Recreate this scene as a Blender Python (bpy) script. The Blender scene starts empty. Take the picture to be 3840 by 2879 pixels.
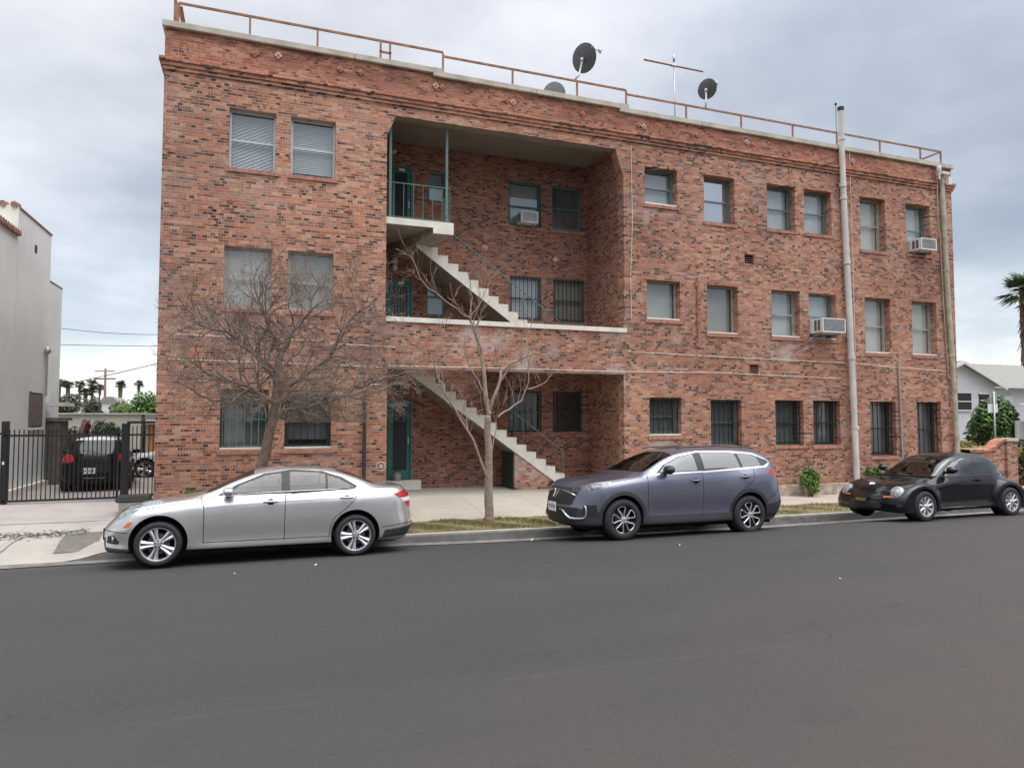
import bpy, bmesh, math, random
from mathutils import Vector, Matrix, Euler
from mathutils.bvhtree import BVHTree
from mathutils.kdtree import KDTree
PI = math.pi
R = math.radians
S = bpy.context.scene
COL = S.collection
random.seed(7)

# ------------------------------------------------------------------ helpers
def wloc(o):
    v = Vector((0, 0, 0))
    while o is not None:
        v += o.location
        o = o.parent
    return v

class MB:
    def __init__(self):
        self.v = []; self.f = []; self.m = []
    def add(self, vs, fs, m=0):
        b = len(self.v)
        self.v += [tuple(p) for p in vs]
        for f in fs:
            self.f.append([b + i for i in f]); self.m.append(m)
    def box(self, x0, x1, y0, y1, z0, z1, m=0):
        vs = [(x0,y0,z0),(x1,y0,z0),(x1,y1,z0),(x0,y1,z0),(x0,y0,z1),(x1,y0,z1),(x1,y1,z1),(x0,y1,z1)]
        self.add(vs, [(0,3,2,1),(4,5,6,7),(0,1,5,4),(1,2,6,5),(2,3,7,6),(3,0,4,7)], m)
    def quad(self, a, b, c, d, m=0):
        self.add([a,b,c,d], [(0,1,2,3)], m)
    def prism_y(self, poly, y0, y1, m=0):      # poly in (x,z)
        n = len(poly)
        vs = [(p[0], y0, p[1]) for p in poly] + [(p[0], y1, p[1]) for p in poly]
        fs = [tuple(range(n)), tuple(range(2*n-1, n-1, -1))]
        fs += [(i, i+n, (i+1) % n + n, (i+1) % n) for i in range(n)]
        self.add(vs, fs, m)
    def prism_x(self, poly, x0, x1, m=0):      # poly in (y,z)
        n = len(poly)
        vs = [(x0, p[0], p[1]) for p in poly] + [(x1, p[0], p[1]) for p in poly]
        fs = [tuple(range(n)), tuple(range(2*n-1, n-1, -1))]
        fs += [(i, i+n, (i+1) % n + n, (i+1) % n) for i in range(n)]
        self.add(vs, fs, m)
    def prism_z(self, poly, z0, z1, m=0):
        n = len(poly)
        vs = [(p[0], p[1], z0) for p in poly] + [(p[0], p[1], z1) for p in poly]
        fs = [tuple(range(n-1, -1, -1)), tuple(range(n, 2*n))]
        fs += [(i, (i+1) % n, (i+1) % n + n, i+n) for i in range(n)]
        self.add(vs, fs, m)
    def tube(self, pts, rad, n=8, m=0, cap=True):
        pts = [Vector(p) for p in pts]
        if not hasattr(rad, '__len__'): rad = [rad]*len(pts)
        base = len(self.v); up = None
        for i, p in enumerate(pts):
            a = pts[max(i-1, 0)]; b = pts[min(i+1, len(pts)-1)]
            d = (b-a)
            if d.length < 1e-9: d = Vector((0,0,1))
            d.normalize()
            if up is None:
                up = Vector((0,0,1)) if abs(d.z) < .9 else Vector((1,0,0))
            u = (up - d*up.dot(d))
            if u.length < 1e-4: u = d.orthogonal()
            u.normalize(); up = u
            w = d.cross(u)
            for k in range(n):
                t = 2*PI*k/n
                self.v.append(tuple(p + (u*math.cos(t) + w*math.sin(t))*rad[i]))
        for i in range(len(pts)-1):
            for k in range(n):
                a = base+i*n+k; b = base+i*n+(k+1) % n
                self.f.append([a, b, b+n, a+n]); self.m.append(m)
        if cap and n > 2:
            self.f.append([base+k for k in range(n-1, -1, -1)]); self.m.append(m)
            e = base+(len(pts)-1)*n
            self.f.append([e+k for k in range(n)]); self.m.append(m)
    def lathe(self, prof, c, axis='y', n=32, m=0, closed=False):
        # prof: list of (radius, h) along axis
        base = len(self.v)
        for r, h in prof:
            for k in range(n):
                t = 2*PI*k/n
                a, b = r*math.cos(t), r*math.sin(t)
                if axis == 'y': p = (c[0]+a, c[1]+h, c[2]+b)
                elif axis == 'z': p = (c[0]+a, c[1]+b, c[2]+h)
                else: p = (c[0]+h, c[1]+a, c[2]+b)
                self.v.append(p)
        for i in range(len(prof)-1):
            for k in range(n):
                a = base+i*n+k; b = base+i*n+(k+1) % n
                self.f.append([a, b, b+n, a+n]); self.m.append(m)
    def build(self, name, mats, parent=None, smooth=False, ang=None, local=False, bevel=None):
        me = bpy.data.meshes.new(name)
        if local or parent is None:
            off = Vector((0, 0, 0))
        else:
            off = wloc(parent)
        me.from_pydata([tuple(Vector(p)-off) for p in self.v], [], self.f)
        if not isinstance(mats, (list, tuple)): mats = [mats]
        for mt in mats: me.materials.append(mt)
        me.polygons.foreach_set('material_index', self.m)
        bm = bmesh.new(); bm.from_mesh(me)
        if bevel:
            bmesh.ops.remove_doubles(bm, verts=bm.verts, dist=1e-5)
            es = [e for e in bm.edges if len(e.link_faces) == 2 and e.calc_face_angle(0) > R(30)]
            bmesh.ops.bevel(bm, geom=es, offset=bevel, segments=2, affect='EDGES', clamp_overlap=True)
        bmesh.ops.recalc_face_normals(bm, faces=bm.faces)
        bm.to_mesh(me); bm.free()
        if smooth:
            me.polygons.foreach_set('use_smooth', [True]*len(me.polygons))
            if ang:
                try: me.set_sharp_from_angle(angle=R(ang))
                except Exception: pass
        me.update()
        o = bpy.data.objects.new(name, me); COL.objects.link(o)
        if parent: o.parent = parent
        return o

def tag(o, label=None, cat=None, group=None, kind=None):
    if label: o['label'] = label
    if cat: o['category'] = cat
    if group: o['group'] = group
    if kind: o['kind'] = kind
    return o
def thing(name, label, cat, loc=(0,0,0), group=None):
    o = bpy.data.objects.new(name, None); COL.objects.link(o)
    o.location = loc; o.empty_display_size = .3
    return tag(o, label, cat, group)
def recenter(o):      # move a parentless mesh's origin to its base centre
    me = o.data
    xs = [v.co.x for v in me.vertices]; ys = [v.co.y for v in me.vertices]; zs = [v.co.z for v in me.vertices]
    c = Vector(((min(xs)+max(xs))/2, (min(ys)+max(ys))/2, min(zs)))
    me.transform(Matrix.Translation(-c)); o.location = c
    return o
def struct(mb, name, mats, **k):
    o = mb.build(name, mats, **k); o['kind'] = 'structure'; return o
def copy_tree(o, parent=None):
    c = o.copy(); COL.objects.link(c); c.parent = parent
    for ch in list(o.children): copy_tree(ch, c)
    return c

# ------------------------------------------------------------------ material helpers
def newmat(name):
    m = bpy.data.materials.new(name); m.use_nodes = True
    nt = m.node_tree; b = nt.nodes['Principled BSDF']
    return m, nt, b
def N(nt, t, **k):
    n = nt.nodes.new(t)
    for a, v in k.items():
        if a.startswith('i_'): n.inputs[a[2:].replace('_', ' ')].default_value = v
        else: setattr(n, a, v)
    return n
def _split(mb, name, mats, parent, **k):
    return mb.build(name, mats, parent, **k)
def simple(name, col, rough=.6, metal=0, var=.12, scale=6, coat=0, spec=.5, bump=0, bscale=40):
    m, nt, b = newmat(name)
    b.inputs['Roughness'].default_value = rough; b.inputs['Metallic'].default_value = metal
    b.inputs['Coat Weight'].default_value = coat; b.inputs['Specular IOR Level'].default_value = spec
    g = N(nt, 'ShaderNodeNewGeometry')
    nz = N(nt, 'ShaderNodeTexNoise'); nz.inputs['Scale'].default_value = scale; nz.inputs['Detail'].default_value = 5
    nt.links.new(g.outputs['Position'], nz.inputs['Vector'])
    rp = N(nt, 'ShaderNodeValToRGB')
    c = Vector(col[:3])
    rp.color_ramp.elements[0].position = .3; rp.color_ramp.elements[1].position = .7
    rp.color_ramp.elements[0].color = (*[max(0, x*(1-var)) for x in c], 1)
    rp.color_ramp.elements[1].color = (*[min(1, x*(1+var)) for x in c], 1)
    nt.links.new(nz.outputs['Fac'], rp.inputs['Fac']); nt.links.new(rp.outputs['Color'], b.inputs['Base Color'])
    if bump:
        n2 = N(nt, 'ShaderNodeTexNoise'); n2.inputs['Scale'].default_value = bscale; n2.inputs['Detail'].default_value = 3
        nt.links.new(g.outputs['Position'], n2.inputs['Vector'])
        bp = N(nt, 'ShaderNodeBump'); bp.inputs['Strength'].default_value = bump; bp.inputs['Distance'].default_value = .02
        nt.links.new(n2.outputs['Fac'], bp.inputs['Height']); nt.links.new(bp.outputs['Normal'], b.inputs['Normal'])
    return m
def mixc(nt, a, b, fac, bt='MIX'):
    mx = N(nt, 'ShaderNodeMix', data_type='RGBA', blend_type=bt)
    for s, v in ((6, a), (7, b)):
        if hasattr(v, 'links'): nt.links.new(v, mx.inputs[s])
        else: mx.inputs[s].default_value = (*v, 1) if len(v) == 3 else v
    if hasattr(fac, 'links'): nt.links.new(fac, mx.inputs[0])
    else: mx.inputs[0].default_value = fac
    return mx.outputs[2]
def mth(nt, op, a, b=None, clamp=False):
    n = N(nt, 'ShaderNodeMath', operation=op, use_clamp=clamp)
    for i, v in enumerate((a, b)):
        if v is None: continue
        if hasattr(v, 'links'): nt.links.new(v, n.inputs[i])
        else: n.inputs[i].default_value = v
    return n.outputs[0]
def noise(nt, vec, scale, detail=4, rough=.5, vscale=None):
    if vscale:
        mp = N(nt, 'ShaderNodeMapping'); mp.inputs['Scale'].default_value = vscale
        nt.links.new(vec, mp.inputs['Vector']); vec = mp.outputs[0]
    n = N(nt, 'ShaderNodeTexNoise'); n.inputs['Scale'].default_value = scale
    n.inputs['Detail'].default_value = detail; n.inputs['Roughness'].default_value = rough
    nt.links.new(vec, n.inputs['Vector']); return n.outputs['Fac']
def ramp(nt, fac, els, interp='LINEAR'):
    r = N(nt, 'ShaderNodeValToRGB'); r.color_ramp.interpolation = interp
    cr = r.color_ramp
    while len(cr.elements) < len(els): cr.elements.new(.5)
    for e, (p, c) in zip(cr.elements, els):
        e.position = p; e.color = (*c, 1) if hasattr(c, '__len__') else (c, c, c, 1)
    nt.links.new(fac, r.inputs['Fac']); return r.outputs['Color']

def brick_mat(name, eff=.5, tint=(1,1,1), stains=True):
    m, nt, b = newmat(name)
    g = N(nt, 'ShaderNodeNewGeometry'); sp = N(nt, 'ShaderNodeSeparateXYZ')
    nt.links.new(g.outputs['Position'], sp.inputs[0])
    u = mth(nt, 'ADD', sp.outputs[0], sp.outputs[1])
    cb = N(nt, 'ShaderNodeCombineXYZ'); nt.links.new(u, cb.inputs[0]); nt.links.new(sp.outputs[2], cb.inputs[1])
    # slightly wandering courses
    wob = noise(nt, g.outputs['Position'], 1.3, 2)
    w2 = mth(nt, 'MULTIPLY', mth(nt, 'SUBTRACT', wob, .5), .02)
    z2 = mth(nt, 'ADD', sp.outputs[2], w2); nt.links.new(z2, cb.inputs[1])
    bt = N(nt, 'ShaderNodeTexBrick', offset=.5, offset_frequency=2, squash=1)
    nt.links.new(cb.outputs[0], bt.inputs['Vector'])
    for k, v in dict(Scale=1.0).items(): bt.inputs[k].default_value = v
    bt.inputs['Color1'].default_value = (0,0,0,1); bt.inputs['Color2'].default_value = (1,1,1,1)
    bt.inputs['Mortar'].default_value = (.5,.5,.5,1)
    bt.inputs['Mortar Size'].default_value = .0060; bt.inputs['Mortar Smooth'].default_value = .2
    bt.inputs['Bias'].default_value = 0; bt.inputs['Brick Width'].default_value = .216; bt.inputs['Row Height'].default_value = .0645
    sc = N(nt, 'ShaderNodeSeparateColor'); nt.links.new(bt.outputs['Color'], sc.inputs[0])
    big = noise(nt, g.outputs['Position'], .55, 4)
    val = mth(nt, 'ADD', sc.outputs[0], mth(nt, 'MULTIPLY', mth(nt, 'SUBTRACT', big, .5), .55), clamp=True)
    hd = mth(nt, 'LESS_THAN', mth(nt, 'FRACT', mth(nt, 'DIVIDE', mth(nt, 'ADD', z2, .0645*600), .0645*6)), 1/6)
    T = Vector(tint)
    def c(*x): return (x[0]*T[0], x[1]*T[1], x[2]*T[2])
    bc = ramp(nt, val, [(0, c(.12,.07,.055)), (.07, c(.22,.10,.065)), (.17, c(.33,.135,.08)), (.32, c(.41,.165,.10)),
        (.48, c(.49,.215,.13)), (.62, c(.44,.215,.15)), (.76, c(.35,.185,.14)), (.90, c(.53,.31,.215))], 'CONSTANT')
    # burnt headers: half-length bricks, gathered in the header courses
    b2 = N(nt, 'ShaderNodeTexBrick', offset=.5, offset_frequency=2, squash=1); nt.links.new(cb.outputs[0], b2.inputs['Vector'])
    b2.inputs['Scale'].default_value = 1.0; b2.inputs['Color1'].default_value = (0,0,0,1); b2.inputs['Color2'].default_value = (1,1,1,1)
    b2.inputs['Mortar'].default_value = (.5,.5,.5,1); b2.inputs['Mortar Size'].default_value = .006; b2.inputs['Mortar Smooth'].default_value = .2
    b2.inputs['Brick Width'].default_value = .108; b2.inputs['Row Height'].default_value = .0645
    s2 = N(nt, 'ShaderNodeSeparateColor'); nt.links.new(b2.outputs['Color'], s2.inputs[0])
    clus = noise(nt, g.outputs['Position'], 1.7, 3)
    pr = mth(nt, 'ADD', mth(nt, 'MULTIPLY', mth(nt, 'SUBTRACT', clus, .30, clamp=True), .30), mth(nt, 'MULTIPLY', hd, .20))
    isd = mth(nt, 'LESS_THAN', s2.outputs[0], pr)
    dk = ramp(nt, mth(nt, 'DIVIDE', s2.outputs[0], .22), [(0, c(.055,.045,.046)), (.35, c(.095,.07,.065)), (.6, c(.15,.095,.075)), (.8, c(.20,.13,.105))], 'CONSTANT')
    hl = mth(nt, 'MULTIPLY', mth(nt, 'GREATER_THAN', s2.outputs[0], .5), mth(nt, 'LESS_THAN', s2.outputs[0], .60))
    bc = mixc(nt, bc, c(.60,.33,.21), mth(nt, 'MULTIPLY', hl, .6))
    bc = mixc(nt, bc, dk, isd)
    mfac = mth(nt, 'MAXIMUM', bt.outputs['Fac'], mth(nt, 'MULTIPLY', b2.outputs['Fac'], mth(nt, 'MAXIMUM', hd, .0)))
    fine = noise(nt, g.outputs['Position'], 22, 4)
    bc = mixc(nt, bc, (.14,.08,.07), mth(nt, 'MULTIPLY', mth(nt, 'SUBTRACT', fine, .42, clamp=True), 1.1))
    # headers of the sixth course burnt dark more often
    mort = mixc(nt, (.38,.275,.22), (.56,.44,.36), noise(nt, g.outputs['Position'], 2.2, 3))
    col = mixc(nt, bc, mort, mth(nt, 'MULTIPLY', mfac, .8))
    tone = noise(nt, g.outputs['Position'], .28, 3, .5)
    col = mixc(nt, col, ramp(nt, tone, [(.35, (.82,.80,.80)), (.65, (1.12,1.10,1.08))]), 1.0, 'MULTIPLY')
    # white salts and wash marks
    ef = noise(nt, g.outputs['Position'], .9, 6, .62)
    efm = mth(nt, 'MULTIPLY', mth(nt, 'SUBTRACT', ef, .53, clamp=True), 2.6*eff, clamp=True)
    col = mixc(nt, col, (.60,.50,.45), efm)
    if stains:
        # soot washed down from the coping joints
        st = noise(nt, g.outputs['Position'], 1.0, 6, .68, vscale=(.9, .9, 3.2))
        zm = N(nt, 'ShaderNodeMapRange'); nt.links.new(sp.outputs[2], zm.inputs[0])
        zm.inputs[1].default_value = 9.9; zm.inputs[2].default_value = 10.75
        sm = mth(nt, 'MULTIPLY', mth(nt, 'MULTIPLY', mth(nt, 'SUBTRACT', st, .43, clamp=True), 8.0, clamp=True), mth(nt, 'POWER', zm.outputs[0], .9), clamp=True)
        col = mixc(nt, col, (.05,.03,.028), mth(nt, 'MULTIPLY', sm, .9))
        rd = noise(nt, g.outputs['Position'], 2.1, 3)
        rm = mth(nt, 'MULTIPLY', mth(nt, 'GREATER_THAN', sp.outputs[2], 9.98), mth(nt, 'MULTIPLY', rd, .5))
        col = mixc(nt, col, (.40,.11,.06), rm)
    nt.links.new(col, b.inputs['Base Color'])
    b.inputs['Roughness'].default_value = .85; b.inputs['Specular IOR Level'].default_value = .25
    bp = N(nt, 'ShaderNodeBump'); bp.inputs['Strength'].default_value = .6; bp.inputs['Distance'].default_value = .008
    hh = mth(nt, 'SUBTRACT', fine, mth(nt, 'MULTIPLY', bt.outputs['Fac'], 1.5))
    nt.links.new(hh, bp.inputs['Height']); nt.links.new(bp.outputs['Normal'], b.inputs['Normal'])
    return m

def thin_glass(name, tint=(.8,.85,.85), refl=1.0, rough=.015, base=.04, wavy=.0, graz=.9):
    m = bpy.data.materials.new(name); m.use_nodes = True; nt = m.node_tree; nt.nodes.clear()
    out = N(nt, 'ShaderNodeOutputMaterial'); mx = N(nt, 'ShaderNodeMixShader')
    tr = N(nt, 'ShaderNodeBsdfTransparent'); tr.inputs[0].default_value = (*tint, 1)
    gl = N(nt, 'ShaderNodeBsdfGlossy'); gl.inputs['Roughness'].default_value = rough; gl.inputs[0].default_value = (.95,.97,1,1)
    gg = N(nt, 'ShaderNodeNewGeometry'); dt = N(nt, 'ShaderNodeVectorMath', operation='DOT_PRODUCT')
    nt.links.new(gg.outputs['Incoming'], dt.inputs[0]); nt.links.new(gg.outputs['Normal'], dt.inputs[1])
    sch = mth(nt, 'POWER', mth(nt, 'SUBTRACT', 1.0, mth(nt, 'ABSOLUTE', dt.outputs['Value']), clamp=True), 4.0)
    f = mth(nt, 'ADD', mth(nt, 'MULTIPLY', sch, graz), .045*1.7*refl+base, clamp=True)
    if wavy:
        g = N(nt, 'ShaderNodeNewGeometry')
        bp = N(nt, 'ShaderNodeBump'); bp.inputs['Strength'].default_value = wavy; bp.inputs['Distance'].default_value = .05
        nt.links.new(noise(nt, g.outputs['Position'], 1.5, 2), bp.inputs['Height']); nt.links.new(bp.outputs['Normal'], gl.inputs['Normal'])
    nt.links.new(f, mx.inputs[0]); nt.links.new(tr.outputs[0], mx.inputs[1]); nt.links.new(gl.outputs[0], mx.inputs[2])
    nt.links.new(mx.outputs[0], out.inputs[0])
    return m

def paint(name, col, metal=.0, flake=0, coat=1.0, rough=.35, dust=.0, spec=.5):
    m, nt, b = newmat(name)
    tc = N(nt, 'ShaderNodeTexCoord')
    nz = noise(nt, tc.outputs['Object'], 3.0, 5, .6)
    d = ramp(nt, nz, [(.35, tuple(x*.94 for x in col)), (.7, col)])
    if dust:
        sp = N(nt, 'ShaderNodeSeparateXYZ'); nt.links.new(tc.outputs['Object'], sp.inputs[0])
        mr = N(nt, 'ShaderNodeMapRange'); nt.links.new(sp.outputs[2], mr.inputs[0])
        mr.inputs[1].default_value = .75; mr.inputs[2].default_value = .2
        d = mixc(nt, d, (.22,.19,.16), mth(nt, 'MULTIPLY', mth(nt, 'MULTIPLY', mr.outputs[0], nz), dust))
    nt.links.new(d, b.inputs['Base Color'])
    b.inputs['Metallic'].default_value = metal; b.inputs['Roughness'].default_value = rough
    b.inputs['Coat Weight'].default_value = coat; b.inputs['Coat Roughness'].default_value = .03; b.inputs['Specular IOR Level'].default_value = spec
    return m

M = {}
M['brick'] = brick_mat('brick_facade', eff=.4)
M['brick_shaded'] = brick_mat('brick_recess_shaded', eff=.12, tint=(.80,.75,.75), stains=False)  # facade brick tinted darker, so the recess shade is in its colour
M['brick_spandrel'] = brick_mat('brick_spandrel', eff=1.7, tint=(1,.98,.98), stains=False)
M['brick_pale'] = brick_mat('brick_salted', eff=1.25, tint=(.98,.98,1.02), stains=False)
M['band'] = brick_mat('brick_band', eff=.12, tint=(1,.85,.8), stains=False)
M['sillbrick'] = simple('sill_brick', (.40,.19,.145), .85, var=.3, scale=9)
M['concrete_w'] = simple('white_painted_concrete', (.76,.72,.63), .8, var=.10, scale=4, bump=.2)
M['coping'] = simple('coping_concrete', (.50,.45,.37), .85, var=.22, scale=3, bump=.3)
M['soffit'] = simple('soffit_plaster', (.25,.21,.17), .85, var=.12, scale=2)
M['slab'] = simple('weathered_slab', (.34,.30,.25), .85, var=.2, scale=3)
M['stone'] = simple('stone_footing', (.40,.33,.26), .9, var=.4, scale=5, bump=.6, bscale=8)
M['teal'] = simple('teal_paint', (.035,.17,.15), .5, var=.12, scale=5)
M['teal_pale'] = simple('weathered_teal_paint', (.10,.19,.175), .55, var=.2, scale=9)
M['green_dark'] = simple('dark_green_frame', (.035,.06,.055), .5, var=.2)
M['frame_grey'] = simple('grey_green_frame', (.14,.19,.185), .5, var=.12)
M['alu'] = simple('aluminium_frame', (.55,.57,.57), .4, metal=.3, var=.05)
M['frame_tan'] = simple('worn_tan_frame', (.38,.36,.31), .6, var=.2)
M['iron'] = simple('black_iron', (.012,.013,.015), .5, var=.2)
M['rust'] = simple('rusty_pipe', (.30,.15,.09), .8, var=.35, scale=8)
M['pipe_w'] = simple('painted_vent_pipe', (.58,.56,.52), .6, var=.16, scale=3)
M['pipe_tan'] = simple('weathered_conduit', (.42,.38,.29), .6, var=.3, scale=4)
M['pipe_dk'] = simple('dark_iron_pipe', (.045,.032,.03), .6, var=.3)
M['pipe_red'] = simple('brick_red_pipe', (.36,.14,.11), .7, var=.2)
M['white'] = simple('white_plastic', (.72,.72,.70), .45, var=.05)
M['ac'] = simple('air_conditioner_casing', (.70,.70,.68), .45, var=.08)
M['ac_dark'] = simple('air_conditioner_grille', (.10,.10,.10), .6, var=.1)
M['blind_w'] = simple('white_blind', (.54,.56,.56), .7, var=.04, scale=2)
M['blind_y'] = simple('cream_shade', (.60,.575,.51), .8, var=.08, scale=2)
M['blind_t'] = simple('tan_shade', (.38,.355,.305), .8, var=.08, scale=2)
M['blind_g'] = simple('grey_screen', (.15,.155,.155), .8, var=.1, scale=2)
M['blind_dk'] = simple('dark_screen', (.035,.04,.042), .8, var=.2, scale=2)
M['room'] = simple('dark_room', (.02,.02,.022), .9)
M['pane'] = thin_glass('window_glass', (.86,.9,.9), 1.0, .02, .05, wavy=.05)
M['pane_refl'] = thin_glass('window_glass_bright', (.8,.85,.9), 2.2, .02, .35, wavy=.08)
M['steel'] = simple('galvanised_steel', (.42,.43,.43), .45, metal=.6, var=.15)
M['dish'] = simple('dish_grey', (.10,.11,.115), .5, var=.1)
M['dish_pale'] = simple('dish_pale_grey', (.30,.34,.35), .5, var=.1)
M['stucco'] = simple('grey_stucco', (.66,.72,.72), .9, var=.09, scale=.7, bump=.4, bscale=30)
M['stucco_l'] = simple('pale_stucco', (.72,.70,.62), .9, var=.06, scale=.8, bump=.3, bscale=30)
M['tile'] = simple('clay_tile', (.27,.15,.12), .8, var=.35, scale=10)
M['wood_gr'] = simple('weathered_wood', (.15,.13,.11), .85, var=.3, scale=6)
M['garage_w'] = simple('cream_garage_wall', (.52,.51,.44), .9, var=.06, scale=1)
M['roof_gr'] = simple('grey_shingles', (.24,.23,.21), .9, var=.12, scale=3, bump=.4)
M['siding'] = simple('white_siding', (.60,.61,.63), .7, var=.04)
M['orange_door'] = simple('orange_wood_door', (.50,.22,.07), .6, var=.2)
M['rubber'] = simple('black_rubber', (.018,.018,.018), .8, var=.25, scale=14)
M['tyre'] = simple('tyre_rubber', (.022,.022,.023), .75, var=.2, scale=20)
M['well'] = simple('wheel_well', (.006,.006,.006), .95)
M['chrome'] = simple('chrome', (.75,.76,.78), .12, metal=1, var=.03)
M['rim'] = simple('alloy_rim', (.62,.62,.64), .28, metal=.75, var=.05)
M['rim_dk'] = simple('dark_rim', (.03,.03,.032), .35, metal=.5, var=.1)
M['disc'] = simple('brake_disc', (.10,.095,.09), .5, metal=.6, var=.2)
M['plastic'] = simple('black_plastic', (.02,.021,.023), .55, var=.15)
M['seam'] = simple('panel_gap', (.01,.01,.01), .9)
M['red_lamp'] = simple('red_lamp', (.42,.01,.015), .15, coat=1, var=.15, scale=20)
M['clear_lamp'] = simple('clear_lamp', (.27,.29,.29), .12, coat=1, var=.6, scale=20)
M['amber'] = simple('amber_lamp', (.55,.14,.03), .25, coat=1, var=.15, scale=20)
M['bark1'] = simple('brown_bark', (.20,.135,.10), .9, var=.3, scale=12, bump=.5)
M['bark2'] = simple('grey_bark', (.28,.22,.175), .9, var=.3, scale=12, bump=.5)
M['twig'] = simple('twig', (.20,.15,.12), .9, var=.25, scale=10)
M['twig2'] = simple('pale_twig', (.32,.235,.18), .9, var=.25, scale=10)
M['palmbark'] = simple('palm_skirt', (.15,.115,.09), .95, var=.4, scale=9)
def leafmat(name, a, b_):
    m, nt, b = newmat(name)
    g = N(nt, 'ShaderNodeNewGeometry')
    f = noise(nt, g.outputs['Position'], 4, 3)
    col = ramp(nt, f, [(.3, a), (.7, b_)])
    nt.links.new(col, b.inputs['Base Color']); b.inputs['Roughness'].default_value = .6
    b.inputs['Subsurface Weight'].default_value = 0
    return m
M['leaf_bright'] = leafmat('bright_leaf', (.05,.12,.018), (.14,.26,.04))
M['leaf_dark'] = leafmat('dark_leaf', (.018,.045,.014), (.05,.10,.025))
M['leaf_olive'] = leafmat('olive_leaf', (.04,.06,.02), (.11,.12,.045))
M['leaf_palm'] = leafmat('palm_leaf', (.035,.07,.02), (.09,.14,.045))
M['leaf_grey'] = leafmat('dusty_leaf', (.045,.055,.04), (.09,.10,.07))
M['leaf_yel'] = leafmat('yellow_leaf', (.16,.12,.03), (.28,.20,.06))
M['leaf_red'] = leafmat('red_leaf', (.13,.03,.02), (.22,.06,.03))
M['cloth_red'] = simple('dark_red_cloth', (.16,.015,.025), .9, var=.2)
M['cloth_pink'] = simple('faded_pink_cloth', (.42,.27,.28), .9, var=.1)
M['blue_lit'] = simple('teal_wrapper', (.12,.38,.42), .5, var=.3, scale=30)

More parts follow.
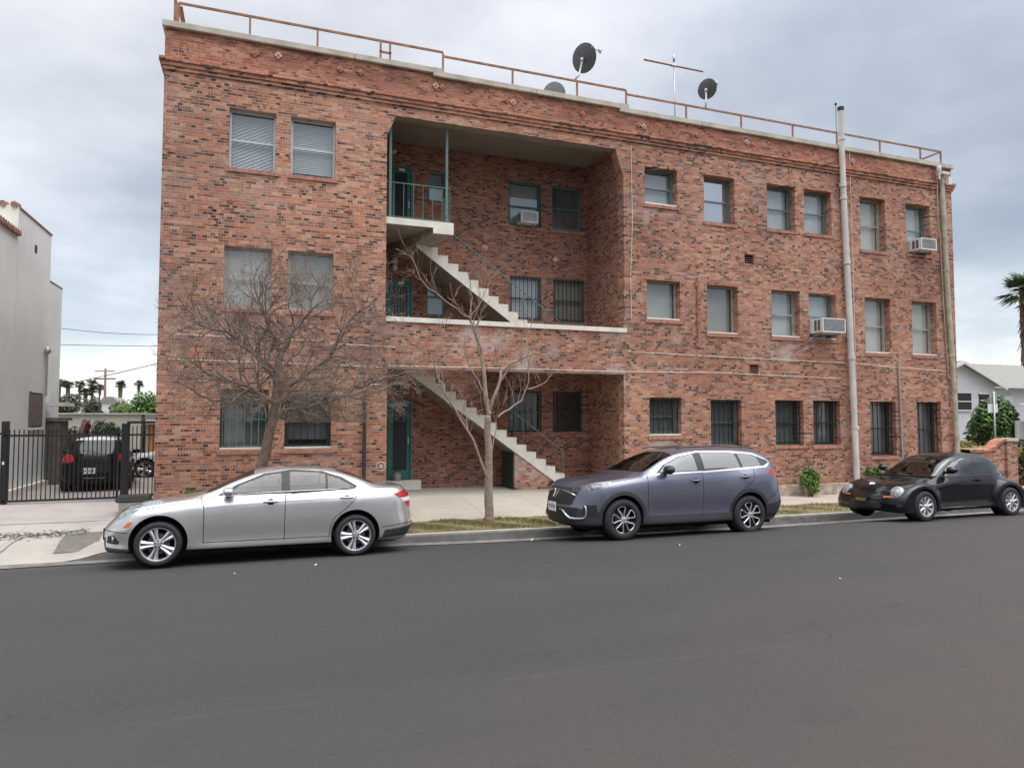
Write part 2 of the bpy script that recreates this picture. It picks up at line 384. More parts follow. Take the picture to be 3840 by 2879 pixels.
def asphalt_mat():
    m, nt, b = newmat('asphalt'); g = N(nt, 'ShaderNodeNewGeometry'); P = g.outputs['Position']
    sp = N(nt, 'ShaderNodeSeparateXYZ'); nt.links.new(P, sp.inputs[0])
    a = noise(nt, P, .22, 5, .6, vscale=(.5, 1.6, 1))
    c = ramp(nt, a, [(.3, (.036,.0362,.0360)), (.7, (.050,.049,.048))])
    # old reddish-brown layer showing in the worn lane nearest the camera, to the right
    bx = mth(nt, 'ADD', mth(nt, 'MULTIPLY', sp.outputs[0], .30), mth(nt, 'MULTIPLY', sp.outputs[1], -.62))
    bm_ = N(nt, 'ShaderNodeMapRange'); nt.links.new(mth(nt, 'ADD', bx, mth(nt, 'MULTIPLY', noise(nt, P, .8, 5), 2.4)), bm_.inputs[0])
    bm_.inputs[1].default_value = -1.9; bm_.inputs[2].default_value = .4
    c = mixc(nt, c, (.060,.048,.043), mth(nt, 'MULTIPLY', bm_.outputs[0], .9))
    # tyre-polished and dark bands running along the street
    st = noise(nt, P, 1.0, 5, .6, vscale=(.05, 1.1, 1))
    c = mixc(nt, c, (.038,.038,.038), mth(nt, 'MULTIPLY', mth(nt, 'SUBTRACT', st, .52, clamp=True), 2.6, clamp=True))
    bl = noise(nt, P, 1.4, 6, .65)
    c = mixc(nt, c, (.030,.029,.029), mth(nt, 'MULTIPLY', mth(nt, 'SUBTRACT', bl, .60, clamp=True), 3.0, clamp=True))
    gr = noise(nt, P, 75, 3, .7)
    c = mixc(nt, c, (.115,.11,.105), mth(nt, 'MULTIPLY', mth(nt, 'SUBTRACT', gr, .55, clamp=True), 2.4, clamp=True))
    c = mixc(nt, c, (.018,.018,.018), mth(nt, 'MULTIPLY', mth(nt, 'SUBTRACT', .46, gr, clamp=True), 2.6, clamp=True))
    # paving joint running along the street, with a ravelled band beside it
    jl = mth(nt, 'ADD', mth(nt, 'SUBTRACT', mth(nt, 'ADD', sp.outputs[1], mth(nt, 'MULTIPLY', sp.outputs[0], .042)), 5.30), mth(nt, 'MULTIPLY', mth(nt, 'SUBTRACT', noise(nt, P, 1.6, 4, .7), .5), .16))
    brk = mth(nt, 'GREATER_THAN', noise(nt, P, .9, 3), .46)
    c = mixc(nt, c, (.13,.12,.115), mth(nt, 'MULTIPLY', mth(nt, 'MULTIPLY', mth(nt, 'LESS_THAN', mth(nt, 'ABSOLUTE', jl), .008), brk), .16))
    rb = N(nt, 'ShaderNodeMapRange'); nt.links.new(mth(nt, 'ABSOLUTE', mth(nt, 'SUBTRACT', jl, .36)), rb.inputs[0]); rb.inputs[1].default_value = .30; rb.inputs[2].default_value = .05
    rv = noise(nt, P, 16, 4, .7)
    c = mixc(nt, c, (.022,.022,.022), mth(nt, 'MULTIPLY', rb.outputs[0], mth(nt, 'MULTIPLY', mth(nt, 'SUBTRACT', rv, .50, clamp=True), 2.6, clamp=True)))
    # hairline cracks
    vc = N(nt, 'ShaderNodeTexVoronoi', feature='DISTANCE_TO_EDGE'); vc.inputs['Scale'].default_value = .28
    wv = N(nt, 'ShaderNodeVectorMath', operation='ADD'); nn_ = N(nt, 'ShaderNodeTexNoise'); nn_.inputs['Scale'].default_value = 1.8; nn_.inputs['Detail'].default_value = 5
    nt.links.new(P, nn_.inputs['Vector']); nt.links.new(P, wv.inputs[0]); nt.links.new(nn_.outputs['Color'], wv.inputs[1]); nt.links.new(wv.outputs[0], vc.inputs['Vector'])
    ck = mth(nt, 'MULTIPLY', mth(nt, 'LESS_THAN', vc.outputs['Distance'], .0022), mth(nt, 'GREATER_THAN', noise(nt, P, .35, 2), .52))
    c = mixc(nt, c, (.018,.018,.018), mth(nt, 'MULTIPLY', ck, .55))
    wh = N(nt, 'ShaderNodeTexVoronoi'); wh.inputs['Scale'].default_value = 2.3; nt.links.new(P, wh.inputs['Vector'])
    c = mixc(nt, c, (.35,.33,.30), mth(nt, 'MULTIPLY', mth(nt, 'LESS_THAN', wh.outputs['Distance'], .012), .2))
    # brown grit gathered at the gutter
    gm = N(nt, 'ShaderNodeMapRange'); nt.links.new(mth(nt, 'ADD', sp.outputs[1], mth(nt, 'MULTIPLY', bl, .3)), gm.inputs[0])
    gm.inputs[1].default_value = 11.9; gm.inputs[2].default_value = 12.5
    c = mixc(nt, c, (.085,.065,.052), mth(nt, 'MULTIPLY', gm.outputs[0], .65))
    nt.links.new(c, b.inputs['Base Color']); b.inputs['Roughness'].default_value = .78; b.inputs['Specular IOR Level'].default_value = .35
    bp = N(nt, 'ShaderNodeBump'); bp.inputs['Strength'].default_value = .8; bp.inputs['Distance'].default_value = .008
    nt.links.new(mth(nt, 'ADD', gr, mth(nt, 'MULTIPLY', bl, 1.5)), bp.inputs['Height']); nt.links.new(bp.outputs['Normal'], b.inputs['Normal'])
    return m
M['asphalt'] = asphalt_mat()
def walk_mat(name, c0, c1, joint=1.5, dirt=.5, pink=0):
    m, nt, b = newmat(name); g = N(nt, 'ShaderNodeNewGeometry'); P = g.outputs['Position']
    a = noise(nt, P, .7, 5, .6)
    c = ramp(nt, a, [(.3, c0), (.7, c1)])
    if pink:
        c = mixc(nt, c, (.34,.27,.255), mth(nt, 'MULTIPLY', noise(nt, P, 1.3, 4, .5, vscale=(.5, 2.2, 1)), pink))
    bt = N(nt, 'ShaderNodeTexBrick', offset=0, offset_frequency=1, squash=1)
    nt.links.new(P, bt.inputs['Vector']); bt.inputs['Scale'].default_value = 1
    bt.inputs['Brick Width'].default_value = joint; bt.inputs['Row Height'].default_value = 40
    bt.inputs['Mortar Size'].default_value = .008; bt.inputs['Color1'].default_value = (.47,.47,.47,1); bt.inputs['Color2'].default_value = (.53,.53,.53,1)
    c = mixc(nt, c, (.16,.14,.12), mth(nt, 'MULTIPLY', bt.outputs['Fac'], .55))
    d = noise(nt, P, 2.5, 6, .65, vscale=(.6, 1.5, 1))
    c = mixc(nt, c, (.17,.155,.14), mth(nt, 'MULTIPLY', mth(nt, 'SUBTRACT', d, .54, clamp=True), 2.4*dirt, clamp=True))
    nt.links.new(c, b.inputs['Base Color']); b.inputs['Roughness'].default_value = .88; b.inputs['Specular IOR Level'].default_value = .3
    bp = N(nt, 'ShaderNodeBump'); bp.inputs['Strength'].default_value = .3; bp.inputs['Distance'].default_value = .005
    nt.links.new(noise(nt, P, 60, 3), bp.inputs['Height']); nt.links.new(bp.outputs['Normal'], b.inputs['Normal'])
    return m
M['walk'] = walk_mat('sidewalk_concrete', (.35,.315,.26), (.45,.405,.34))
M['apron'] = walk_mat('apron_concrete', (.31,.285,.26), (.41,.38,.335), joint=4.0, dirt=.8)
M['drive'] = walk_mat('driveway_concrete', (.31,.285,.27), (.41,.38,.36), joint=30, dirt=.9, pink=.6)
M['patio'] = walk_mat('patio_concrete', (.40,.37,.31), (.46,.43,.37), joint=30, dirt=.3)
M['curb'] = simple('curb_concrete', (.165,.16,.15), .9, var=.3, scale=3.5, bump=.4)
M['curbtop'] = simple('curb_top_concrete', (.40,.365,.31), .9, var=.2, scale=5, bump=.3)
M['patch'] = simple('asphalt_patch', (.15,.135,.125), .9, var=.15, scale=8, bump=.3)
def soil_mat():
    m, nt, b = newmat('dry_lawn'); g = N(nt, 'ShaderNodeNewGeometry'); P = g.outputs['Position']
    a = noise(nt, P, 1.6, 5, .6)
    c = ramp(nt, a, [(.3, (.12,.115,.045)), (.55, (.20,.165,.075)), (.75, (.27,.20,.11))])
    nt.links.new(c, b.inputs['Base Color']); b.inputs['Roughness'].default_value = .95
    return m
M['soil'] = soil_mat()
M['ground'] = simple('bare_ground', (.19,.17,.14), .95, var=.2, scale=.5)

# ------------------------------------------------------------------ interpolation
def curve(keys):
    xs = [k[0] for k in keys]; ys = [k[1] for k in keys]; n = len(xs)
    if n == 1: return lambda x: ys[0]
    d = [(ys[i+1]-ys[i])/(xs[i+1]-xs[i]) for i in range(n-1)]
    mm = [d[0]] + [0 if d[i-1]*d[i] <= 0 else 2*d[i-1]*d[i]/(d[i-1]+d[i]) for i in range(1, n-1)] + [d[-1]]
    def f(x):
        if x <= xs[0]: return ys[0]
        if x >= xs[-1]: return ys[-1]
        i = 0
        while x > xs[i+1]: i += 1
        h = xs[i+1]-xs[i]; t = (x-xs[i])/h
        return ((2*t**3-3*t*t+1)*ys[i] + (t**3-2*t*t+t)*h*mm[i] + (-2*t**3+3*t*t)*ys[i+1] + (t**3-t*t)*h*mm[i+1])
    return f
def lerp(a, b, t): return a+(b-a)*t
def sst(a, b, x):
    t = max(0, min(1, (x-a)/(b-a))); return t*t*(3-2*t)

# ------------------------------------------------------------------ ground shape
zgut = curve([(-40,.05),(-8,0),(-3.7,-.025),(2,-.065),(4,-.11),(8,-.17),(12,-.19),(40,-.25)])
zctop = curve([(-40,.2),(-8,.13),(-2,.115),(3.3,.075),(4.7,.06),(11.3,.008),(14,.0),(40,-.06)])
zwalk0 = curve([(-40,.25),(-8,.2),(-2,.165),(3,.13),(4.7,.12),(12,.06),(40,0)])
zwall = curve([(-40,.5),(-6,.50),(-2,.47),(2.7,.37),(6,.33),(9,.27),(12,.06),(16,-.02),(40,-.05)])
YG, YC0, YC1, YS0, YW = 12.35, 12.6, 12.76, 13.75, 16.0
def zroad(x, y):
    base = .17 if y < 8 else lerp(.17, .09, sst(8, 10.7, y))
    if y > 10.7: base = lerp(.09, zgut(x), ((y-10.7)/(YG-10.7))**1.3)
    return base
def zs(x, y):       # footway side
    if y <= YS0: return lerp(zctop(x), zwalk0(x), max(0, min(1, (y-YC1)/(YS0-YC1))))
    t = min(1, (y-YS0)/(YW-YS0))
    return lerp(zwalk0(x), zwall(x), t)
def cfac(x): return 1-sst(-2.15, -2.85, x) if x < 0 else 1.0   # kerb dies into the apron
cfac = lambda x: sst(-2.9, -2.2, x)
def zapron(x, y):
    z0 = zgut(x)+.01
    a = lerp(z0, .17, sst(12.5, 13.9, y)) if y < 13.9 else lerp(.17, .50, min(1, (y-13.9)/2.5))
    return a

def sheet(name, mat, xs, ys, zf, kind='structure', off=0, thick=0):
    b = MB(); nx, ny = len(xs), len(ys)
    for y in ys:
        for x in xs: b.v.append((x, y, zf(x, y)+off))
    for j in range(ny-1):
        for i in range(nx-1):
            a = j*nx+i; b.f.append([a, a+1, a+nx+1, a+nx]); b.m.append(0)
    o = b.build(name, mat, smooth=True); o['kind'] = kind
    return o
def frange(a, b, n): return [a+(b-a)*i/n for i in range(n+1)]

# ================================================================== SETTING
# base ground to the horizon (drops below the street sheets, rises behind the buildings)
gx = [-900,-300,-100,-40,-20,0,20,40,100,300,900]
gy = [-400,-100,-30,16.30,16.45,30,60,120,300,900,1800]
sheet('ground', M['ground'], gx, gy, lambda x, y: -.6 if y < 16.4 else (.10 if x < 10 else -.12))
rx = frange(-60, 70, 130); ry = [-30,-20,-12,-6,0,3,5,7,8,8.5,9,9.5,10,10.35,10.7,11,11.3,11.6,11.9,12.1,12.25,YG]
sheet('road', M['asphalt'], rx, ry, zroad)
# gutter pan + kerb
kx = frange(-60, 70, 260)
sheet('gutter', M['curb'], kx, [YG, YG+.12, YC0+.02], lambda x, y: zgut(x)+.012)
b = MB()
cx = [x for x in frange(-2.9, 60, 250)]
prof_n = 5
for x in cx:
    zt = lerp(zgut(x)+.02, zctop(x), cfac(x)); zb = zgut(x)-.05
    for (y, z) in ((YC0, zb), (YC0+.015, zt-.03), (YC0+.04, zt), (YC1, zt+.003), (YC1, zb)): b.v.append((x, y, z))
for i in range(len(cx)-1):
    for k in range(4):
        a = i*5+k; b.f.append([a, a+5, a+6, a+1]); b.m.append(1 if k >= 2 else 0)
struct(b, 'kerb', [M['curb'], M['curbtop']])
sheet('verge', M['soil'], frange(-2.2, 60, 150), frange(YC1, YS0, 4), lambda x, y: zs(x, y)*cfac(x)+(1-cfac(x))*zapron(x,y)+(.012 if x>-2 else 0))
sheet('sidewalk', M['walk'], frange(-2.2, 60, 130), frange(YS0, YW+.02, 6), zs)
sheet('patio', M['patio'], frange(2.6, 9.1, 6), [16.02, 17, 18.3], lambda x, y: zwall(x)+.0)
sheet('driveway_apron', M['apron'], frange(-14, -2.2, 48), [YC0+.02]+frange(12.7, 14.9, 33), lambda x, y: zapron(x, y) if x < -2.9 else lerp(zapron(x,y), zs(x,y), cfac(x)))
sheet('driveway', M['drive'], frange(-14, -2.2, 24), frange(14.9, 16.6, 6), lambda x, y: zapron(x, y) if x < -2.9 else lerp(zapron(x,y), zs(x,y), cfac(x)))
sheet('back_driveway', M['drive'], frange(-6.4, -1.9, 4), [16.6,17,17.5,18,18.6,19.2,20,24,28,31.8], lambda x, y: lerp(.50, .15, sst(16.6, 19.4, y)))
# asphalt patch and cracks let into the apron
b = MB(); pp = [(-3.16,13.04),(-2.56,13.08),(-2.66,14.14),(-3.24,14.08)]
b.add([(x, y, zapron(x, y)+.006) for x, y in pp] , [(0,1,2,3)]); b = MB(); n_ = 8
for j in range(n_+1):
    for i in range(n_+1):
        u, v = i/n_, j/n_; x = lerp(lerp(pp[0][0],pp[1][0],u), lerp(pp[3][0],pp[2][0],u), v); y = lerp(lerp(pp[0][1],pp[1][1],u), lerp(pp[3][1],pp[2][1],u), v)
        b.v.append((x, y, zapron(x, y)+.010))
for j in range(n_):
    for i in range(n_): a = j*(n_+1)+i; b.f.append([a,a+1,a+n_+2,a+n_+1]); b.m.append(0)
o = struct(b, 'pavement_patch', M['patch'])
b = MB()
def crack(pts, w):
    for (p, q) in zip(pts[:-1], pts[1:]):
        d = Vector((q[0]-p[0], q[1]-p[1])).normalized(); n = Vector((-d.y, d.x))*w
        vs = [(p[0]-n.x, p[1]-n.y), (q[0]-n.x, q[1]-n.y), (q[0]+n.x, q[1]+n.y), (p[0]+n.x, p[1]+n.y)]
        b.add([(x, y, zapron(x, y)+.005) for x, y in vs], [(0,1,2,3)])
crack([(-4.02,12.66),(-3.98,12.95),(-3.92,13.3),(-3.9,13.7),(-3.86,13.98)], .018)
crack([(-6.5,14.35),(-5.6,14.28),(-4.9,14.1),(-4.3,13.92),(-3.86,13.98),(-3.4,14.22),(-2.9,14.35)], .012)
crack([(-6.5,14.9),(-5.4,14.86),(-4.4,14.9),(-3.4,14.87),(-2.6,14.9)], .012)
struct(b, 'pavement_crack', M['patch'])
# dead-leaf drift in the apron crease
b = MB(); random.seed(3)
for i in range(900):
    x = random.uniform(-5.6, -2.9); y = 14.14 + random.gauss(0, .12) + .03*math.sin(x*4)
    s = random.uniform(.008, .028); a = random.uniform(0, PI); z = zapron(x, y)+random.uniform(.004, .014)
    b.add([(x+s*math.cos(a+k*PI/2), y+s*math.sin(a+k*PI/2), z+random.uniform(0,.008)) for k in range(4)], [(0,1,2,3)])
o = b.build('leaf_litter', M['patch']); tag(o, 'drift of dry leaf litter across the pale driveway apron', 'litter', kind='stuff')

# grass blades on the verge
random.seed(11); b = MB()
for i in range(52000):
    x = random.uniform(-2.0, 22) if i % 3 else random.uniform(.5, 5.6); y = random.uniform(YC1+.01, YS0-.01)
    if random.random() < .35*(1+math.sin(x*2.1)*math.cos(y*3)): continue
    h = random.uniform(.02, .075)*(.7+.5*math.sin(x*5.3+y*7)); w = .007; a = random.uniform(0, PI)
    z = zs(x, y)+.008; dx, dy = math.cos(a)*w, math.sin(a)*w; lx, ly = random.gauss(0, .014), random.gauss(0, .014)
    b.add([(x-dx, y-dy, z), (x+dx, y+dy, z), (x+lx, y+ly, z+h)], [(0,1,2)], 0 if random.random() < .45+.3*math.sin(x*1.3) else 1)
M['grass_a'] = leafmat('green_grass', (.07,.10,.025), (.14,.16,.05)); M['grass_b'] = leafmat('dry_grass', (.22,.17,.08), (.33,.25,.13))
o = b.build('grass', [M['grass_a'], M['grass_b']]); tag(o, 'patchy dry grass growing on the kerbside verge', 'grass', kind='stuff')

# ================================================================== APARTMENT BUILDING
BX0, BX1, BY = -2.12, 21.35, 16.0
BLD = thing('apartment_building', 'three storey red brick apartment building with open stair recess and roof railing', 'building', (9.6, BY, 0))
HOLES = []
def hole(x0, x1, z0, z1): HOLES.append((x0, x1, z0, z1))
W_L = [(-.81,.16,7.75,9.09),(.49,1.47,7.75,9.09),(-.86,.13,4.65,6.00),(.465,1.455,4.65,6.00),(-.88,.105,1.55,2.86),(.445,1.45,1.55,2.86)]
W_R1 = [(9.68,10.72,8.08,9.11),(11.59,12.64,7.77,9.12),(13.78,14.82,7.78,9.12),(15.16,16.21,7.78,9.12),(17.35,18.40,7.46,9.13),(19.29,20.34,7.50,9.13)]
W_R2 = [(9.71,10.77,4.91,5.99),(11.65,12.70,4.61,5.98),(13.88,14.92,4.60,5.98),(15.26,16.33,4.59,5.97),(17.45,18.50,4.24,5.97),(19.42,20.50,4.24,5.97)]
W_R3 = [(9.76,10.77,1.755,2.79),(11.72,12.76,1.45,2.75),(13.95,14.98,1.44,2.75),(15.34,16.37,1.42,2.75),(17.57,18.62,1.06,2.74),(19.51,20.58,.97,2.74)]
for w in W_L+W_R1+W_R2+W_R3: hole(*w)
VENTS = [(12.95,13.28,6.68,6.95),(13.06,13.38,3.49,3.77),(-1.12,-1.03,6.725,6.77)]
for w in VENTS: hole(*w)
RX0, RX1 = 2.66, 9.02; RB = 18.25
hole(RX0, RX1, 4.5, 9.46); hole(RX0+.05, RX1-.03, -1, 3.40)
TOPS = [(BX0, 3.9, 10.64), (3.9, 9.05, 10.565), (9.05, BX1, 10.475)]
def wall_cells(b, X0, X1, Z0, topf, holes, Y, skipm=None, m=0, mf=None):
    xs = sorted(set([X0, X1] + [h[i] for h in holes for i in (0, 1) if X0 <= h[i] <= X1] + [t[1] for t in TOPS if X0 < t[1] < X1]))
    for xa, xb in zip(xs[:-1], xs[1:]):
        xm = (xa+xb)/2; zt = topf(xm)
        hs = sorted([(max(h[2], Z0), h[3]) for h in holes if h[0] < xm < h[1]])
        z = Z0
        for a, c in hs + [(zt, zt)]:
            if a > z+1e-6:
                mm = m if mf is None else mf(xm, (z+a)/2)
                b.quad((xa, Y, z), (xb, Y, z), (xb, Y, a), (xa, Y, a), mm)
            z = max(z, c)
def ftop(x):
    for a, c, t in TOPS:
        if a <= x <= c: return t
b = MB()
def wm(x, z):
    if RX0 < x < RX1 and z < 4.5: return 1
    return 0
wall_cells(b, BX0, BX1, -.5, ftop, HOLES, BY, mf=wm)
# pale, salt-streaked aprons of brick under the sills are a change of brickwork wash, laid as material slots on thin sheets
RV = .30
for h in HOLES:
    x0, x1, z0, z1 = h; z0c = max(z0, -.5); d = BY+RV
    m_ = 0
    b.quad((x0,BY,z0c),(x0,d,z0c),(x0,d,z1),(x0,BY,z1), m_); b.quad((x1,BY,z0c),(x1,BY,z1),(x1,d,z1),(x1,d,z0c), m_)
    b.quad((x0,BY,z1),(x0,d,z1),(x1,d,z1),(x1,BY,z1), m_)
    if z0 > -.4: b.quad((x0,BY,z0c),(x1,BY,z0c),(x1,d,z0c),(x0,d,z0c), m_)
# side and back walls, parapet back
YB = 30.0
for (xa, xb, t) in TOPS: b.quad((xa,BY+.3,9.9),(xb,BY+.3,9.9),(xb,BY+.3,t),(xa,BY+.3,t))
b.quad((BX0,BY,-.5),(BX0,BY,10.64),(BX0,YB,10.64),(BX0,YB,-.5)); b.quad((BX1,BY,-.5),(BX1,YB,-.5),(BX1,YB,10.475),(BX1,BY,10.475))
b.quad((BX0,YB,-.5),(BX1,YB,-.5),(BX1,YB,10.4),(BX0,YB,10.4))
# chamfered upper corners of the recess opening
b.prism_y([(RX0,8.95),(RX0+.02,9.02),(RX0+.11,9.2),(RX0+.2,9.46),(RX0,9.46)], BY+.001, BY+.3)
b.prism_y([(RX1,8.72),(RX1,9.46),(RX1-.22,9.46),(RX1-.17,9.25),(RX1-.10,9.03),(RX1-.03,8.86)], BY+.001, BY+.3)
b.build('wall', [M['brick'], M['brick_spandrel']], BLD)
b = MB(); b.box(BX0+.05, BX1-.05, BY+.3, YB-.05, 9.86, 9.9); b.build('roof', M['ground'], BLD)
# paler washed panels of brick below the windows
for (x0, x1, z0, z1) in W_L[2:]+W_R1+W_R2+W_R3:
    h = .62; b = MB()
    b.quad((x0-.05, BY-.003, z0-h-.1), (x1+.05, BY-.003, z0-h-.1), (x1+.05, BY-.003, z0-.1), (x0-.05, BY-.003, z0-.1))
    b.build('pale_brick_panel', M['brick_pale'], BLD)
# recess shell
b = MB()
holes_in = [(3.12,3.77,-1,2.72),(3.05,3.76,3.9,5.93),(3.12,3.74,7.03,9.06),(4.18,4.66,8.22,9.07),(6.54,7.55,7.78,9.08),(7.89,8.86,7.78,9.08),
            (4.15,4.68,5.05,5.91),(6.58,7.56,5.04,6.32),(7.93,8.94,5.04,6.32),(6.54,7.55,1.83,3.0),(7.90,8.86,1.83,3.0)]
TOPSsave = TOPS; TOPS = []
wall_cells(b, RX0, RX1, -.5, lambda x: 9.8, holes_in, RB)
TOPS = TOPSsave
for (x0, x1, z0, z1) in holes_in:
    d = RB+.16; z0c = max(z0, .2)
    b.quad((x0,RB,z0c),(x0,d,z0c),(x0,d,z1),(x0,RB,z1)); b.quad((x1,RB,z0c),(x1,RB,z1),(x1,d,z1),(x1,d,z0c)); b.quad((x0,RB,z1),(x0,d,z1),(x1,d,z1),(x1,RB,z1)); b.quad((x0,RB,z0c),(x1,RB,z0c),(x1,d,z0c),(x0,d,z0c))
for X in (RX0, RX1):
    b.quad((X,BY+.3,-.5),(X,RB,-.5),(X,RB,9.8),(X,BY+.3,9.8))
b.quad((RX0,BY+.3,3.4),(RX1,BY+.3,3.4),(RX1,BY+.3,4.5),(RX0,BY+.3,4.5)); b.quad((RX0,BY+.3,9.46),(RX1,BY+.3,9.46),(RX1,BY+.3,9.8),(RX0,BY+.3,9.8))
b.build('recess_wall', M['brick_shaded'], BLD)
b = MB(); b.box(RX0, RX1, BY+.3, RB, 9.75, 9.8); b.quad((RX0,BY+.02,9.455),(RX1,BY+.02,9.455),(RX1,BY+.3,9.455),(RX0,BY+.3,9.455))
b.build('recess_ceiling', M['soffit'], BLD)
b = MB(); b.box(RX0, RX1, BY+.3, 17.1, 3.62, 3.9); b.box(RX0, 3.14, 17.1, RB, 3.62, 3.9); b.box(5.75, RX1, 17.1, RB, 3.62, 3.9)
b.box(RX0+.05, RX1-.03, BY+.004, BY+.3, 3.392, 3.399)
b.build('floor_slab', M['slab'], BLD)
b = MB(); b.box(RX0-.0, RX1+.045, BY-.05, BY+.33, 4.5, 4.62); b.build('parapet_cap', M['concrete_w'], BLD, bevel=.008)
# dark rooms behind the glass
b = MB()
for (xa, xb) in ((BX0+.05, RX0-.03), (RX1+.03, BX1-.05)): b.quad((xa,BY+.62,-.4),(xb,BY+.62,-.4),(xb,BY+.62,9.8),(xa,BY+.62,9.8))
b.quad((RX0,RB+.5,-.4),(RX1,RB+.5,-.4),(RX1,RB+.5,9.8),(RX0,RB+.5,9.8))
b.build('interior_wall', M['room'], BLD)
# coping, in cast lengths
b = MB()
for (xa, xb, t) in TOPS:
    a0 = xa-.06 if xa == BX0 else xa; b0 = xb+.06 if xb == BX1 else xb
    n = max(1, round((b0-a0)/2.4))
    for i in range(n):
        u0 = a0+(b0-a0)*i/n+.004; u1 = a0+(b0-a0)*(i+1)/n-.004
        b.box(u0, u1, BY-.07, BY+.36, t, t+.14)
b.box(3.76, 4.0, BY-.072, BY+.362, 10.57, 10.785); b.box(8.90, 9.19, BY-.072, BY+.362, 10.48, 10.72)
b.box(BX0-.06, BX0+.3, BY+.37, YB, 10.64, 10.78); b.box(BX1-.3, BX1+.06, BY+.37, YB, 10.475, 10.615)
b.build('coping', M['coping'], BLD, bevel=.012)
# corbelled brick band
b = MB()
for (z0, z1, p) in ((9.885,9.965,.10),(9.80,9.872,.07),(9.715,9.788,.04)):
    b.box(BX0-p, BX1+p, BY-p, BY+.02, z0, z1)
    b.box(BX0-p, BX0+.02, BY+.02, YB, z0, z1); b.box(BX1-.02, BX1+p, BY+.02, YB, z0, z1)
b.build('cornice_band', M['band'], BLD)
b = MB(); b.box(9.3, 21.3, BY-.26, BY-.004, -.25, .30); b.build('stone_footing', M['stone'], BLD, bevel=.03)
# small star and diamond tie plates
M['plate_red'] = simple('red_tie_plate', (.42,.18,.13), .8, var=.2); M['plate_pale'] = simple('pale_tie_plate', (.56,.42,.34), .8, var=.1)
def plate(x, z, r, m):
    b = MB(); b.prism_y([(x-r,z),(x,z-r),(x+r,z),(x,z+r)], BY-.03, BY-.004, m); b.prism_y([(x-r*.4,z),(x,z-r*.4),(x+r*.4,z),(x,z+r*.4)], BY-.05, BY-.03, 2); b.build('tie_plate', [M['plate_red'], M['plate_pale'], M['pipe_red']], BLD)
for i, (x, z) in enumerate([(-.315,10.38),(.185,10.43),(1.55,10.36),(2.016,10.37),(3.83,10.35),(4.0,10.34),(5.67,10.28),(5.85,10.26),(7.81,10.26),(9.49,10.22),(9.66,10.2),(11.2,10.22),(11.4,10.2),(13.09,10.24),(13.3,10.2),(14.66,10.17),(17.1,10.2)]):
    plate(x, z, .085, 1 if i % 3 == 1 else 0)
for (x, z) in [(-.76,7.0),(.53,7.02),(1.81,7.04),(9.48,6.64),(10.58,6.65),(11.35,6.5),(12.7,6.85),(14.2,6.8),(16.0,6.75),(5.1,6.45),(7.0,6.3),(-.6,3.75),(1.0,3.8),(11.4,3.7),(14.0,3.75)]: plate(x, z, .075, 0)
# vent grilles
for (x0, x1, z0, z1) in VENTS:
    b = MB(); b.box(x0, x1, BY+.12, BY+.16, z0, z1, 1)
    n = 5 if z1-z0 > .1 else 1
    for i in range(n): 
        zz = z0+(z1-z0)*(i+.5)/n; b.add([(x0,BY+.05,zz-.02),(x1,BY+.05,zz-.02),(x1,BY+.11,zz+.015),(x0,BY+.11,zz+.015)], [(0,1,2,3)])
    b.build('vent_grille', [M['sillbrick'], M['room']], BLD)

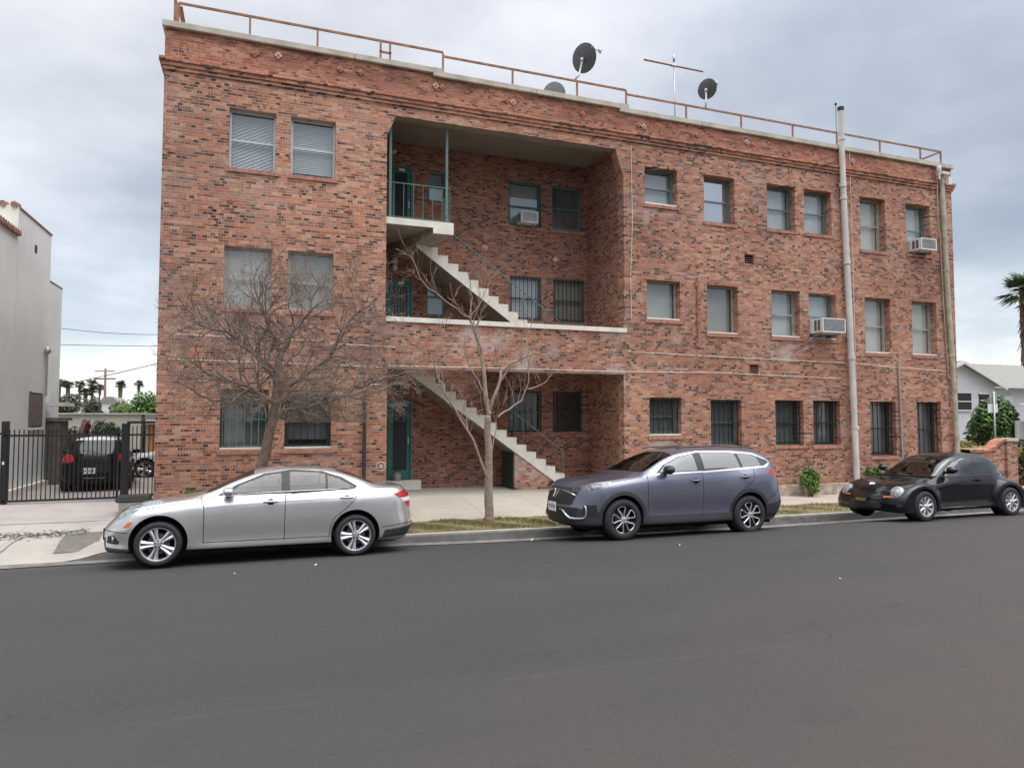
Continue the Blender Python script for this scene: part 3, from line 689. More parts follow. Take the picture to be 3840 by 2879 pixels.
def blind_mesh(b, x0, x1, z0, z1, y, shear=0, m=0, pitch=.05):
    lo = z0-shear*(x1-x0); n = max(2, int((z1-lo)/pitch)); k = 10 if shear else 1
    for i in range(n):
        za, zb = lo+(z1-lo)*i/n, lo+(z1-lo)*(i+1)/n
        for j in range(k):
            xa, xb = x0+(x1-x0)*j/k, x0+(x1-x0)*(j+1)/k
            q = [za+shear*(xa-x0), za+shear*(xb-x0), zb+shear*(xb-x0), zb+shear*(xa-x0)]
            if max(q) <= z0 or min(q) >= z1: continue
            q = [max(z0, min(z1, v)) for v in q]
            b.add([(xa,y,q[0]),(xb,y,q[1]),(xb,y+.018,q[2]),(xa,y+.018,q[3])], [(0,1,2,3)], m)
def window(x0, x1, z0, z1, yf, fr, bl, sash=True, bars=None, sill='brick', blind='flat', reveal=.2, parent=None, label=None, gap=0, pane='pane', inner=True, split=.5, drop=0):
    y = yf+reveal; w = .045
    f = MB()
    f.box(x0, x0+w, y, y+.06, z0, z1); f.box(x1-w, x1, y, y+.06, z0, z1); f.box(x0+w, x1-w, y, y+.06, z1-w, z1); f.box(x0+w, x1-w, y, y+.06, z0, z0+w)
    zm = z0+(z1-z0)*split
    if sash:
        f.box(x0+w, x1-w, y+.012, y+.05, zm-.022, zm+.022)
    if inner:
        v = .032; a0, a1 = x0+w+.004, x1-w-.004
        f.box(a0, a0+v, y+.02, y+.055, z0+w+.002, zm-.024); f.box(a1-v, a1, y+.02, y+.055, z0+w+.002, zm-.024); f.box(a0+v, a1-v, y+.02, y+.055, z0+w+.002, z0+w+.05)
        f.box(a0, a0+v*.8, y+.03, y+.06, zm+.024, z1-w-.002); f.box(a1-v*.8, a1, y+.03, y+.06, zm+.024, z1-w-.002)
    wo = f.build('window', M[fr], parent)
    if label: wo['label'] = label
    p = MB(); p.quad((x0+w,y+.045,z0+w),(x1-w,y+.045,z0+w),(x1-w,y+.045,z1-w),(x0+w,y+.045,z1-w)); p.build('pane', M[pane], wo)
    q = MB(); yb = y+.10; zb0 = z0+w+gap
    if blind == 'slat': blind_mesh(q, x0+w, x1-w, zb0, z1-w, yb)
    elif blind == 'diag':
        blind_mesh(q, x0+w, x1-w, zb0+.02, z1-w, yb, shear=.55, pitch=.075); q.quad((x0+w,yb+.03,z0+w),(x1-w,yb+.03,z0+w),(x1-w,yb+.03,z1-w),(x0+w,yb+.03,z1-w))
    else:
        n = 9
        for i in range(n):
            xa, xb = x0+w+(x1-x0-2*w)*i/n, x0+w+(x1-x0-2*w)*(i+1)/n
            dy0 = .012*math.sin(i*1.9+x0*3); dy1 = .012*math.sin((i+1)*1.9+x0*3)
            q.quad((xa,yb+dy0,zb0),(xb,yb+dy1,zb0),(xb,yb+dy1,z1-w),(xa,yb+dy0,z1-w))
    q.build('blind', M[bl], wo)
    if bars:
        g = MB(); nb, bm_, by = bars; yy = yf+by
        for i in range(nb):
            xx = x0+.05+(x1-x0-.1)*i/(nb-1); g.box(xx-.008, xx+.008, yy, yy+.016, z0+.03, z1-.03)
        for fz in (.06, .5, .94): g.box(x0+.03, x1-.03, yy+.016, yy+.026, z0+(z1-z0)*fz-.01, z0+(z1-z0)*fz+.01)
        g.build('security_bars', M[bm_], wo)
    if sill:
        s = MB()
        if sill in ('brick', 'brick_white'):
            n = int((x1-x0+.12)/.075); xs0, xs1 = x0-.05, x1+.06
            for i in range(n):
                a = xs0+(xs1-xs0)*i/n+.003; c = xs0+(xs1-xs0)*(i+1)/n-.003
                s.prism_x([(yf-.035,z0-.10),(yf-.035,z0-.02),(yf+reveal,z0+.006),(yf+reveal,z0-.10)], a, c)
            s.box(xs0, xs1, yf-.028, yf+reveal-.01, z0-.095, z0-.03, 1)
        if sill == 'brick_white': s.box(x0, x1, yf+.02, yf+reveal+.03, z0+.008, z0+.045, 2)
        s.build('sill', [M['sillbrick'], M['pipe_red'], M['concrete_w']], wo)
    return wo

window(*W_L[0], BY, 'alu', 'blind_w', blind='diag', parent=BLD, reveal=.15, inner=False, gap=.0)
window(*W_L[1], BY, 'alu', 'blind_w', blind='slat', parent=BLD, reveal=.15, inner=False, gap=.08)
window(*W_L[2], BY, 'frame_tan', 'blind_y', blind='flat', parent=BLD, reveal=.12, inner=True, split=.48)
window(*W_L[3], BY, 'frame_tan', 'blind_t', blind='flat', parent=BLD, reveal=.12, inner=True, split=.48)
window(*W_L[4], BY, 'green_dark', 'blind_g', blind='flat', parent=BLD, reveal=.14, bars=(7,'frame_grey',.10), sill='brick_white')
window(*W_L[5], BY, 'green_dark', 'blind_g', blind='flat', parent=BLD, reveal=.14, bars=(7,'iron',.06), sill='brick_white', gap=.16)
fr1 = ['slat','flat','flat','flat','flat','flat']
for i, w in enumerate(W_R1):
    window(*w, BY, ['frame_grey','frame_grey','frame_grey','frame_grey','frame_tan','frame_grey'][i], 'blind_w' if i != 4 else 'blind_y', blind=fr1[i], parent=BLD, reveal=.24, sill='brick_white' if i == 0 else 'brick',
           pane='pane_refl' if i == 1 else 'pane', gap=0)
for i, w in enumerate(W_R2):
    window(*w, BY, ['frame_tan','frame_tan','frame_tan','frame_grey','frame_tan','frame_tan'][i], ['blind_y','blind_t','blind_w','blind_w','blind_y','blind_y'][i], blind='slat' if i == 0 else 'flat', parent=BLD, reveal=.22,
           sill='brick_white', sash=i >= 2, inner=i >= 2)
for i, w in enumerate(W_R3):
    window(*w, BY, 'green_dark' if i > 1 else 'frame_grey', 'blind_g', parent=BLD, reveal=.26, bars=(7 if i < 2 else 6, 'iron', .12), sill='brick_white' if i in (0,) else 'brick', blind='flat')
# recess windows
hi = holes_in
window(*hi[3], RB, 'frame_grey', 'blind_w', parent=BLD, reveal=.06, sill=None, inner=False, blind='slat', sash=True)
window(*hi[4], RB, 'teal', 'blind_w', parent=BLD, reveal=.08, sill='brick', blind='slat', gap=.0, split=.45)
window(*hi[5], RB, 'teal_pale', 'blind_g', parent=BLD, reveal=.08, sill='brick')
window(*hi[6], RB, 'frame_grey', 'blind_w', parent=BLD, reveal=.06, sill=None, inner=False, blind='slat', split=.6)
window(*hi[7], RB, 'frame_grey', 'blind_w', parent=BLD, reveal=.08, sill='brick', bars=(8,'iron',.02))
window(*hi[8], RB, 'frame_grey', 'blind_t', parent=BLD, reveal=.08, sill='brick', bars=(8,'iron',.02))
window(*hi[9], RB, 'green_dark', 'blind_dk', parent=BLD, reveal=.08, sill=None, bars=(6,'frame_grey',.02))
window(*hi[10], RB, 'green_dark', 'blind_dk', parent=BLD, reveal=.08, sill=None)
# doors
def door(x0, x1, z0, z1, y, glass, parent, grille=True, kick=.28, base=None):
    d = MB(); w = .05
    d.box(x0, x0+w, y, y+.08, z0, z1); d.box(x1-w, x1, y, y+.08, z0, z1); d.box(x0+w, x1-w, y, y+.08, z1-w, z1)
    s = .085; a, c = x0+w+.005, x1-w-.005
    d.box(a, a+s, y+.03, y+.065, z0, z1-w-.005); d.box(c-s, c, y+.03, y+.065, z0, z1-w-.005); d.box(a+s, c-s, y+.03, y+.065, z1-w-.10, z1-w-.005); d.box(a+s, c-s, y+.03, y+.065, z0, z0+kick)
    do = d.build('door', M['teal'], parent)
    g = MB(); g.quad((a+s,y+.05,z0+kick),(c-s,y+.05,z0+kick),(c-s,y+.05,z1-w-.1),(a+s,y+.05,z1-w-.1)); g.build('door_screen', M[glass], do)
    if grille:
        g = MB(); n = 6
        for i in range(n):
            xx = a+s+.02+(c-a-2*s-.04)*i/(n-1); g.box(xx-.008, xx+.008, y+.032, y+.046, z0+kick, z1-w-.1)
        for zz in (z0+kick+.02, (z0+z1)/2, z1-w-.12): g.box(a+s, c-s, y+.028, y+.034, zz-.012, zz+.012)
        g.build('door_grille', M['iron'], do)
    h = MB(); h.lathe([(0,-.05),(.022,-.045),(.026,-.03),(.012,-.02),(.012,0)], (c-s/2, y+.03, z0+1.0), n=12); h.box(c-s/2-.018, c-s/2+.018, y+.022, y+.03, z0+.93, z0+1.12); h.build('door_handle', M['steel'], do, smooth=True, ang=40)
    return do
door(3.12, 3.74, 7.03, 9.06, RB-.02, 'blind_dk', BLD)
door(3.05, 3.76, 3.9, 5.93, RB-.02, 'blind_g', BLD)
door(3.12, 3.77, .60, 2.72, RB-.02, 'blind_dk', BLD, grille=False, kick=.24)
b = MB(); b.box(2.9, 3.95, 17.86, RB-.002, .25, .59); b.build('door_step', M['concrete_w'], BLD, bevel=.01)
# house numbers above the doors: small pale plates in the photo
for (z) in (9.0-.02, 5.87):
    b = MB(); b.box(3.36, 3.52, RB-.034, RB-.02, z-.03, z+.035); b.build('number_plate', M['white'], BLD)
# porch lamp between the first and second storeys
b = MB(); b.lathe([(0,.02),(.07,.02),(.085,.10),(.06,.17),(.03,.19),(0,.2)], (3.25,RB-.12,6.35), 'z', 16); b.lathe([(0,-.18),(.05,-.17),(.075,-.1),(.06,-.02),(0,0)], (3.25,RB-.12,6.35), 'z', 16); b.box(3.22,3.28,RB-.1,RB,6.3,6.42)
b.build('porch_lamp', M['blind_y'], BLD, smooth=True, ang=40)
b = MB(); b.lathe([(0,.02),(.07,.02),(.08,.09),(.05,.13),(0,.14)], (3.2,RB-.12,9.35), 'z', 16); b.box(3.17,3.23,RB-.1,RB,9.38,9.44); b.build('porch_lamp', M['blind_y'], BLD, smooth=True, ang=40)

# landing with its edge beam
b = MB()
b.prism_z([(RX0,16.18),(4.34,16.18),(4.22,17.1),(3.66,17.12),(3.62,RB),(RX0,RB)], 6.89, 7.03)
b.add([(3.85,16.18,6.9),(4.34,16.18,6.9),(4.34,16.18,6.75),(3.85,16.18,6.75),(3.10,RB,6.9),(3.75,RB,6.9),(3.75,RB,6.55),(3.10,RB,6.55)], [(0,1,2,3),(4,7,6,5),(0,3,7,4),(1,5,6,2),(3,2,6,7)])
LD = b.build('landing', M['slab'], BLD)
b = MB(); b.box(RX0+.001, 4.345, 16.15, 16.18, 6.88, 7.04); b.box(3.83, 4.345, 16.149, 16.179, 6.745, 6.885); b.build('landing_edge', M['concrete_w'], LD)
# stairs
def stair(x_top, z_top, n, rise, run, y0, y1, name):
    b = MB(); 
    pts = [(x_top, z_top)]
    x, z = x_top, z_top
    top = []
    for i in range(n):
        z -= rise; top += [(x, z+rise), (x, z)]; x += run
    top.append((x, z))
    # profile: sawtooth top, straight soffit
    t = .30
    low = [(x_top+run*(n-.15), z_top-rise*n), (x_top-.05, z_top-rise*.2-t-.05)]
    mm = 0
    fl = b
    # side faces are built as strips, so the notches stay crisp
    for (yy) in (y0, y1):
        for i in range(n):
            xa = x_top+run*i; xb = xa+run; zt = z_top-rise*(i+1)
            sa = z_top-rise*.2-t-.05-(rise/run)*(xa-x_top+.05); sb = sa-rise
            sa = max(sa, z_top-rise*n); sb = max(sb, z_top-rise*n)
            if zt > sb+.001: b.quad((xa,yy,sa),(xb,yy,sb),(xb,yy,zt),(xa,yy,zt), 0)
    for i in range(n):
        xa = x_top+run*i; zt = z_top-rise*(i+1)
        b.quad((xa,y0,zt),(xa+run,y0,zt),(xa+run,y1,zt),(xa,y1,zt), 0)      # tread
        b.quad((xa,y0,zt),(xa,y1,zt),(xa,y1,zt+rise),(xa,y0,zt+rise), 0)    # riser
    za = z_top-rise*.2-t-.05
    zs0 = za-(rise/run)*.05; ze = z_top-rise*n; xe = x_top+(zs0-ze)/(rise/run)
    b.quad((x_top,y0+.001,zs0),(x_top,y1,zs0),(xe,y1,ze),(xe,y0+.001,ze), 1)
    b.quad((x_top,y0,zs0),(x_top,y1,zs0),(x_top,y1,z_top),(x_top,y0,z_top), 1)
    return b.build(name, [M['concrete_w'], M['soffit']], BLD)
S1 = stair(3.62, 7.03, 16, 3.13/16, .2775, 17.1, RB, 'upper_staircase')
S2 = stair(3.28, 3.9, 18, 3.57/18, .2795, 17.1, RB, 'lower_staircase')
# closet under the lower flight
b = MB()
sl = lambda x: 3.9-.04-.35-(3.57/18/.2795)*(x-3.28+.05)
b.add([(6.31,17.13,.1),(8.0,17.13,.1),(8.0,17.13,max(.33,sl(8.0))),(6.31,17.13,sl(6.31))], [(0,1,2,3)])
b.add([(6.31,17.13,.1),(6.31,17.13,sl(6.31)),(6.31,17.22,sl(6.31)),(6.31,17.22,.1)], [(0,1,2,3)])
b.build('stair_wall', M['brick_pale'], BLD)
b = MB(); b.add([(6.31,18.1,.1),(6.31,18.1,sl(6.31)),(6.31,RB,sl(6.31)),(6.31,RB,.1)], [(0,1,2,3)]); b.build('stair_wall', M['brick_shaded'], BLD)
b = MB(); b.box(6.315, 6.34, 17.22, 18.1, .36, sl(6.31)-.02); b.box(6.30, 6.33, 17.22, 17.27, .34, sl(6.31)-.01); b.box(6.30, 6.33, 18.05, 18.1, .34, sl(6.31)-.01)
b.box(6.295,6.315,17.3,17.33,.95,1.05); b.build('closet_door', simple('dark_green_door', (.03,.06,.04), .6, var=.15), BLD)
b = MB(); b.box(7.30,7.42,17.105,17.129,.42,.53); b.build('crawl_vent', M['pipe_dk'], BLD)
b = MB(); b.box(8.0,9.0,17.05,RB-.002,.2,.44); b.build('bottom_step', M['concrete_w'], BLD, bevel=.01)
b = MB(); b.box(7.30,7.42,17.10,17.104,.42,.53); b.build('crawl_vent', M['pipe_dk'], BLD)
# balcony posts, railing, stair handrails
for x_ in (2.76, 4.16):
    b = MB(); b.box(x_,x_+.06,16.24,16.30,7.03,9.75); b.build('balcony_post', M['teal_pale'], BLD)
b = MB(); b.tube([(2.70,16.27,7.93),(4.28,16.27,7.93),(4.28,17.08,7.93)], .016, 6); b.tube([(2.70,16.27,7.1),(4.28,16.27,7.1),(4.28,17.08,7.1)], .012, 6)
for i in range(6): b.tube([(2.88+i*.24,16.27,7.03),(2.88+i*.24,16.27,7.93)], .009, 5)
for y in (16.27,16.45,16.65,16.85,17.05): b.tube([(4.28,y,7.03),(4.28,y,7.93)], .009, 5)
b.build('balcony_railing', M['teal_pale'], BLD)
b = MB(); k = 3.13/16/.2775
b.tube([(4.30,17.08,7.93),(4.42,17.12,7.52)]+[(x, 17.12, 7.03+.62-k*(x-3.7)) for x in (4.6,6,7.2,7.9)], .019, 6)
b.tube([(7.2,17.12,7.65-k*3.5),(7.2,17.12,4.65)], .011, 5)
b.build('handrail', M['frame_grey'], BLD, smooth=True)
b = MB(); b.tube([(5.2,17.12,3.2),(7.55,17.12,1.45),(7.72,17.12,1.32),(7.72,17.12,.5)], .014, 6); b.tube([(6.55,17.12,2.2),(6.55,17.12,1.4)], .012, 5); b.build('handrail', M['frame_grey'], BLD, smooth=True)
# hose reel / round canister beside the foot of the stair
# roof railing
b = MB(); yr = 16.22
segs = [(-1.9,4.07,11.37),(4.07,9.25,11.27),(9.25,21.22,11.16)]
for (xa, xb, zt) in segs: b.box(xa, xb, yr-.022, yr+.022, zt-.045, zt)
posts = [-1.9,-.43,1.05,2.52,2.75,4.07,5.92,7.76,9.25,11.19,13.09,14.99,16.72,18.5,20.27,21.2]
for x in posts:
    zt = 11.37 if x <= 4.07 else (11.27 if x <= 9.25 else 11.16); zb = (10.78 if x < 3.9 else 10.7 if x < 9.05 else 10.61)
    b.box(x-.022, x+.022, yr-.02, yr+.02, zb, zt-.046)
b.box(2.5, 2.78, yr-.02, yr+.02, 11.06, 11.1)
b.tube([(-1.86,yr+.1,11.34),(-1.70,yr+1.0,10.4)], .03, 4); b.box(-1.99,-1.93,yr-.03,yr+.03,10.78,11.4)
b.box(-1.93,-1.88,yr+.03,YB-1,11.32,11.365); b.box(21.18,21.22,yr+.03,YB-1,11.11,11.155)
for yy in (18,20,22,24,26,28): b.box(-1.93,-1.88,yy,yy+.04,10.6,11.32); b.box(21.18,21.22,yy,yy+.04,10.5,11.11)
b.build('roof_railing', M['rust'], BLD)

# pipes on the facade
def pipe(pts, r, mat, name, couplings=(), n=14, parent=BLD):
    b = MB(); b.tube(pts, r, n)
    for (p, q) in couplings: b.tube([p, q], r*1.22, n)
    return b.build(name, M[mat], parent, smooth=True, ang=50)
PXY = 15.88
pipe([(16.55,PXY,11.68),(16.555,PXY,10.4),(16.57,PXY,9.35),(16.66,PXY-.02,6.0),(16.72,PXY-.03,3.5),(16.78,PXY-.06,.32),(16.78,PXY-.06,-.05)], .088, 'pipe_w', 'vent_pipe',
     [((16.56,PXY,9.28),(16.562,PXY,9.42)),((16.575,PXY,8.9),(16.577,PXY,8.98)),((16.63,PXY-.02,6.9),(16.632,PXY-.02,7.0)),((16.70,PXY-.03,4.0),(16.70,PXY-.03,4.1)),((16.76,PXY-.05,1.9),(16.76,PXY-.05,2.0)),((16.55,PXY,10.74),(16.55,PXY,10.80))])
b = MB(); b.tube([(16.55,PXY,11.66),(16.55,PXY,11.78)], .096, 14); b.build('pipe_cap', M['iron'], BLD, smooth=True, ang=50)
pipe([(16.79,16.3,10.7),(16.79,16.3,12.1)], .012, 'frame_grey', 'antenna_mast', n=6)
b = MB(); b.lathe([(0,-.04),(.035,-.03),(.035,.03),(0,.04)], (16.79,16.3,12.1), 'z', 10); b.build('mast_tip', M['iron'], BLD)
pipe([(20.78,15.88,10.22),(20.80,15.88,9.0),(20.88,15.88,6.2),(21.02,15.87,3.2),(21.08,15.86,1.2),(21.08,15.86,-.1)], .075, 'pipe_tan', 'cable_riser', [((20.86,15.88,7.0),(20.865,15.88,7.1)),((20.97,15.87,4.2),(20.975,15.87,4.3))])
b = MB(); b.box(20.62,20.95,15.72,15.95,10.17,10.24); b.lathe([(0,0),(.05,.02),(.07,.14),(.05,.22),(0,.24)], (20.62,15.84,10.24), 'z', 10); b.tube([(20.62,15.84,10.0),(20.62,15.84,10.4)], .03, 8)
b.box(20.86,20.99,15.70,15.80,9.83,10.08)
b.build('security_lamp', M['white'], BLD)
pipe([(20.62,15.93,10.45),(20.62,15.93,8.6),(20.7,15.94,8.2),(20.75,15.94,6),(20.9,15.95,3.5)], .016, 'pipe_tan', 'cable', n=6)
pipe([(2.19,15.93,2.86),(2.19,15.93,.5)], .042, 'pipe_dk', 'downspout', [((2.19,15.93,2.55),(2.19,15.93,2.62)),((2.19,15.93,1.15),(2.19,15.93,1.22))])
pipe([(2.19,15.93,2.86),(2.19,15.95,3.0),(2.65,15.96,3.02)], .02, 'pipe_tan', 'conduit', n=6)
pipe([(11.31,15.965,6.15),(11.32,15.965,4.33)], .022, 'pipe_red', 'conduit', n=8)
for z_ in (5.9, 4.2):
    b = MB(); b.box(11.25,11.38,15.96,15.99,z_,z_+.14); b.build('conduit_box', M['pipe_red'], BLD)
pipe([(18.73,15.96,4.0),(18.78,15.96,2.5),(18.8,15.96,1.0)], .028, 'steel', 'conduit', n=8)
# thin cables strung on the wall
for pts in ([(9.25,15.975,9.6),(9.27,15.97,7.5),(9.2,15.97,6.0),(9.22,15.97,4.8)], [(-1.9,15.97,4.02),(0,15.97,3.98),(1.2,15.97,3.99)], [(1.4,15.97,3.93),(2.9,15.97,3.9)], [(2.7,15.97,3.45),(5,15.965,3.47),(9,15.965,3.46),(12,15.97,3.5),(16.4,15.97,3.42)],
            [(9.1,15.97,4.0),(12,15.97,3.95),(16.5,15.97,3.9)], [(16.85,15.97,3.9),(19,15.97,3.8),(20.9,15.97,3.75)], [(-1.9,15.97,3.48),(.0,15.97,3.46),(2.6,15.97,3.42)], [(16.95,15.96,10.7),(16.97,15.96,7),(17.0,15.96,1)]):
    pipe(pts, .0075, 'concrete_w', 'wall_cable', n=5)
b = MB(); b.lathe([(.085,-.012),(.1,-.02),(.11,-.012),(.11,0)], (2.58,15.99,1.115), 'y', 28); b.lathe([(0,-.015),(.055,-.015),(.055,0)], (2.58,15.99,1.115), 'y', 20)
b.prism_y([(2.55,1.07),(2.61,1.07),(2.60,1.16),(2.56,1.16)], 15.965, 15.975)
b.build('round_cleanout_cover', M['plate_pale'], BLD)
# low patio canister by the door
t = thing('wall_cap', 'small round silver tub beside the teal ground floor door', 'tub', (3.32, 17.75, .60))
b = MB(); b.lathe([(0,0),(.09,0),(.12,.10),(.12,.17),(.07,.22),(0,.23)], (3.32,17.95,.60), 'z', 16); b.build('tub_body', M['steel'], t, smooth=True, ang=40)
t.name = 'metal_tub'; t.location = (3.32,17.95,.60)
for ch in t.children: ch.data.transform(Matrix.Translation((0,-.2,0)))

# air conditioners
def aircon(x0, x1, z0, z1, y0, y1, label):
    t = thing('air_conditioner', label, 'air conditioner', ((x0+x1)/2, (y0+y1)/2, z0), 'window air conditioners')
    b = MB(); b.box(x0, x1, y0+.03, y1, z0, z1); b.build('casing', M['ac'], t, bevel=.008)
    b = MB(); w = .035
    b.box(x0, x0+w, y0, y0+.03, z0, z1); b.box(x1-w, x1, y0, y0+.03, z0, z1); b.box(x0+w, x1-w, y0, y0+.03, z1-w, z1); b.box(x0+w, x1-w, y0, y0+.03, z0, z0+w)
    g = b.build('front_grille', M['ac'], t)
    b = MB(); n = int((z1-z0-2*w)/.022)
    for i in range(n):
        zz = z0+w+.004+(z1-z0-2*w-.008)*i/n; b.box(x0+w, x1-w, y0+.012, y0+.026, zz, zz+.011)
    b.build('louvre', M['steel'], g)
    for s in (x0-.004, x1+.0):
        b = MB()
        for k in range(2): b.box(s, s+.004, y0+.10+k*.13, y0+.19+k*.13, z0+.06, z1-.05)
        b.build('side_vent', M['ac_dark'], t)
    for xx in (x0+.08, x1-.10):
        b = MB(); b.box(xx, xx+.02, y0+.12, y1, z0-.03, z0-.002); b.prism_x([(y0+.14,z0-.031),(y1,z0-.031),(y1,z0-.16)], xx, xx+.018)
        b.build('bracket', M['steel'], t)
aircon(19.45, 20.12, 7.56, 7.93, 15.62, 16.22, 'air conditioner in the top floor window nearest the building\'s right corner')
aircon(15.30, 16.17, 4.74, 5.16, 15.52, 16.2, 'wide air conditioner on brackets in the second floor window')
aircon(6.80, 7.32, 7.80, 8.13, 17.9, 18.31, 'small air conditioner in the window of the recessed stair bay')

# satellite dishes and antenna
def dish(c, r, aim, mastpts, label, mat='dish', squash=1.12, arm=True):
    t = thing('satellite_dish', label, 'satellite dish', mastpts[0], 'rooftop satellite dishes')
    b = MB(); n = 36; rings = 6
    prof = [(r*i/rings, .20*r*(i/rings)**2) for i in range(rings+1)]
    base = len(b.v)
    Mx = Vector((0,0,1)).rotation_difference(Vector(aim).normalized()).to_matrix()
    for side in (0, 1):
        for (rr, h) in prof:
            for k in range(n):
                a = 2*PI*k/n; p = Mx @ Vector((rr*math.cos(a), rr*squash*math.sin(a), h-.02*side)); b.v.append(tuple(Vector(c)+p))
    for side in (0, 1):
        for i in range(rings):
            for k in range(n):
                q = side*(rings+1)*n + i*n; b.f.append([q+k, q+(k+1) % n, q+n+(k+1) % n, q+n+k]); b.m.append(0)
    q = rings*n; q2 = q+(rings+1)*n
    for k in range(n): b.f.append([q+k, q+(k+1) % n, q2+(k+1) % n, q2+k]); b.m.append(0)
    b.build('reflector', M[mat], t, smooth=True, ang=50)
    b = MB(); b.tube(mastpts, .028, 8); b.build('mast', M['steel'], t, smooth=True)
    if arm:
        e = Vector(c)+Mx @ Vector((0,-r*squash*.95,0)); f = Vector(c)+Vector(aim).normalized()*r*1.9+Mx @ Vector((0,-r*.45,0))
        b = MB(); b.tube([e, f], .014, 6); b.tube([f-Vector((.0,.0,.02)), f+Vector((0,0,.09))], .035, 8); b.tube([f+Vector((-.05,0,.05)), f+Vector((.06,.02,.10))], .03, 8)
        b.tube([Vector(mastpts[-1]), Vector(c)+Mx @ Vector((0,0,-.05))], .05, 8); b.build('feed_arm', M['steel'], t, smooth=True)
dish((8.03,16.4,12.02), .36, (.82,.42,.42), [(7.70,16.25,11.28),(7.86,16.3,11.48),(7.98,16.35,11.9)], 'largest dark satellite dish, on the rail above the recess')
dish((12.03,16.4,11.83), .27, (.80,.45,.42), [(11.87,16.25,11.18),(11.93,16.3,11.4),(11.97,16.35,11.72)], 'small dark satellite dish on the railing right of the antenna')
dish((8.1,18.6,11.98), .36, (.5,.5,.45), [(8.1,18.7,9.9),(8.1,18.65,11.5),(8.1,18.62,11.8)], 'pale grey dish showing just its top edge behind the coping', 'dish_pale', arm=False)
t = thing('antenna', 'T shaped rooftop antenna with a long rusty crossbar', 'antenna', (11.35,17,9.9))
b = MB(); b.tube([(11.35,17,9.9),(11.32,17,12.95)], .022, 8); b.build('mast', M['steel'], t, smooth=True)
b = MB(); b.tube([(10.30,17,12.70),(12.34,17,12.70)], .026, 8); b.build('crossbar', M['rust'], t, smooth=True)
b = MB(); b.tube([(11.32,17,12.82),(11.32,17,13.03)], .035, 8); b.tube([(11.23,17,12.70),(11.41,17,12.70)], .04, 8); b.build('clamp', M['steel'], t, smooth=True)
b = MB(); b.tube([(11.85,17,12.6),(10.3,17.4,10.9)], .004, 4); b.build('guy_wire', M['steel'], t)
# small rooftop turbine vents
for i, x in enumerate((15.75, 16.1)):
    t = thing('roof_vent', ['white rooftop vent cap nearer the antenna', 'white rooftop vent cap next to the tall vent pipe'][i], 'roof vent', (x,17.2,9.9), 'white vent caps on the roof')
    b = MB(); b.tube([(x,17.2,9.9),(x,17.2,10.78)], .07, 12); b.build('vent_stack', M['white'], t, smooth=True, ang=50)
    b = MB(); b.lathe([(.02,0),(.12,.03),(.13,.08),(.08,.14),(0,.16)], (x,17.2,10.75), 'z', 14); b.build('vent_cap', M['white'], t, smooth=True)

# ================================================================== LEFT NEIGHBOUR
NX = -6.35
NB = thing('stucco_building', 'grey stucco building with clay tile edging left of the gated driveway', 'building', (NX-3, 21, 0))
b = MB()
b.box(NX-8, NX, 17.3, 21.85, -.3, 7.2); b.box(NX-8, NX+.0, 21.86, 24.9, -.3, 7.95)
b.box(NX-8, NX-.22, 24.9, 27.2, -.3, 6.65)
b.build('wall', M['stucco'], NB)
b = MB(); b.quad((NX-8,21.845,7.21),(NX-.001,21.845,7.21),(NX-.001,21.845,8.02),(NX-8,21.845,8.02)); b.build('upper_front', M['stucco_l'], NB)
b = MB()
n = 24
for i in range(n):   # barrel tiles along the lower side coping
    y = 17.35+(21.8-17.35)*i/n
    b.tube([(NX-.16,y+.09,7.23),(NX+.10,y+.09,7.22)], .085, 8)
for i in range(30):
    x = NX-8+8.05*i/30; b.tube([(x+.12,21.78,8.02),(x+.12,22.05,8.06)], .09, 8)
b.box(NX-.2, NX+.03, 21.9, 24.92, 7.95, 7.99); b.box(NX-.5, NX-.20, 24.93, 27.2, 6.65, 6.68)
b.build('roof_tile', M['tile'], NB, smooth=True, ang=50)
b = MB(); b.box(NX-.05, NX+.006, 23.24, 24.5, 1.96, 2.98, 0); b.box(NX+.006, NX+.05, 23.24, 23.33, 1.92, 3.0, 1); b.box(NX+.006, NX+.03, 23.36, 24.46, 2.0, 2.93, 1)
b.box(NX+.006, NX+.06, 23.2, 24.54, 1.88, 1.95, 2)
b.build('window', [M['room'], M['wood_gr'], M['stucco']], NB)
b = MB()
for i in range(4): b.box(NX+.001, NX+.012, 23.28+.0, 23.5, 7.07+.06*i, 7.105+.06*i)
b.build('wall_vent', M['room'], NB)
b = MB(); b.box(NX-.12, NX+.5, 24.93, 26.1, 2.6, 2.72); b.build('canopy', M['stucco_l'], NB)
b = MB(); b.box(NX-.12, NX+.45, 25.0, 26.1, 2.15, 2.24); b.box(NX-.1,NX+.36,25.1,26,.1,2.14); b.build('meter_cabinet', M['wood_gr'], NB)
b = MB(); b.box(NX, NX+.12, 17.3, 24.9, -.1, .32); b.build('base_curb', M['stucco_l'], NB)
b = MB(); b.tube([(NX+.06,24.6,4.25),(NX+.06,24.6,2.9)], .035, 8); b.lathe([(.04,0),(.1,.05),(.1,.15),(.0,.24)], (NX+.07,24.6,4.2), 'z', 10); b.build('conduit', M['steel'], NB, smooth=True, ang=50)
t = thing('wooden_fence', 'tall grey weathered board fence beyond the stucco wall', 'fence', (NX+.35, 26, .1))
b = MB()
for i in range(34): b.box(NX+.5, NX+.53+.006*(i % 2), 26.1+i*.16, 26.1+i*.16+.152, .1, 1.75)
for i in range(9): b.box(NX+.001+.055*i, NX+.05+.055*i, 26.09, 26.11, .1, 1.72)
b.build('fence_board', M['wood_gr'], t)
t = thing('wooden_fence', 'grey boarded screen along the driveway beside the black hatchback', 'fence', (NX+.13, 22, .1))
b = MB()
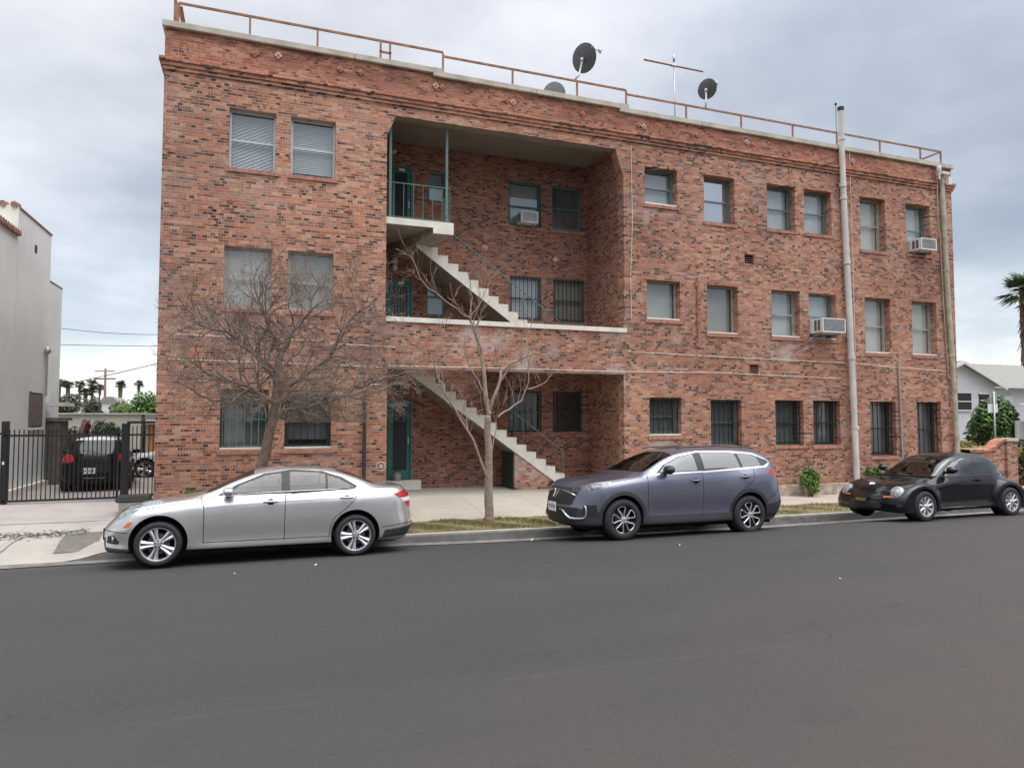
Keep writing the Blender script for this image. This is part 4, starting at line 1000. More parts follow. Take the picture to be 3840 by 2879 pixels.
for i in range(20): b.box(NX+.005, NX+.035+.004*(i % 2), 24.92+i*.06, 24.92+i*.06+.055, .1, 1.9)
b.build('fence_board', M['wood_gr'], t)

# ------------------------------------------------------------------ gate and fence
def picket_panel(b, x0, x1, y, z0, z1, sp, rails, r=.009, tip=.12):
    n = int(round((x1-x0)/sp))
    for i in range(1, n):
        x = x0+(x1-x0)*i/n; b.box(x-r, x+r, y-r, y+r, z0, z1+tip)
    for z in rails: b.box(x0, x1, y-.022, y+.022, z-.02, z+.02)
t = thing('driveway_gate', 'black iron picket sliding gate across the driveway', 'gate', (-3.85, 16.5, .5))
b = MB(); picket_panel(b, -4.9, -2.86, 16.5, .55, 1.98, .083, (.56, 1.88), tip=.02); b.box(-4.9,-4.86,16.478,16.522,.5,2.02); b.box(-2.90,-2.86,16.478,16.522,.5,2.05)
b.build('picket_panel', M['iron'], t)
b = MB(); b.box(-4.97, -4.86, 16.53, 16.64, .3, 2.17); b.build('gate_post', M['iron'], t)
b = MB(); b.box(-2.82, -2.70, 16.48, 16.60, .3, 2.12); b.build('gate_post', M['iron'], t)
b = MB(); b.box(-4.915, -4.885, 16.45, 16.475, 1.30, 1.36); b.build('gate_latch', M['white'], t)
t = thing('iron_fence', 'short black iron fence panel filling the gap to the brick corner', 'fence', (-2.41, 16.5, .5))
b = MB(); picket_panel(b, -2.69, -2.14, 16.5, .55, 1.95, .083, (.60, 1.88)); b.box(-2.72,-2.13,16.47,16.53,2.12,2.17); b.box(-2.695,-2.665,16.48,16.52,.5,2.12); b.build('picket_panel', M['iron'], t)
t = thing('iron_fence', 'black iron fence at the far left edge beside the gate post', 'fence', (-6, 16.6, .5))
b = MB(); picket_panel(b, -8.0, -4.98, 16.6, .55, 1.98, .10, (.60, 1.92), tip=.02); b.build('picket_panel', M['iron'], t)
# black rubber kerb block on a low concrete base
t = thing('parking_block', 'black rubber block lying on a low concrete base by the brick corner', 'block', (-2.36, 15.3, .45))
b = MB(); b.prism_x([(15.08,.60),(15.14,.70),(15.42,.73),(15.52,.60)], -2.66, -2.08); b.build('rubber_block', M['rubber'], t, bevel=.015)
b = MB(); b.box(-2.6, -2.1, 15.1, 15.5, .2, .598); b.build('base', M['slab'], t)

# ------------------------------------------------------------------ behind the driveway
t = thing('garage', 'long low cream garage wall closing off the back of the driveway', 'garage', (-6, 33, .1))
b = MB(); b.box(-13, -4.78, 32, 38, -.1, 2.36); b.build('wall', M['garage_w'], t)
b = MB(); b.box(-13.1, -4.70, 31.9, 38.1, 2.37, 2.43); b.build('roof', M['garage_w'], t)
t = thing('carport', 'grey roofed shed with white fascia and orange wooden door', 'shed', (-3.5, 32, .1))
b = MB(); b.box(-4.66, -1.0, 32.4, 38, -.1, 1.98); b.build('wall', M['garage_w'], t)
b = MB(); b.box(-4.66, -.9, 32.1, 38, 2.17, 2.38); b.build('roof', M['roof_gr'], t)
b = MB(); b.box(-4.62, -.9, 32.05, 32.35, 1.98, 2.16); b.build('fascia', M['siding'], t)
b = MB(); b.box(-4.55, -2.9, 32.34, 32.39, .1, 1.9); b.build('door', M['orange_door'], t)

def tubetree(b, p, d, L, r, depth, rng, spread=.6, grav=0, n=5, seg=3, ratio=.72, kids=(2,4), minr=.002, mleaf=None, up=.0, wob=.14, bound=None, tm=0):
    pts = [p.copy()]; rad = [r]; q = p.copy(); dd = d.copy()
    for i in range(seg):
        dd = (dd + Vector((rng.gauss(0,wob), rng.gauss(0,wob), rng.gauss(0,wob)+up+grav))).normalized()
        q = q + dd*(L/seg)
        if bound and not bound(q): break
        pts.append(q.copy()); rad.append(max(minr, r*(1-.42*(i+1)/seg)))
    if len(pts) < 2: return
    nn = n if r > .02 else (4 if r > .008 else 3)
    b.tube(pts, rad, nn, tm, cap=False)
    if depth <= 0: return
    for k in range(rng.randint(*kids)):
        i = rng.randint(1, len(pts)-1); s = pts[i]
        ax = Vector((rng.gauss(0,1), rng.gauss(0,.8), rng.gauss(0,1))); ax = (ax - dd*ax.dot(dd))
        if ax.length < .01: continue
        nd = (dd + ax.normalized()*spread*rng.uniform(.6, 1.3)).normalized()
        tubetree(b, s, nd, L*ratio*rng.uniform(.7,1.15), max(minr, rad[i]*rng.uniform(.5,.75)), depth-1, rng, spread, grav, n, seg, ratio, kids, minr, mleaf, up, wob, bound, tm)
def jitter_path(pts, rng, a=.02, sub=4):
    out = []; P = [Vector(p) for p in pts]
    for i in range(len(P)-1):
        p0 = P[max(0,i-1)]; p1 = P[i]; p2 = P[i+1]; p3 = P[min(len(P)-1,i+2)]
        for s in range(sub):
            t_ = s/sub
            q = .5*((2*p1)+(-p0+p2)*t_+(2*p0-5*p1+4*p2-p3)*t_*t_+(-p0+3*p1-3*p2+p3)*t_**3)
            out.append(q+Vector((rng.gauss(0,a),rng.gauss(0,a),rng.gauss(0,a))))
    out.append(P[-1]); return out
# bare street tree 1: dense twiggy dome in front of the left windows
TY = 13.35
t = thing('bare_tree', 'dense twiggy bare tree with reddish brown twigs behind the silver sedan', 'tree', (-.2, TY, .12), 'bare street trees on the verge')
rng = random.Random(21); b = MB()
tr = jitter_path([(-.24,TY,.05),(-.12,TY,.7),(-.02,TY,1.3),(.10,TY,1.9),(.20,TY,2.45),(.24,TY,2.95),(.27,TY,3.45)], rng, .008)
b.tube(tr, [.115-.055*i/(len(tr)-1) for i in range(len(tr))], 10)
b.build('trunk', M['bark1'], t, smooth=True)
b = MB(); K = dict(spread=.62, seg=4, ratio=.68, kids=(2,4), minr=.0020, wob=.17)
cen = Vector((.35, TY, 3.35))
def bnd(q): return -1.75 < q.x < 2.95 and 2.15 < q.z < 5.55 and abs(q.y-TY) < 1.9
limbs = [[(.20,TY,2.45),(-.2,TY-.2,2.75),(-.8,TY-.3,2.95),(-1.3,TY-.4,3.3)], [(.24,TY,2.9),(-.1,TY+.1,3.3),(-.55,TY+.1,3.75),(-1.15,TY-.1,3.95),(-1.45,TY-.1,4.4)],
         [(.27,TY,3.4),(.12,TY+.1,3.9),(-.1,TY,4.4),(.02,TY,4.9)], [(.27,TY,3.4),(.5,TY-.1,3.85),(.8,TY-.1,4.3),(.95,TY,4.9)],
         [(.22,TY,2.75),(.75,TY-.2,3.05),(1.2,TY-.2,3.5),(1.5,TY-.3,4.1),(1.95,TY-.3,4.5)], [(.18,TY,2.3),(.8,TY+.2,2.45),(1.5,TY+.3,2.7),(2.2,TY+.3,3.0),(2.7,TY+.3,3.15)],
         [(.22,TY,2.6),(.9,TY-.5,2.7),(1.6,TY-.7,2.65),(2.3,TY-.6,2.9)], [(.2,TY,2.5),(-.3,TY+.5,2.6),(-.9,TY+.7,2.6),(-1.5,TY+.6,2.9)],
         [(.25,TY,3.1),(.6,TY+.6,3.5),(.9,TY+.9,3.9)], [(.25,TY,3.1),(-.2,TY-.7,3.4),(-.7,TY-1,3.7)], [(.2,TY,2.4),(.3,TY-.7,2.6),(.7,TY-1.2,2.7)], [(.15,TY,2.2),(.4,TY,2.4),(.9,TY,2.35),(1.3,TY-.1,2.45)]]
for li, L_ in enumerate(limbs):
    pth = jitter_path(L_, rng, .02); r0 = .048 if li < 6 else .034
    rad = [r0*(1-.72*i/(len(pth)-1)) for i in range(len(pth))]
    b.tube(pth, rad, 6, 0, cap=False)
    for i in range(2, len(pth)):
        for k in range(3 if i % 2 else 2):
            d = (pth[i]-pth[i-1]).normalized(); ax = Vector((rng.gauss(0,1), rng.gauss(0,.7), rng.gauss(0,1)))
            nd = (d*.7+ax.normalized()*.8+Vector((0,0,.06))).normalized()
            tubetree(b, pth[i], nd, rng.uniform(.45,.85), max(.006, rad[i]*.42), 3, rng, bound=bnd, tm=0, **K)
b.build('crown', M['twig'], t, smooth=True)
print('tree1 faces', len(b.f))
# bare street tree 2: open, pale, upswept
T2 = 13.55
t = thing('bare_tree', 'slender pale bare tree in front of the staircase recess', 'tree', (4.43, T2, .12), 'bare street trees on the verge')
rng = random.Random(5); b = MB()
tr = jitter_path([(4.44,T2,.08),(4.42,T2,.6),(4.42,T2,1.2),(4.40,T2,1.8),(4.39,T2,2.3)], rng, .005)
b.tube(tr, [.102-.034*min(1,i/(len(tr)-1)) for i in range(len(tr))], 10); b.build('trunk', M['bark2'], t, smooth=True)
b = MB(); K = dict(spread=.5, seg=4, ratio=.62, kids=(1,3), minr=.0032, wob=.12, up=.12)
limbs = [([(4.37,T2-.05,1.0),(4.05,T2-.1,1.75),(3.5,T2-.15,2.6),(3.25,T2-.15,3.2)],.032), ([(3.32,T2-.15,2.95),(3.15,T2-.15,3.45),(2.85,T2-.1,3.62),(2.5,T2-.1,3.72)],.016), ([(3.5,T2-.15,2.6),(3.3,T2-.3,2.9),(3.35,T2-.2,3.6),(3.4,T2-.2,3.95)],.013),
         ([(4.39,T2,2.3),(4.32,T2,2.9),(4.26,T2,3.5),(4.1,T2,4.1),(4.0,T2,4.3)],.054), ([(4.0,T2,4.3),(3.6,T2,4.55),(3.0,T2,5.0),(2.75,T2,5.5)],.018), ([(4.0,T2,4.3),(4.05,T2+.1,4.9),(3.9,T2,5.4)],.015), ([(4.02,T2,4.35),(4.25,T2,4.7),(4.5,T2,5.2)],.013),
         ([(4.39,T2,2.3),(4.55,T2-.1,2.8),(4.75,T2-.1,3.3),(5.2,T2-.1,3.55),(5.5,T2-.1,3.62)],.042), ([(5.1,T2-.1,3.5),(5.3,T2-.1,4.1),(5.45,T2-.1,4.8)],.012), ([(4.5,T2,1.6),(4.6,T2+.1,2.0),(4.62,T2+.1,2.3)],.016),
         ([(4.6,T2+.0,2.25),(5.0,T2+.1,2.5),(5.3,T2+.1,2.85),(5.4,T2+.1,3.6)],.024), ([(5.3,T2+.1,2.85),(5.7,T2+.2,2.95),(6.0,T2+.2,3.3)],.014), ([(4.42,T2,2.6),(4.15,T2+.3,3.2),(3.95,T2+.4,3.8)],.018), ([(4.2,T2,2.25),(4.3,T2,2.4),(3.9,T2-.2,2.2)],.008)]
for L_, r0 in limbs:
    pth = jitter_path(L_, rng, .014); rad = [max(.005, r0*(1-.6*i/(len(pth)-1))) for i in range(len(pth))]
    b.tube(pth, rad, 7 if r0 > .02 else 5, 0, cap=False)
    for i in range(len(pth)//3, len(pth)):
        if rng.random() < .78:
            d = (pth[i]-pth[i-1]).normalized(); ax = Vector((rng.gauss(0,1), rng.gauss(0,.7), rng.gauss(0,.6)))
            tubetree(b, pth[i], (d*.6+ax.normalized()*.7+Vector((0,0,.35))).normalized(), rng.uniform(.3,.62), max(.0045, rad[i]*.45), 2, rng, **K)
b.build('crown', M['twig2'], t, smooth=True)

# ------------------------------------------------------------------ leafy plants
def leaf_blob(b, c, rad, n, size, rng, m=0, shape=1.0, lumps=7, hollow=.35):
    cs = []
    for i in range(lumps):
        a = rng.uniform(0, 2*PI); e = rng.uniform(-.6, 1.0); k = rng.uniform(.25, .65)
        cs.append((Vector((math.cos(a)*rad[0]*k, math.sin(a)*rad[1]*k, e*rad[2]*.55)), rng.uniform(.38, .62)))
    for i in range(n):
        o, s = cs[rng.randrange(lumps)]
        v = Vector((rng.gauss(0,1), rng.gauss(0,1), rng.gauss(0,1))).normalized()*(hollow+(1-hollow)*rng.random()**.5)
        p = Vector(c)+o+Vector((v.x*rad[0]*s, v.y*rad[1]*s, v.z*rad[2]*s))
        nrm = (v+Vector((rng.gauss(0,.5), rng.gauss(0,.5), rng.gauss(0,.5)+.4))).normalized()
        u = nrm.orthogonal().normalized(); u = Matrix.Rotation(rng.uniform(0,2*PI), 3, nrm) @ u; w = nrm.cross(u)
        sz = size*rng.uniform(.6, 1.3)
        b.add([p-u*sz, p-w*sz*.42+nrm*sz*.1, p+u*sz, p+w*sz*.42+nrm*sz*.1], [(0,1,2,3)], m if isinstance(m, int) else rng.choice(m))
def shrub(name, label, cat, c, rad, n, size, mats, seed, group=None, stems=5, mm=(0,), stemr=.012):
    rng = random.Random(seed); z0 = c[2]-rad[2]
    t = thing(name, label, cat, (c[0], c[1], z0), group)
    b = MB(); leaf_blob(b, c, rad, n, size, rng, mm); b.build('foliage', [M[k] for k in mats], t)
    b = MB()
    for i in range(stems):
        a = rng.uniform(0, 2*PI); b.tube([(c[0]+.05*math.cos(a), c[1]+.05*math.sin(a), z0-.1), (c[0]+rad[0]*.3*math.cos(a), c[1]+rad[1]*.3*math.sin(a), c[2])], stemr, 5)
    b.build('stem', M['bark1'], t); return t
shrub('shrub', 'bright green shrub on the footing right of the lavender suv', 'shrub', (14.62,15.42,.46), (.36,.26,.42), 1500, .05, ['leaf_bright','leaf_dark'], 1, mm=(0,0,0,1), group='shrubs along the brick wall', stemr=.025)
shrub('shrub', 'small green shrub peeping over the black round car\'s windshield', 'shrub', (17.08,15.5,.55), (.26,.2,.27), 700, .045, ['leaf_bright','leaf_dark'], 2, mm=(0,1), group='shrubs along the brick wall')
shrub('shrub', 'low bright green shrub at the brick wall above the sedan\'s hood', 'shrub', (-1.2,15.55,.62), (.36,.2,.17), 900, .04, ['leaf_bright','leaf_dark'], 3, mm=(0,0,1), group='shrubs along the brick wall')
shrub('bush', 'round dark green bush behind the roof of the black hatchback', 'bush', (-5.08,27.3,1.45), (.55,.45,.78), 2200, .07, ['leaf_dark','leaf_olive'], 4, mm=(0,0,1), group='bushes behind the driveway')
shrub('bush', 'low olive bush left of the red cloth, behind the gate', 'bush', (-6.2,28.0,1.3), (.62,.4,.68), 1700, .07, ['leaf_olive','leaf_dark'], 5, mm=(0,1), group='bushes behind the driveway')
shrub('bush', 'straggly bush with reddish shoots above the red cloth', 'bush', (-5.62,28.6,1.7), (.35,.3,.55), 600, .06, ['leaf_grey','leaf_red'], 6, mm=(0,0,1), group='bushes behind the driveway')
t = thing('hanging_cloth', 'dark red and faded pink cloth draped over a pole behind the hatchback', 'cloth', (-5.5,26.2,.15))
b = MB(); rng = random.Random(9)
def drape(b, x0, x1, z0, z1, y, m, lean=0):
    nx, nz = 12, 8; base = len(b.v)
    for j in range(nz+1):
        for i in range(nx+1):
            u, v = i/nx, j/nz
            b.v.append((lerp(x0, x1, u)+lean*(1-v), y+.05*math.sin(u*9+v)+.03*math.sin(u*17), lerp(z0, z1, v)+.03*math.sin(u*6)))
    for j in range(nz):
        for i in range(nx): a = base+j*(nx+1)+i; b.f.append([a, a+1, a+nx+2, a+nx+1]); b.m.append(m)
drape(b, -5.55, -5.36, 1.58, 2.05, 26.15, 0, -.12); drape(b, -5.66, -5.42, 1.72, 2.17, 26.25, 1, -.10)
b.build('cloth', [M['cloth_red'], M['cloth_pink']], t, smooth=True)
b = MB(); b.tube([(-5.45,26.3,.1),(-5.45,26.3,2.2)], .02, 8); b.build('pole', M['steel'], t)
# trees over the garage
def big_tree(name, label, c, rad, n, size, mats, mm, seed, zb=.1, group=None, lumps=12):
    rng = random.Random(seed); t = thing(name, label, 'tree', (c[0], c[1], zb), group)
    b = MB(); leaf_blob(b, c, rad, n, size, rng, mm, lumps=lumps, hollow=.5); b.build('crown', [M[k] for k in mats], t)
    b = MB(); b.tube([(c[0],c[1],zb),(c[0]+.1,c[1],c[2]-rad[2]*.3)], [.14,.08], 8)
    for k in range(4):
        a = k*1.7; b.tube([(c[0]+.1,c[1],c[2]-rad[2]*.4),(c[0]+rad[0]*.4*math.cos(a),c[1]+rad[1]*.4*math.sin(a),c[2]+rad[2]*.2)], .05, 6)
    b.build('trunk', M['bark1'], t, smooth=True)
big_tree('leafy_tree', 'bright green leafy tree rising over the grey shed roof', (-6.2,42,2.6), (1.35,1.0,1.0), 4200, .11, ['leaf_bright','leaf_dark'], (0,0,0,1), 31)
big_tree('leafy_tree', 'low yellow green tree just left of the brightest tree', (-7.9,46,2.55), (.9,.8,.55), 1500, .10, ['leaf_bright','leaf_olive'], (0,1), 32)
big_tree('dark_tree', 'dark green tree against the stucco building behind the garage', (-11.9,50,2.7), (1.2,1.0,1.15), 2600, .11, ['leaf_dark','leaf_grey'], (0,1), 33)
big_tree('dusty_tree', 'dusty grey dense tree beside the utility pole', (-10.15,50,2.75), (.55,.5,.95), 1500, .09, ['leaf_grey','leaf_olive'], (0,0,1), 34)
big_tree('dusty_tree', 'thin dusty grey tree between the two dark crowns over the garage', (-11.0,54,2.4), (.75,.5,.5), 800, .09, ['leaf_grey'], (0,), 35)
# distant pale building on the skyline
t = thing('distant_house', 'pale distant house low on the skyline right of the utility pole', 'house', (-17.5,100,.1))
b = MB(); b.box(-19.6,-17.6,100,106,.1,4.1); b.build('wall', M['siding'], t); b = MB(); b.prism_y([(-19.8,4.1),(-17.4,4.1),(-18.2,4.9),(-19.2,4.9)], 99.8, 106.2); b.build('roof', M['roof_gr'], t)
t = thing('distant_house', 'pale distant house low on the skyline left of the utility pole', 'house', (-24,104,.1))
b = MB(); b.box(-24.6,-22.6,104,110,.1,3.9); b.build('wall', M['siding'], t); b = MB(); b.prism_y([(-24.8,3.9),(-22.4,3.9),(-22.4,4.3),(-24.8,4.3)], 103.8, 110.2); b.build('roof', M['roof_gr'], t)

def frond_fan(b, c, d, L, W, rng, m=0, k=9):
    d = d.normalized(); side = d.cross(Vector((0,0,1)))
    if side.length < .1: side = Vector((1,0,0))
    side.normalize(); upv = side.cross(d)
    s = Vector(c)+d*L*.38
    b.tube([c, s], .02*L, 3, m)
    for i in range(k):
        a = (i/(k-1)-.5)*2.5
        e = s + (d*math.cos(a)+side*math.sin(a))*L*.62*(1-.12*abs(a)) + Vector((0,0,-.12*L*rng.random()-.05*L*abs(a)))
        w = (side*math.cos(a)-d*math.sin(a))*W
        mid = (s+e)/2+upv*.03*L
        b.add([s, mid+w, e, mid-w], [(0,1,2,3)], m)
def fan_palm(c, r, zb, rng, name, label, trunk=.18, n=34, skirt=.9, group=None, leaf='leaf_palm', k=9, lean=(0,0)):
    t = thing(name, label, 'palm tree', (c[0]-lean[0], c[1], zb), group)
    b = MB(); C = Vector(c)
    for i in range(n):
        a = rng.uniform(0, 2*PI); e = math.asin(rng.uniform(-.55, .95))
        d = Vector((math.cos(a)*math.cos(e), math.sin(a)*math.cos(e), math.sin(e)))
        frond_fan(b, C+Vector((0,0,rng.uniform(-.1,.1)*r)), d, r*rng.uniform(.8, 1.08), .045*r, rng, k=k)
    b.build('crown', M[leaf], t)
    b = MB(); pts = []; rad = []; m = 16
    for i in range(m+1):
        f = i/m; pts.append((c[0]-lean[0]*(1-f), c[1], zb+(c[2]-zb)*f))
        zz = (c[2]-zb)*(1-f)
        rad.append(trunk*(1.0+(.9*skirt*rng.uniform(.6,1.1) if zz < skirt*2.6 else .05*rng.random())))
    b.tube(pts, rad, 10)
    for i in range(int(60*skirt)):
        a = rng.uniform(0, 2*PI); z = c[2]-rng.uniform(.1, skirt*2.4); q = Vector((c[0]+trunk*1.2*math.cos(a), c[1]+trunk*1.2*math.sin(a), z))
        dn = Vector((math.cos(a)*.35, math.sin(a)*.35, -1)).normalized()*rng.uniform(.3,.6)*min(1.6,r)
        w = Vector((-math.sin(a), math.cos(a), 0))*.06*r
        b.add([q-w, q+w, q+dn+w*.5, q+dn-w*.6], [(0,1,2,3)])
    b.build('trunk', M['palmbark'], t); return t
rng = random.Random(77)
fan_palm((28.35,18.2,7.25), 1.2, -.1, rng, 'fan_palm', 'near fan palm with shaggy trunk cut by the right edge of the photo', trunk=.16, n=38, skirt=1.1, k=11)
k = 2.0
def far(x, z): return (x*k, 100*k, 2.25+(z-2.25)*k)
PL = [(-24.2,6.4,'tallest palm at the left of the far row, touching the stucco wall',1.7),(-23.2,6.35,'second far palm from the left, full olive crown',1.55),(-21.93,6.30,'third far palm with round crown on a thin bare trunk',1.45),(-21.25,5.35,'lowest far palm with a long drooping crown',1.5),
      (-20.58,6.55,'far palm crossed by the lower arm of the utility pole',1.5),(-20.5,5.75,'far palm with its crown directly under a taller one',1.3),(-19.7,6.05,'small far palm just left of the utility pole',1.25),(-17.38,6.42,'umbrella shaped far palm right of the utility pole',1.5),(-15.3,6.55,'rightmost far palm, small crown beside the brick wall',1.25)]
for i, (x, z, lb, r) in enumerate(PL):
    fan_palm(far(x, z), r*1.25, 0, rng, 'distant_palm', lb, trunk=.20, n=44, skirt=.5+1.4*(i in (0,1,3,7)), group='palms on the skyline', k=7)
# utility pole
t = thing('utility_pole', 'wooden utility pole with two crossarms beyond the garage', 'utility pole', (-21,110,0))
b = MB(); b.tube([(-20.95,110,0),(-21.05,110,9.15)], [.20,.15], 8); b.build('pole', M['bark1'], t, smooth=True)
b = MB(); b.tube([(-22.35,110,8.75),(-19.9,110,8.8)], .08, 4); b.build('crossarm', M['bark1'], t)
b = MB(); b.tube([(-22.45,110,7.65),(-19.75,110,7.72)], .12, 4); b.build('crossarm', M['bark1'], t)
def wire(p, q, sag, r, label):
    P, Q = Vector(p), Vector(q); pts = []
    for i in range(17):
        f = i/16; v = P.lerp(Q, f); v.z -= sag*4*f*(1-f); pts.append(v)
    b = MB(); b.tube(pts, r, 4); o = b.build('overhead_wire', M['iron']); recenter(o); tag(o, label, 'wire', 'overhead wires across the gap')
wire((-20,60,9.9),(2,62,10.6), 1.4, .022, 'highest overhead wire, sagging between the buildings')
wire((-20,60,7.7),(2,60,8.2), .12, .022, 'nearly level overhead wire in the middle of the gap')
wire((-12,31,2.6),(0,29.9,5.75), .35, .016, 'lowest overhead wire, climbing toward the brick building')

# ------------------------------------------------------------------ RIGHT SIDE
t = thing('low_brick_wall', 'low garden wall of pinkish brick that sweeps up to a capped pier', 'wall', (22.4, 15.8, -.1))
topc = curve([(21.35,1.22),(22.1,1.22),(22.35,1.27),(22.6,1.42),(22.85,1.53),(23.0,1.55)])
b = MB(); xs = frange(21.3, 23.0, 24)
for (xa, xb) in zip(xs[:-1], xs[1:]):
    za, zb_ = topc(xa)-.09, topc(xb)-.09
    b.quad((xa,15.66,-.2),(xb,15.66,-.2),(xb,15.66,zb_),(xa,15.66,za)); b.quad((xa,15.9,-.2),(xa,15.9,za),(xb,15.9,zb_),(xb,15.9,-.2))
b.box(23.0, 23.5, 15.60, 15.96, -.2, 1.46)
b.build('wall', M['brick_pale'], t)
b = MB()
for (xa, xb) in zip(xs[:-1], xs[1:]):
    za, zb_ = topc(xa), topc(xb); d = .085
    b.add([(xa,15.60,za-d),(xb,15.60,zb_-d),(xb,15.60,zb_),(xa,15.60,za),(xa,15.96,za-d),(xb,15.96,zb_-d),(xb,15.96,zb_),(xa,15.96,za)], [(0,1,2,3),(3,2,6,7),(4,7,6,5),(0,4,5,1)])
b.build('wall_cap', M['band'], t)
b = MB(); b.box(22.97, 23.53, 15.56, 16.0, 1.462, 1.56); b.build('pier_cap', M['coping'], t, bevel=.01)
t = thing('garden_wall_ramp', 'dry tan planting bed with curved ramp behind the low brick wall', 'planter', (22.3,17,0))
b = MB(); b.box(21.4, 24.5, 16.1, 18.5, -.1, 1.22); b.build('bed', M['leaf_yel'], t)
b = MB(); rng = random.Random(12); leaf_blob(b, (22.6,16.9,1.3), (1.0,.5,.16), 500, .06, rng, (0,)); b.build('ground_cover', M['leaf_yel'], t)
shrub('hedge', 'tall ivy covered hedge in front of the white house', 'hedge', (31.6,22,1.6), (1.75,.9,1.75), 9000, .12, ['leaf_dark','leaf_bright'], 41, mm=(0,0,1), stems=2)
shrub('bush', 'yellowish foliage bush right of the brick pier', 'bush', (24.25,16.0,.75), (.55,.4,.6), 1200, .07, ['leaf_yel','leaf_olive','leaf_dark'], 42, mm=(0,1,2), group='plants beyond the pier')
shrub('bush', 'dark green bush low at the right edge beyond the pier', 'bush', (25.2,16.6,.85), (.6,.4,.8), 1300, .08, ['leaf_dark','leaf_olive'], 43, mm=(0,1), group='plants beyond the pier')
shrub('bush', 'reddish brown bush at the foot of the pier', 'bush', (24.0,15.7,.15), (.4,.3,.3), 600, .05, ['leaf_red','leaf_olive'], 44, mm=(0,1), group='plants beyond the pier')
t = thing('street_sign', 'back of a street sign, grey plate over a wider white plate on a thin post', 'sign', (25.2,17.5,0))
b = MB(); b.tube([(25.2,17.5,0),(25.2,17.5,3.2)], .03, 8); b.build('post', M['steel'], t, smooth=True)
b = MB(); b.box(25.02,25.42,17.54,17.55,2.77,3.2); b.build('grey_plate', M['steel'], t, bevel=.003)
b = MB(); b.box(24.93,25.45,17.545,17.555,2.42,2.75); b.build('white_plate', M['white'], t, bevel=.003)
# white house
WH = thing('white_house', 'white clapboard house with grey shingle roof behind the ivy hedge', 'house', (46,34,0))
b = MB()
x = 37.0
b.box(37, 56, 31, 41, -.2, 4.35)
b.add([(37,29.2,-.2),(42.15,29.2,-.2),(42.15,29.2,4.3),(39.0,29.2,5.55),(37,29.2,4.8),(37,30.99,-.2),(42.15,30.99,-.2),(42.15,30.99,4.3),(39.0,30.99,5.55),(37,30.99,4.8)], [(0,1,2,3,4),(1,6,7,2)])
for i in range(30):
    z = .2+i*.14
    b.box(42.16, 56, 30.975, 30.998, z, z+.008)
    b.box(37, 42.15, 29.18, 29.198, z, z+.008)
b.build('wall', M['siding'], WH)
b = MB()
b.add([(35.5,30.4,4.30),(57,30.4,4.30),(57,36,6.25),(35.5,36,6.25),(57,41.5,4.3),(35.5,41.5,4.3)], [(0,1,2,3),(3,2,4,5)])
b.add([(42.6,28.8,4.08),(39.0,28.8,5.62),(39.0,33.6,5.62),(42.6,31,4.3)], [(0,1,2,3)]); b.add([(35.0,28.8,4.08),(39.0,28.8,5.62),(39.0,33.6,5.62),(35,31,4.3)], [(0,1,2,3)])
b.build('roof', M['roof_gr'], WH)
b = MB(); b.prism_y([(42.6,4.07),(42.6,3.9),(39.0,5.42),(35,3.9),(35,4.07),(39.0,5.6)], 28.7, 28.79); b.box(42.6, 57, 30.3, 30.39, 4.14, 4.29); b.build('fascia', M['siding'], WH)
for (x0, x1, z0, z1) in ((38.7,40.0,2.7,3.7),(40.75,41.7,2.9,3.65)):
    b = MB(); b.box(x0, x1, 29.12, 29.19, z0, z1); w = b.build('window', M['room'], WH)
    b = MB(); b.box(x0-.08,x1+.08,29.1,29.15,z1,z1+.08); b.box(x0-.08,x1+.08,29.08,29.13,z0-.08,z0); b.box(x0,x1,29.09,29.115,(z0+z1)/2-.03,(z0+z1)/2+.03); b.build('frame', M['siding'], w)
b = MB(); b.box(45.4,46.3,30.93,30.97,2.3,3.6); w = b.build('window', M['ac'], WH)
b = MB(); b.box(45.3,46.4,30.9,30.96,2.95,3.02); b.box(45.3,46.4,30.9,30.96,3.6,3.68); b.build('frame', M['siding'], w)
t = thing('garden_shed', 'grey roofed porch at the right edge behind the pier', 'porch', (33,19.5,0))
b = MB(); b.add([(31.2,19,2.05),(35,19,2.05),(35,21,2.9),(31.8,21,2.9)], [(0,1,2,3)]); b.box(31.2,35,18.95,18.99,1.9,2.05); b.build('roof', M['roof_gr'], t)
b = MB(); b.box(31.3,31.42,19.1,19.2,-.1,1.9); b.build('porch_post', M['siding'], t)
b = MB(); b.box(31.5,35,20.9,21,-.1,2.1); b.build('wall', M['stucco'], t)
# parked car roof glimpsed under the hedge is built with the vehicles

# litter
random.seed(5)
lit = [((4.95,12.30),'crumpled pale blue and white wrapper in the gutter between the cars',.05,'blue_lit'),((-.35,10.25),'small pale scrap of paper on the asphalt before the sedan\'s front wheel',.02,'white'),((.75,10.45),'small pale scrap on the asphalt before the sedan\'s rear wheel',.018,'white'),
       ((6.6,9.9),'tiny pale chip on the asphalt in front of the suv',.014,'white'),((7.0,6.9),'tiny pale chip alone in the middle of the road at right',.015,'white')]
for (x, y), lb, s, mt in lit:
    b = MB()
    for i in range(7 if s > .05 else 3):
        a = random.uniform(0, PI); p = Vector((x+random.gauss(0,s*.5), y+random.gauss(0,s*.25), zroad(x,min(y,YG))+.01+random.uniform(0,s*.6)))
        u = Vector((math.cos(a), math.sin(a), random.uniform(-.3,.6)))*s*.6; w = Vector((-math.sin(a), math.cos(a), random.uniform(0,.8)))*s*.5
        b.add([p-u-w, p+u-w*.6, p+u*.8+w, p-u*.7+w], [(0,1,2,3)], i % 2)
    o = b.build('litter_scrap', [M[mt], M['white']]); recenter(o); tag(o, lb, 'litter')

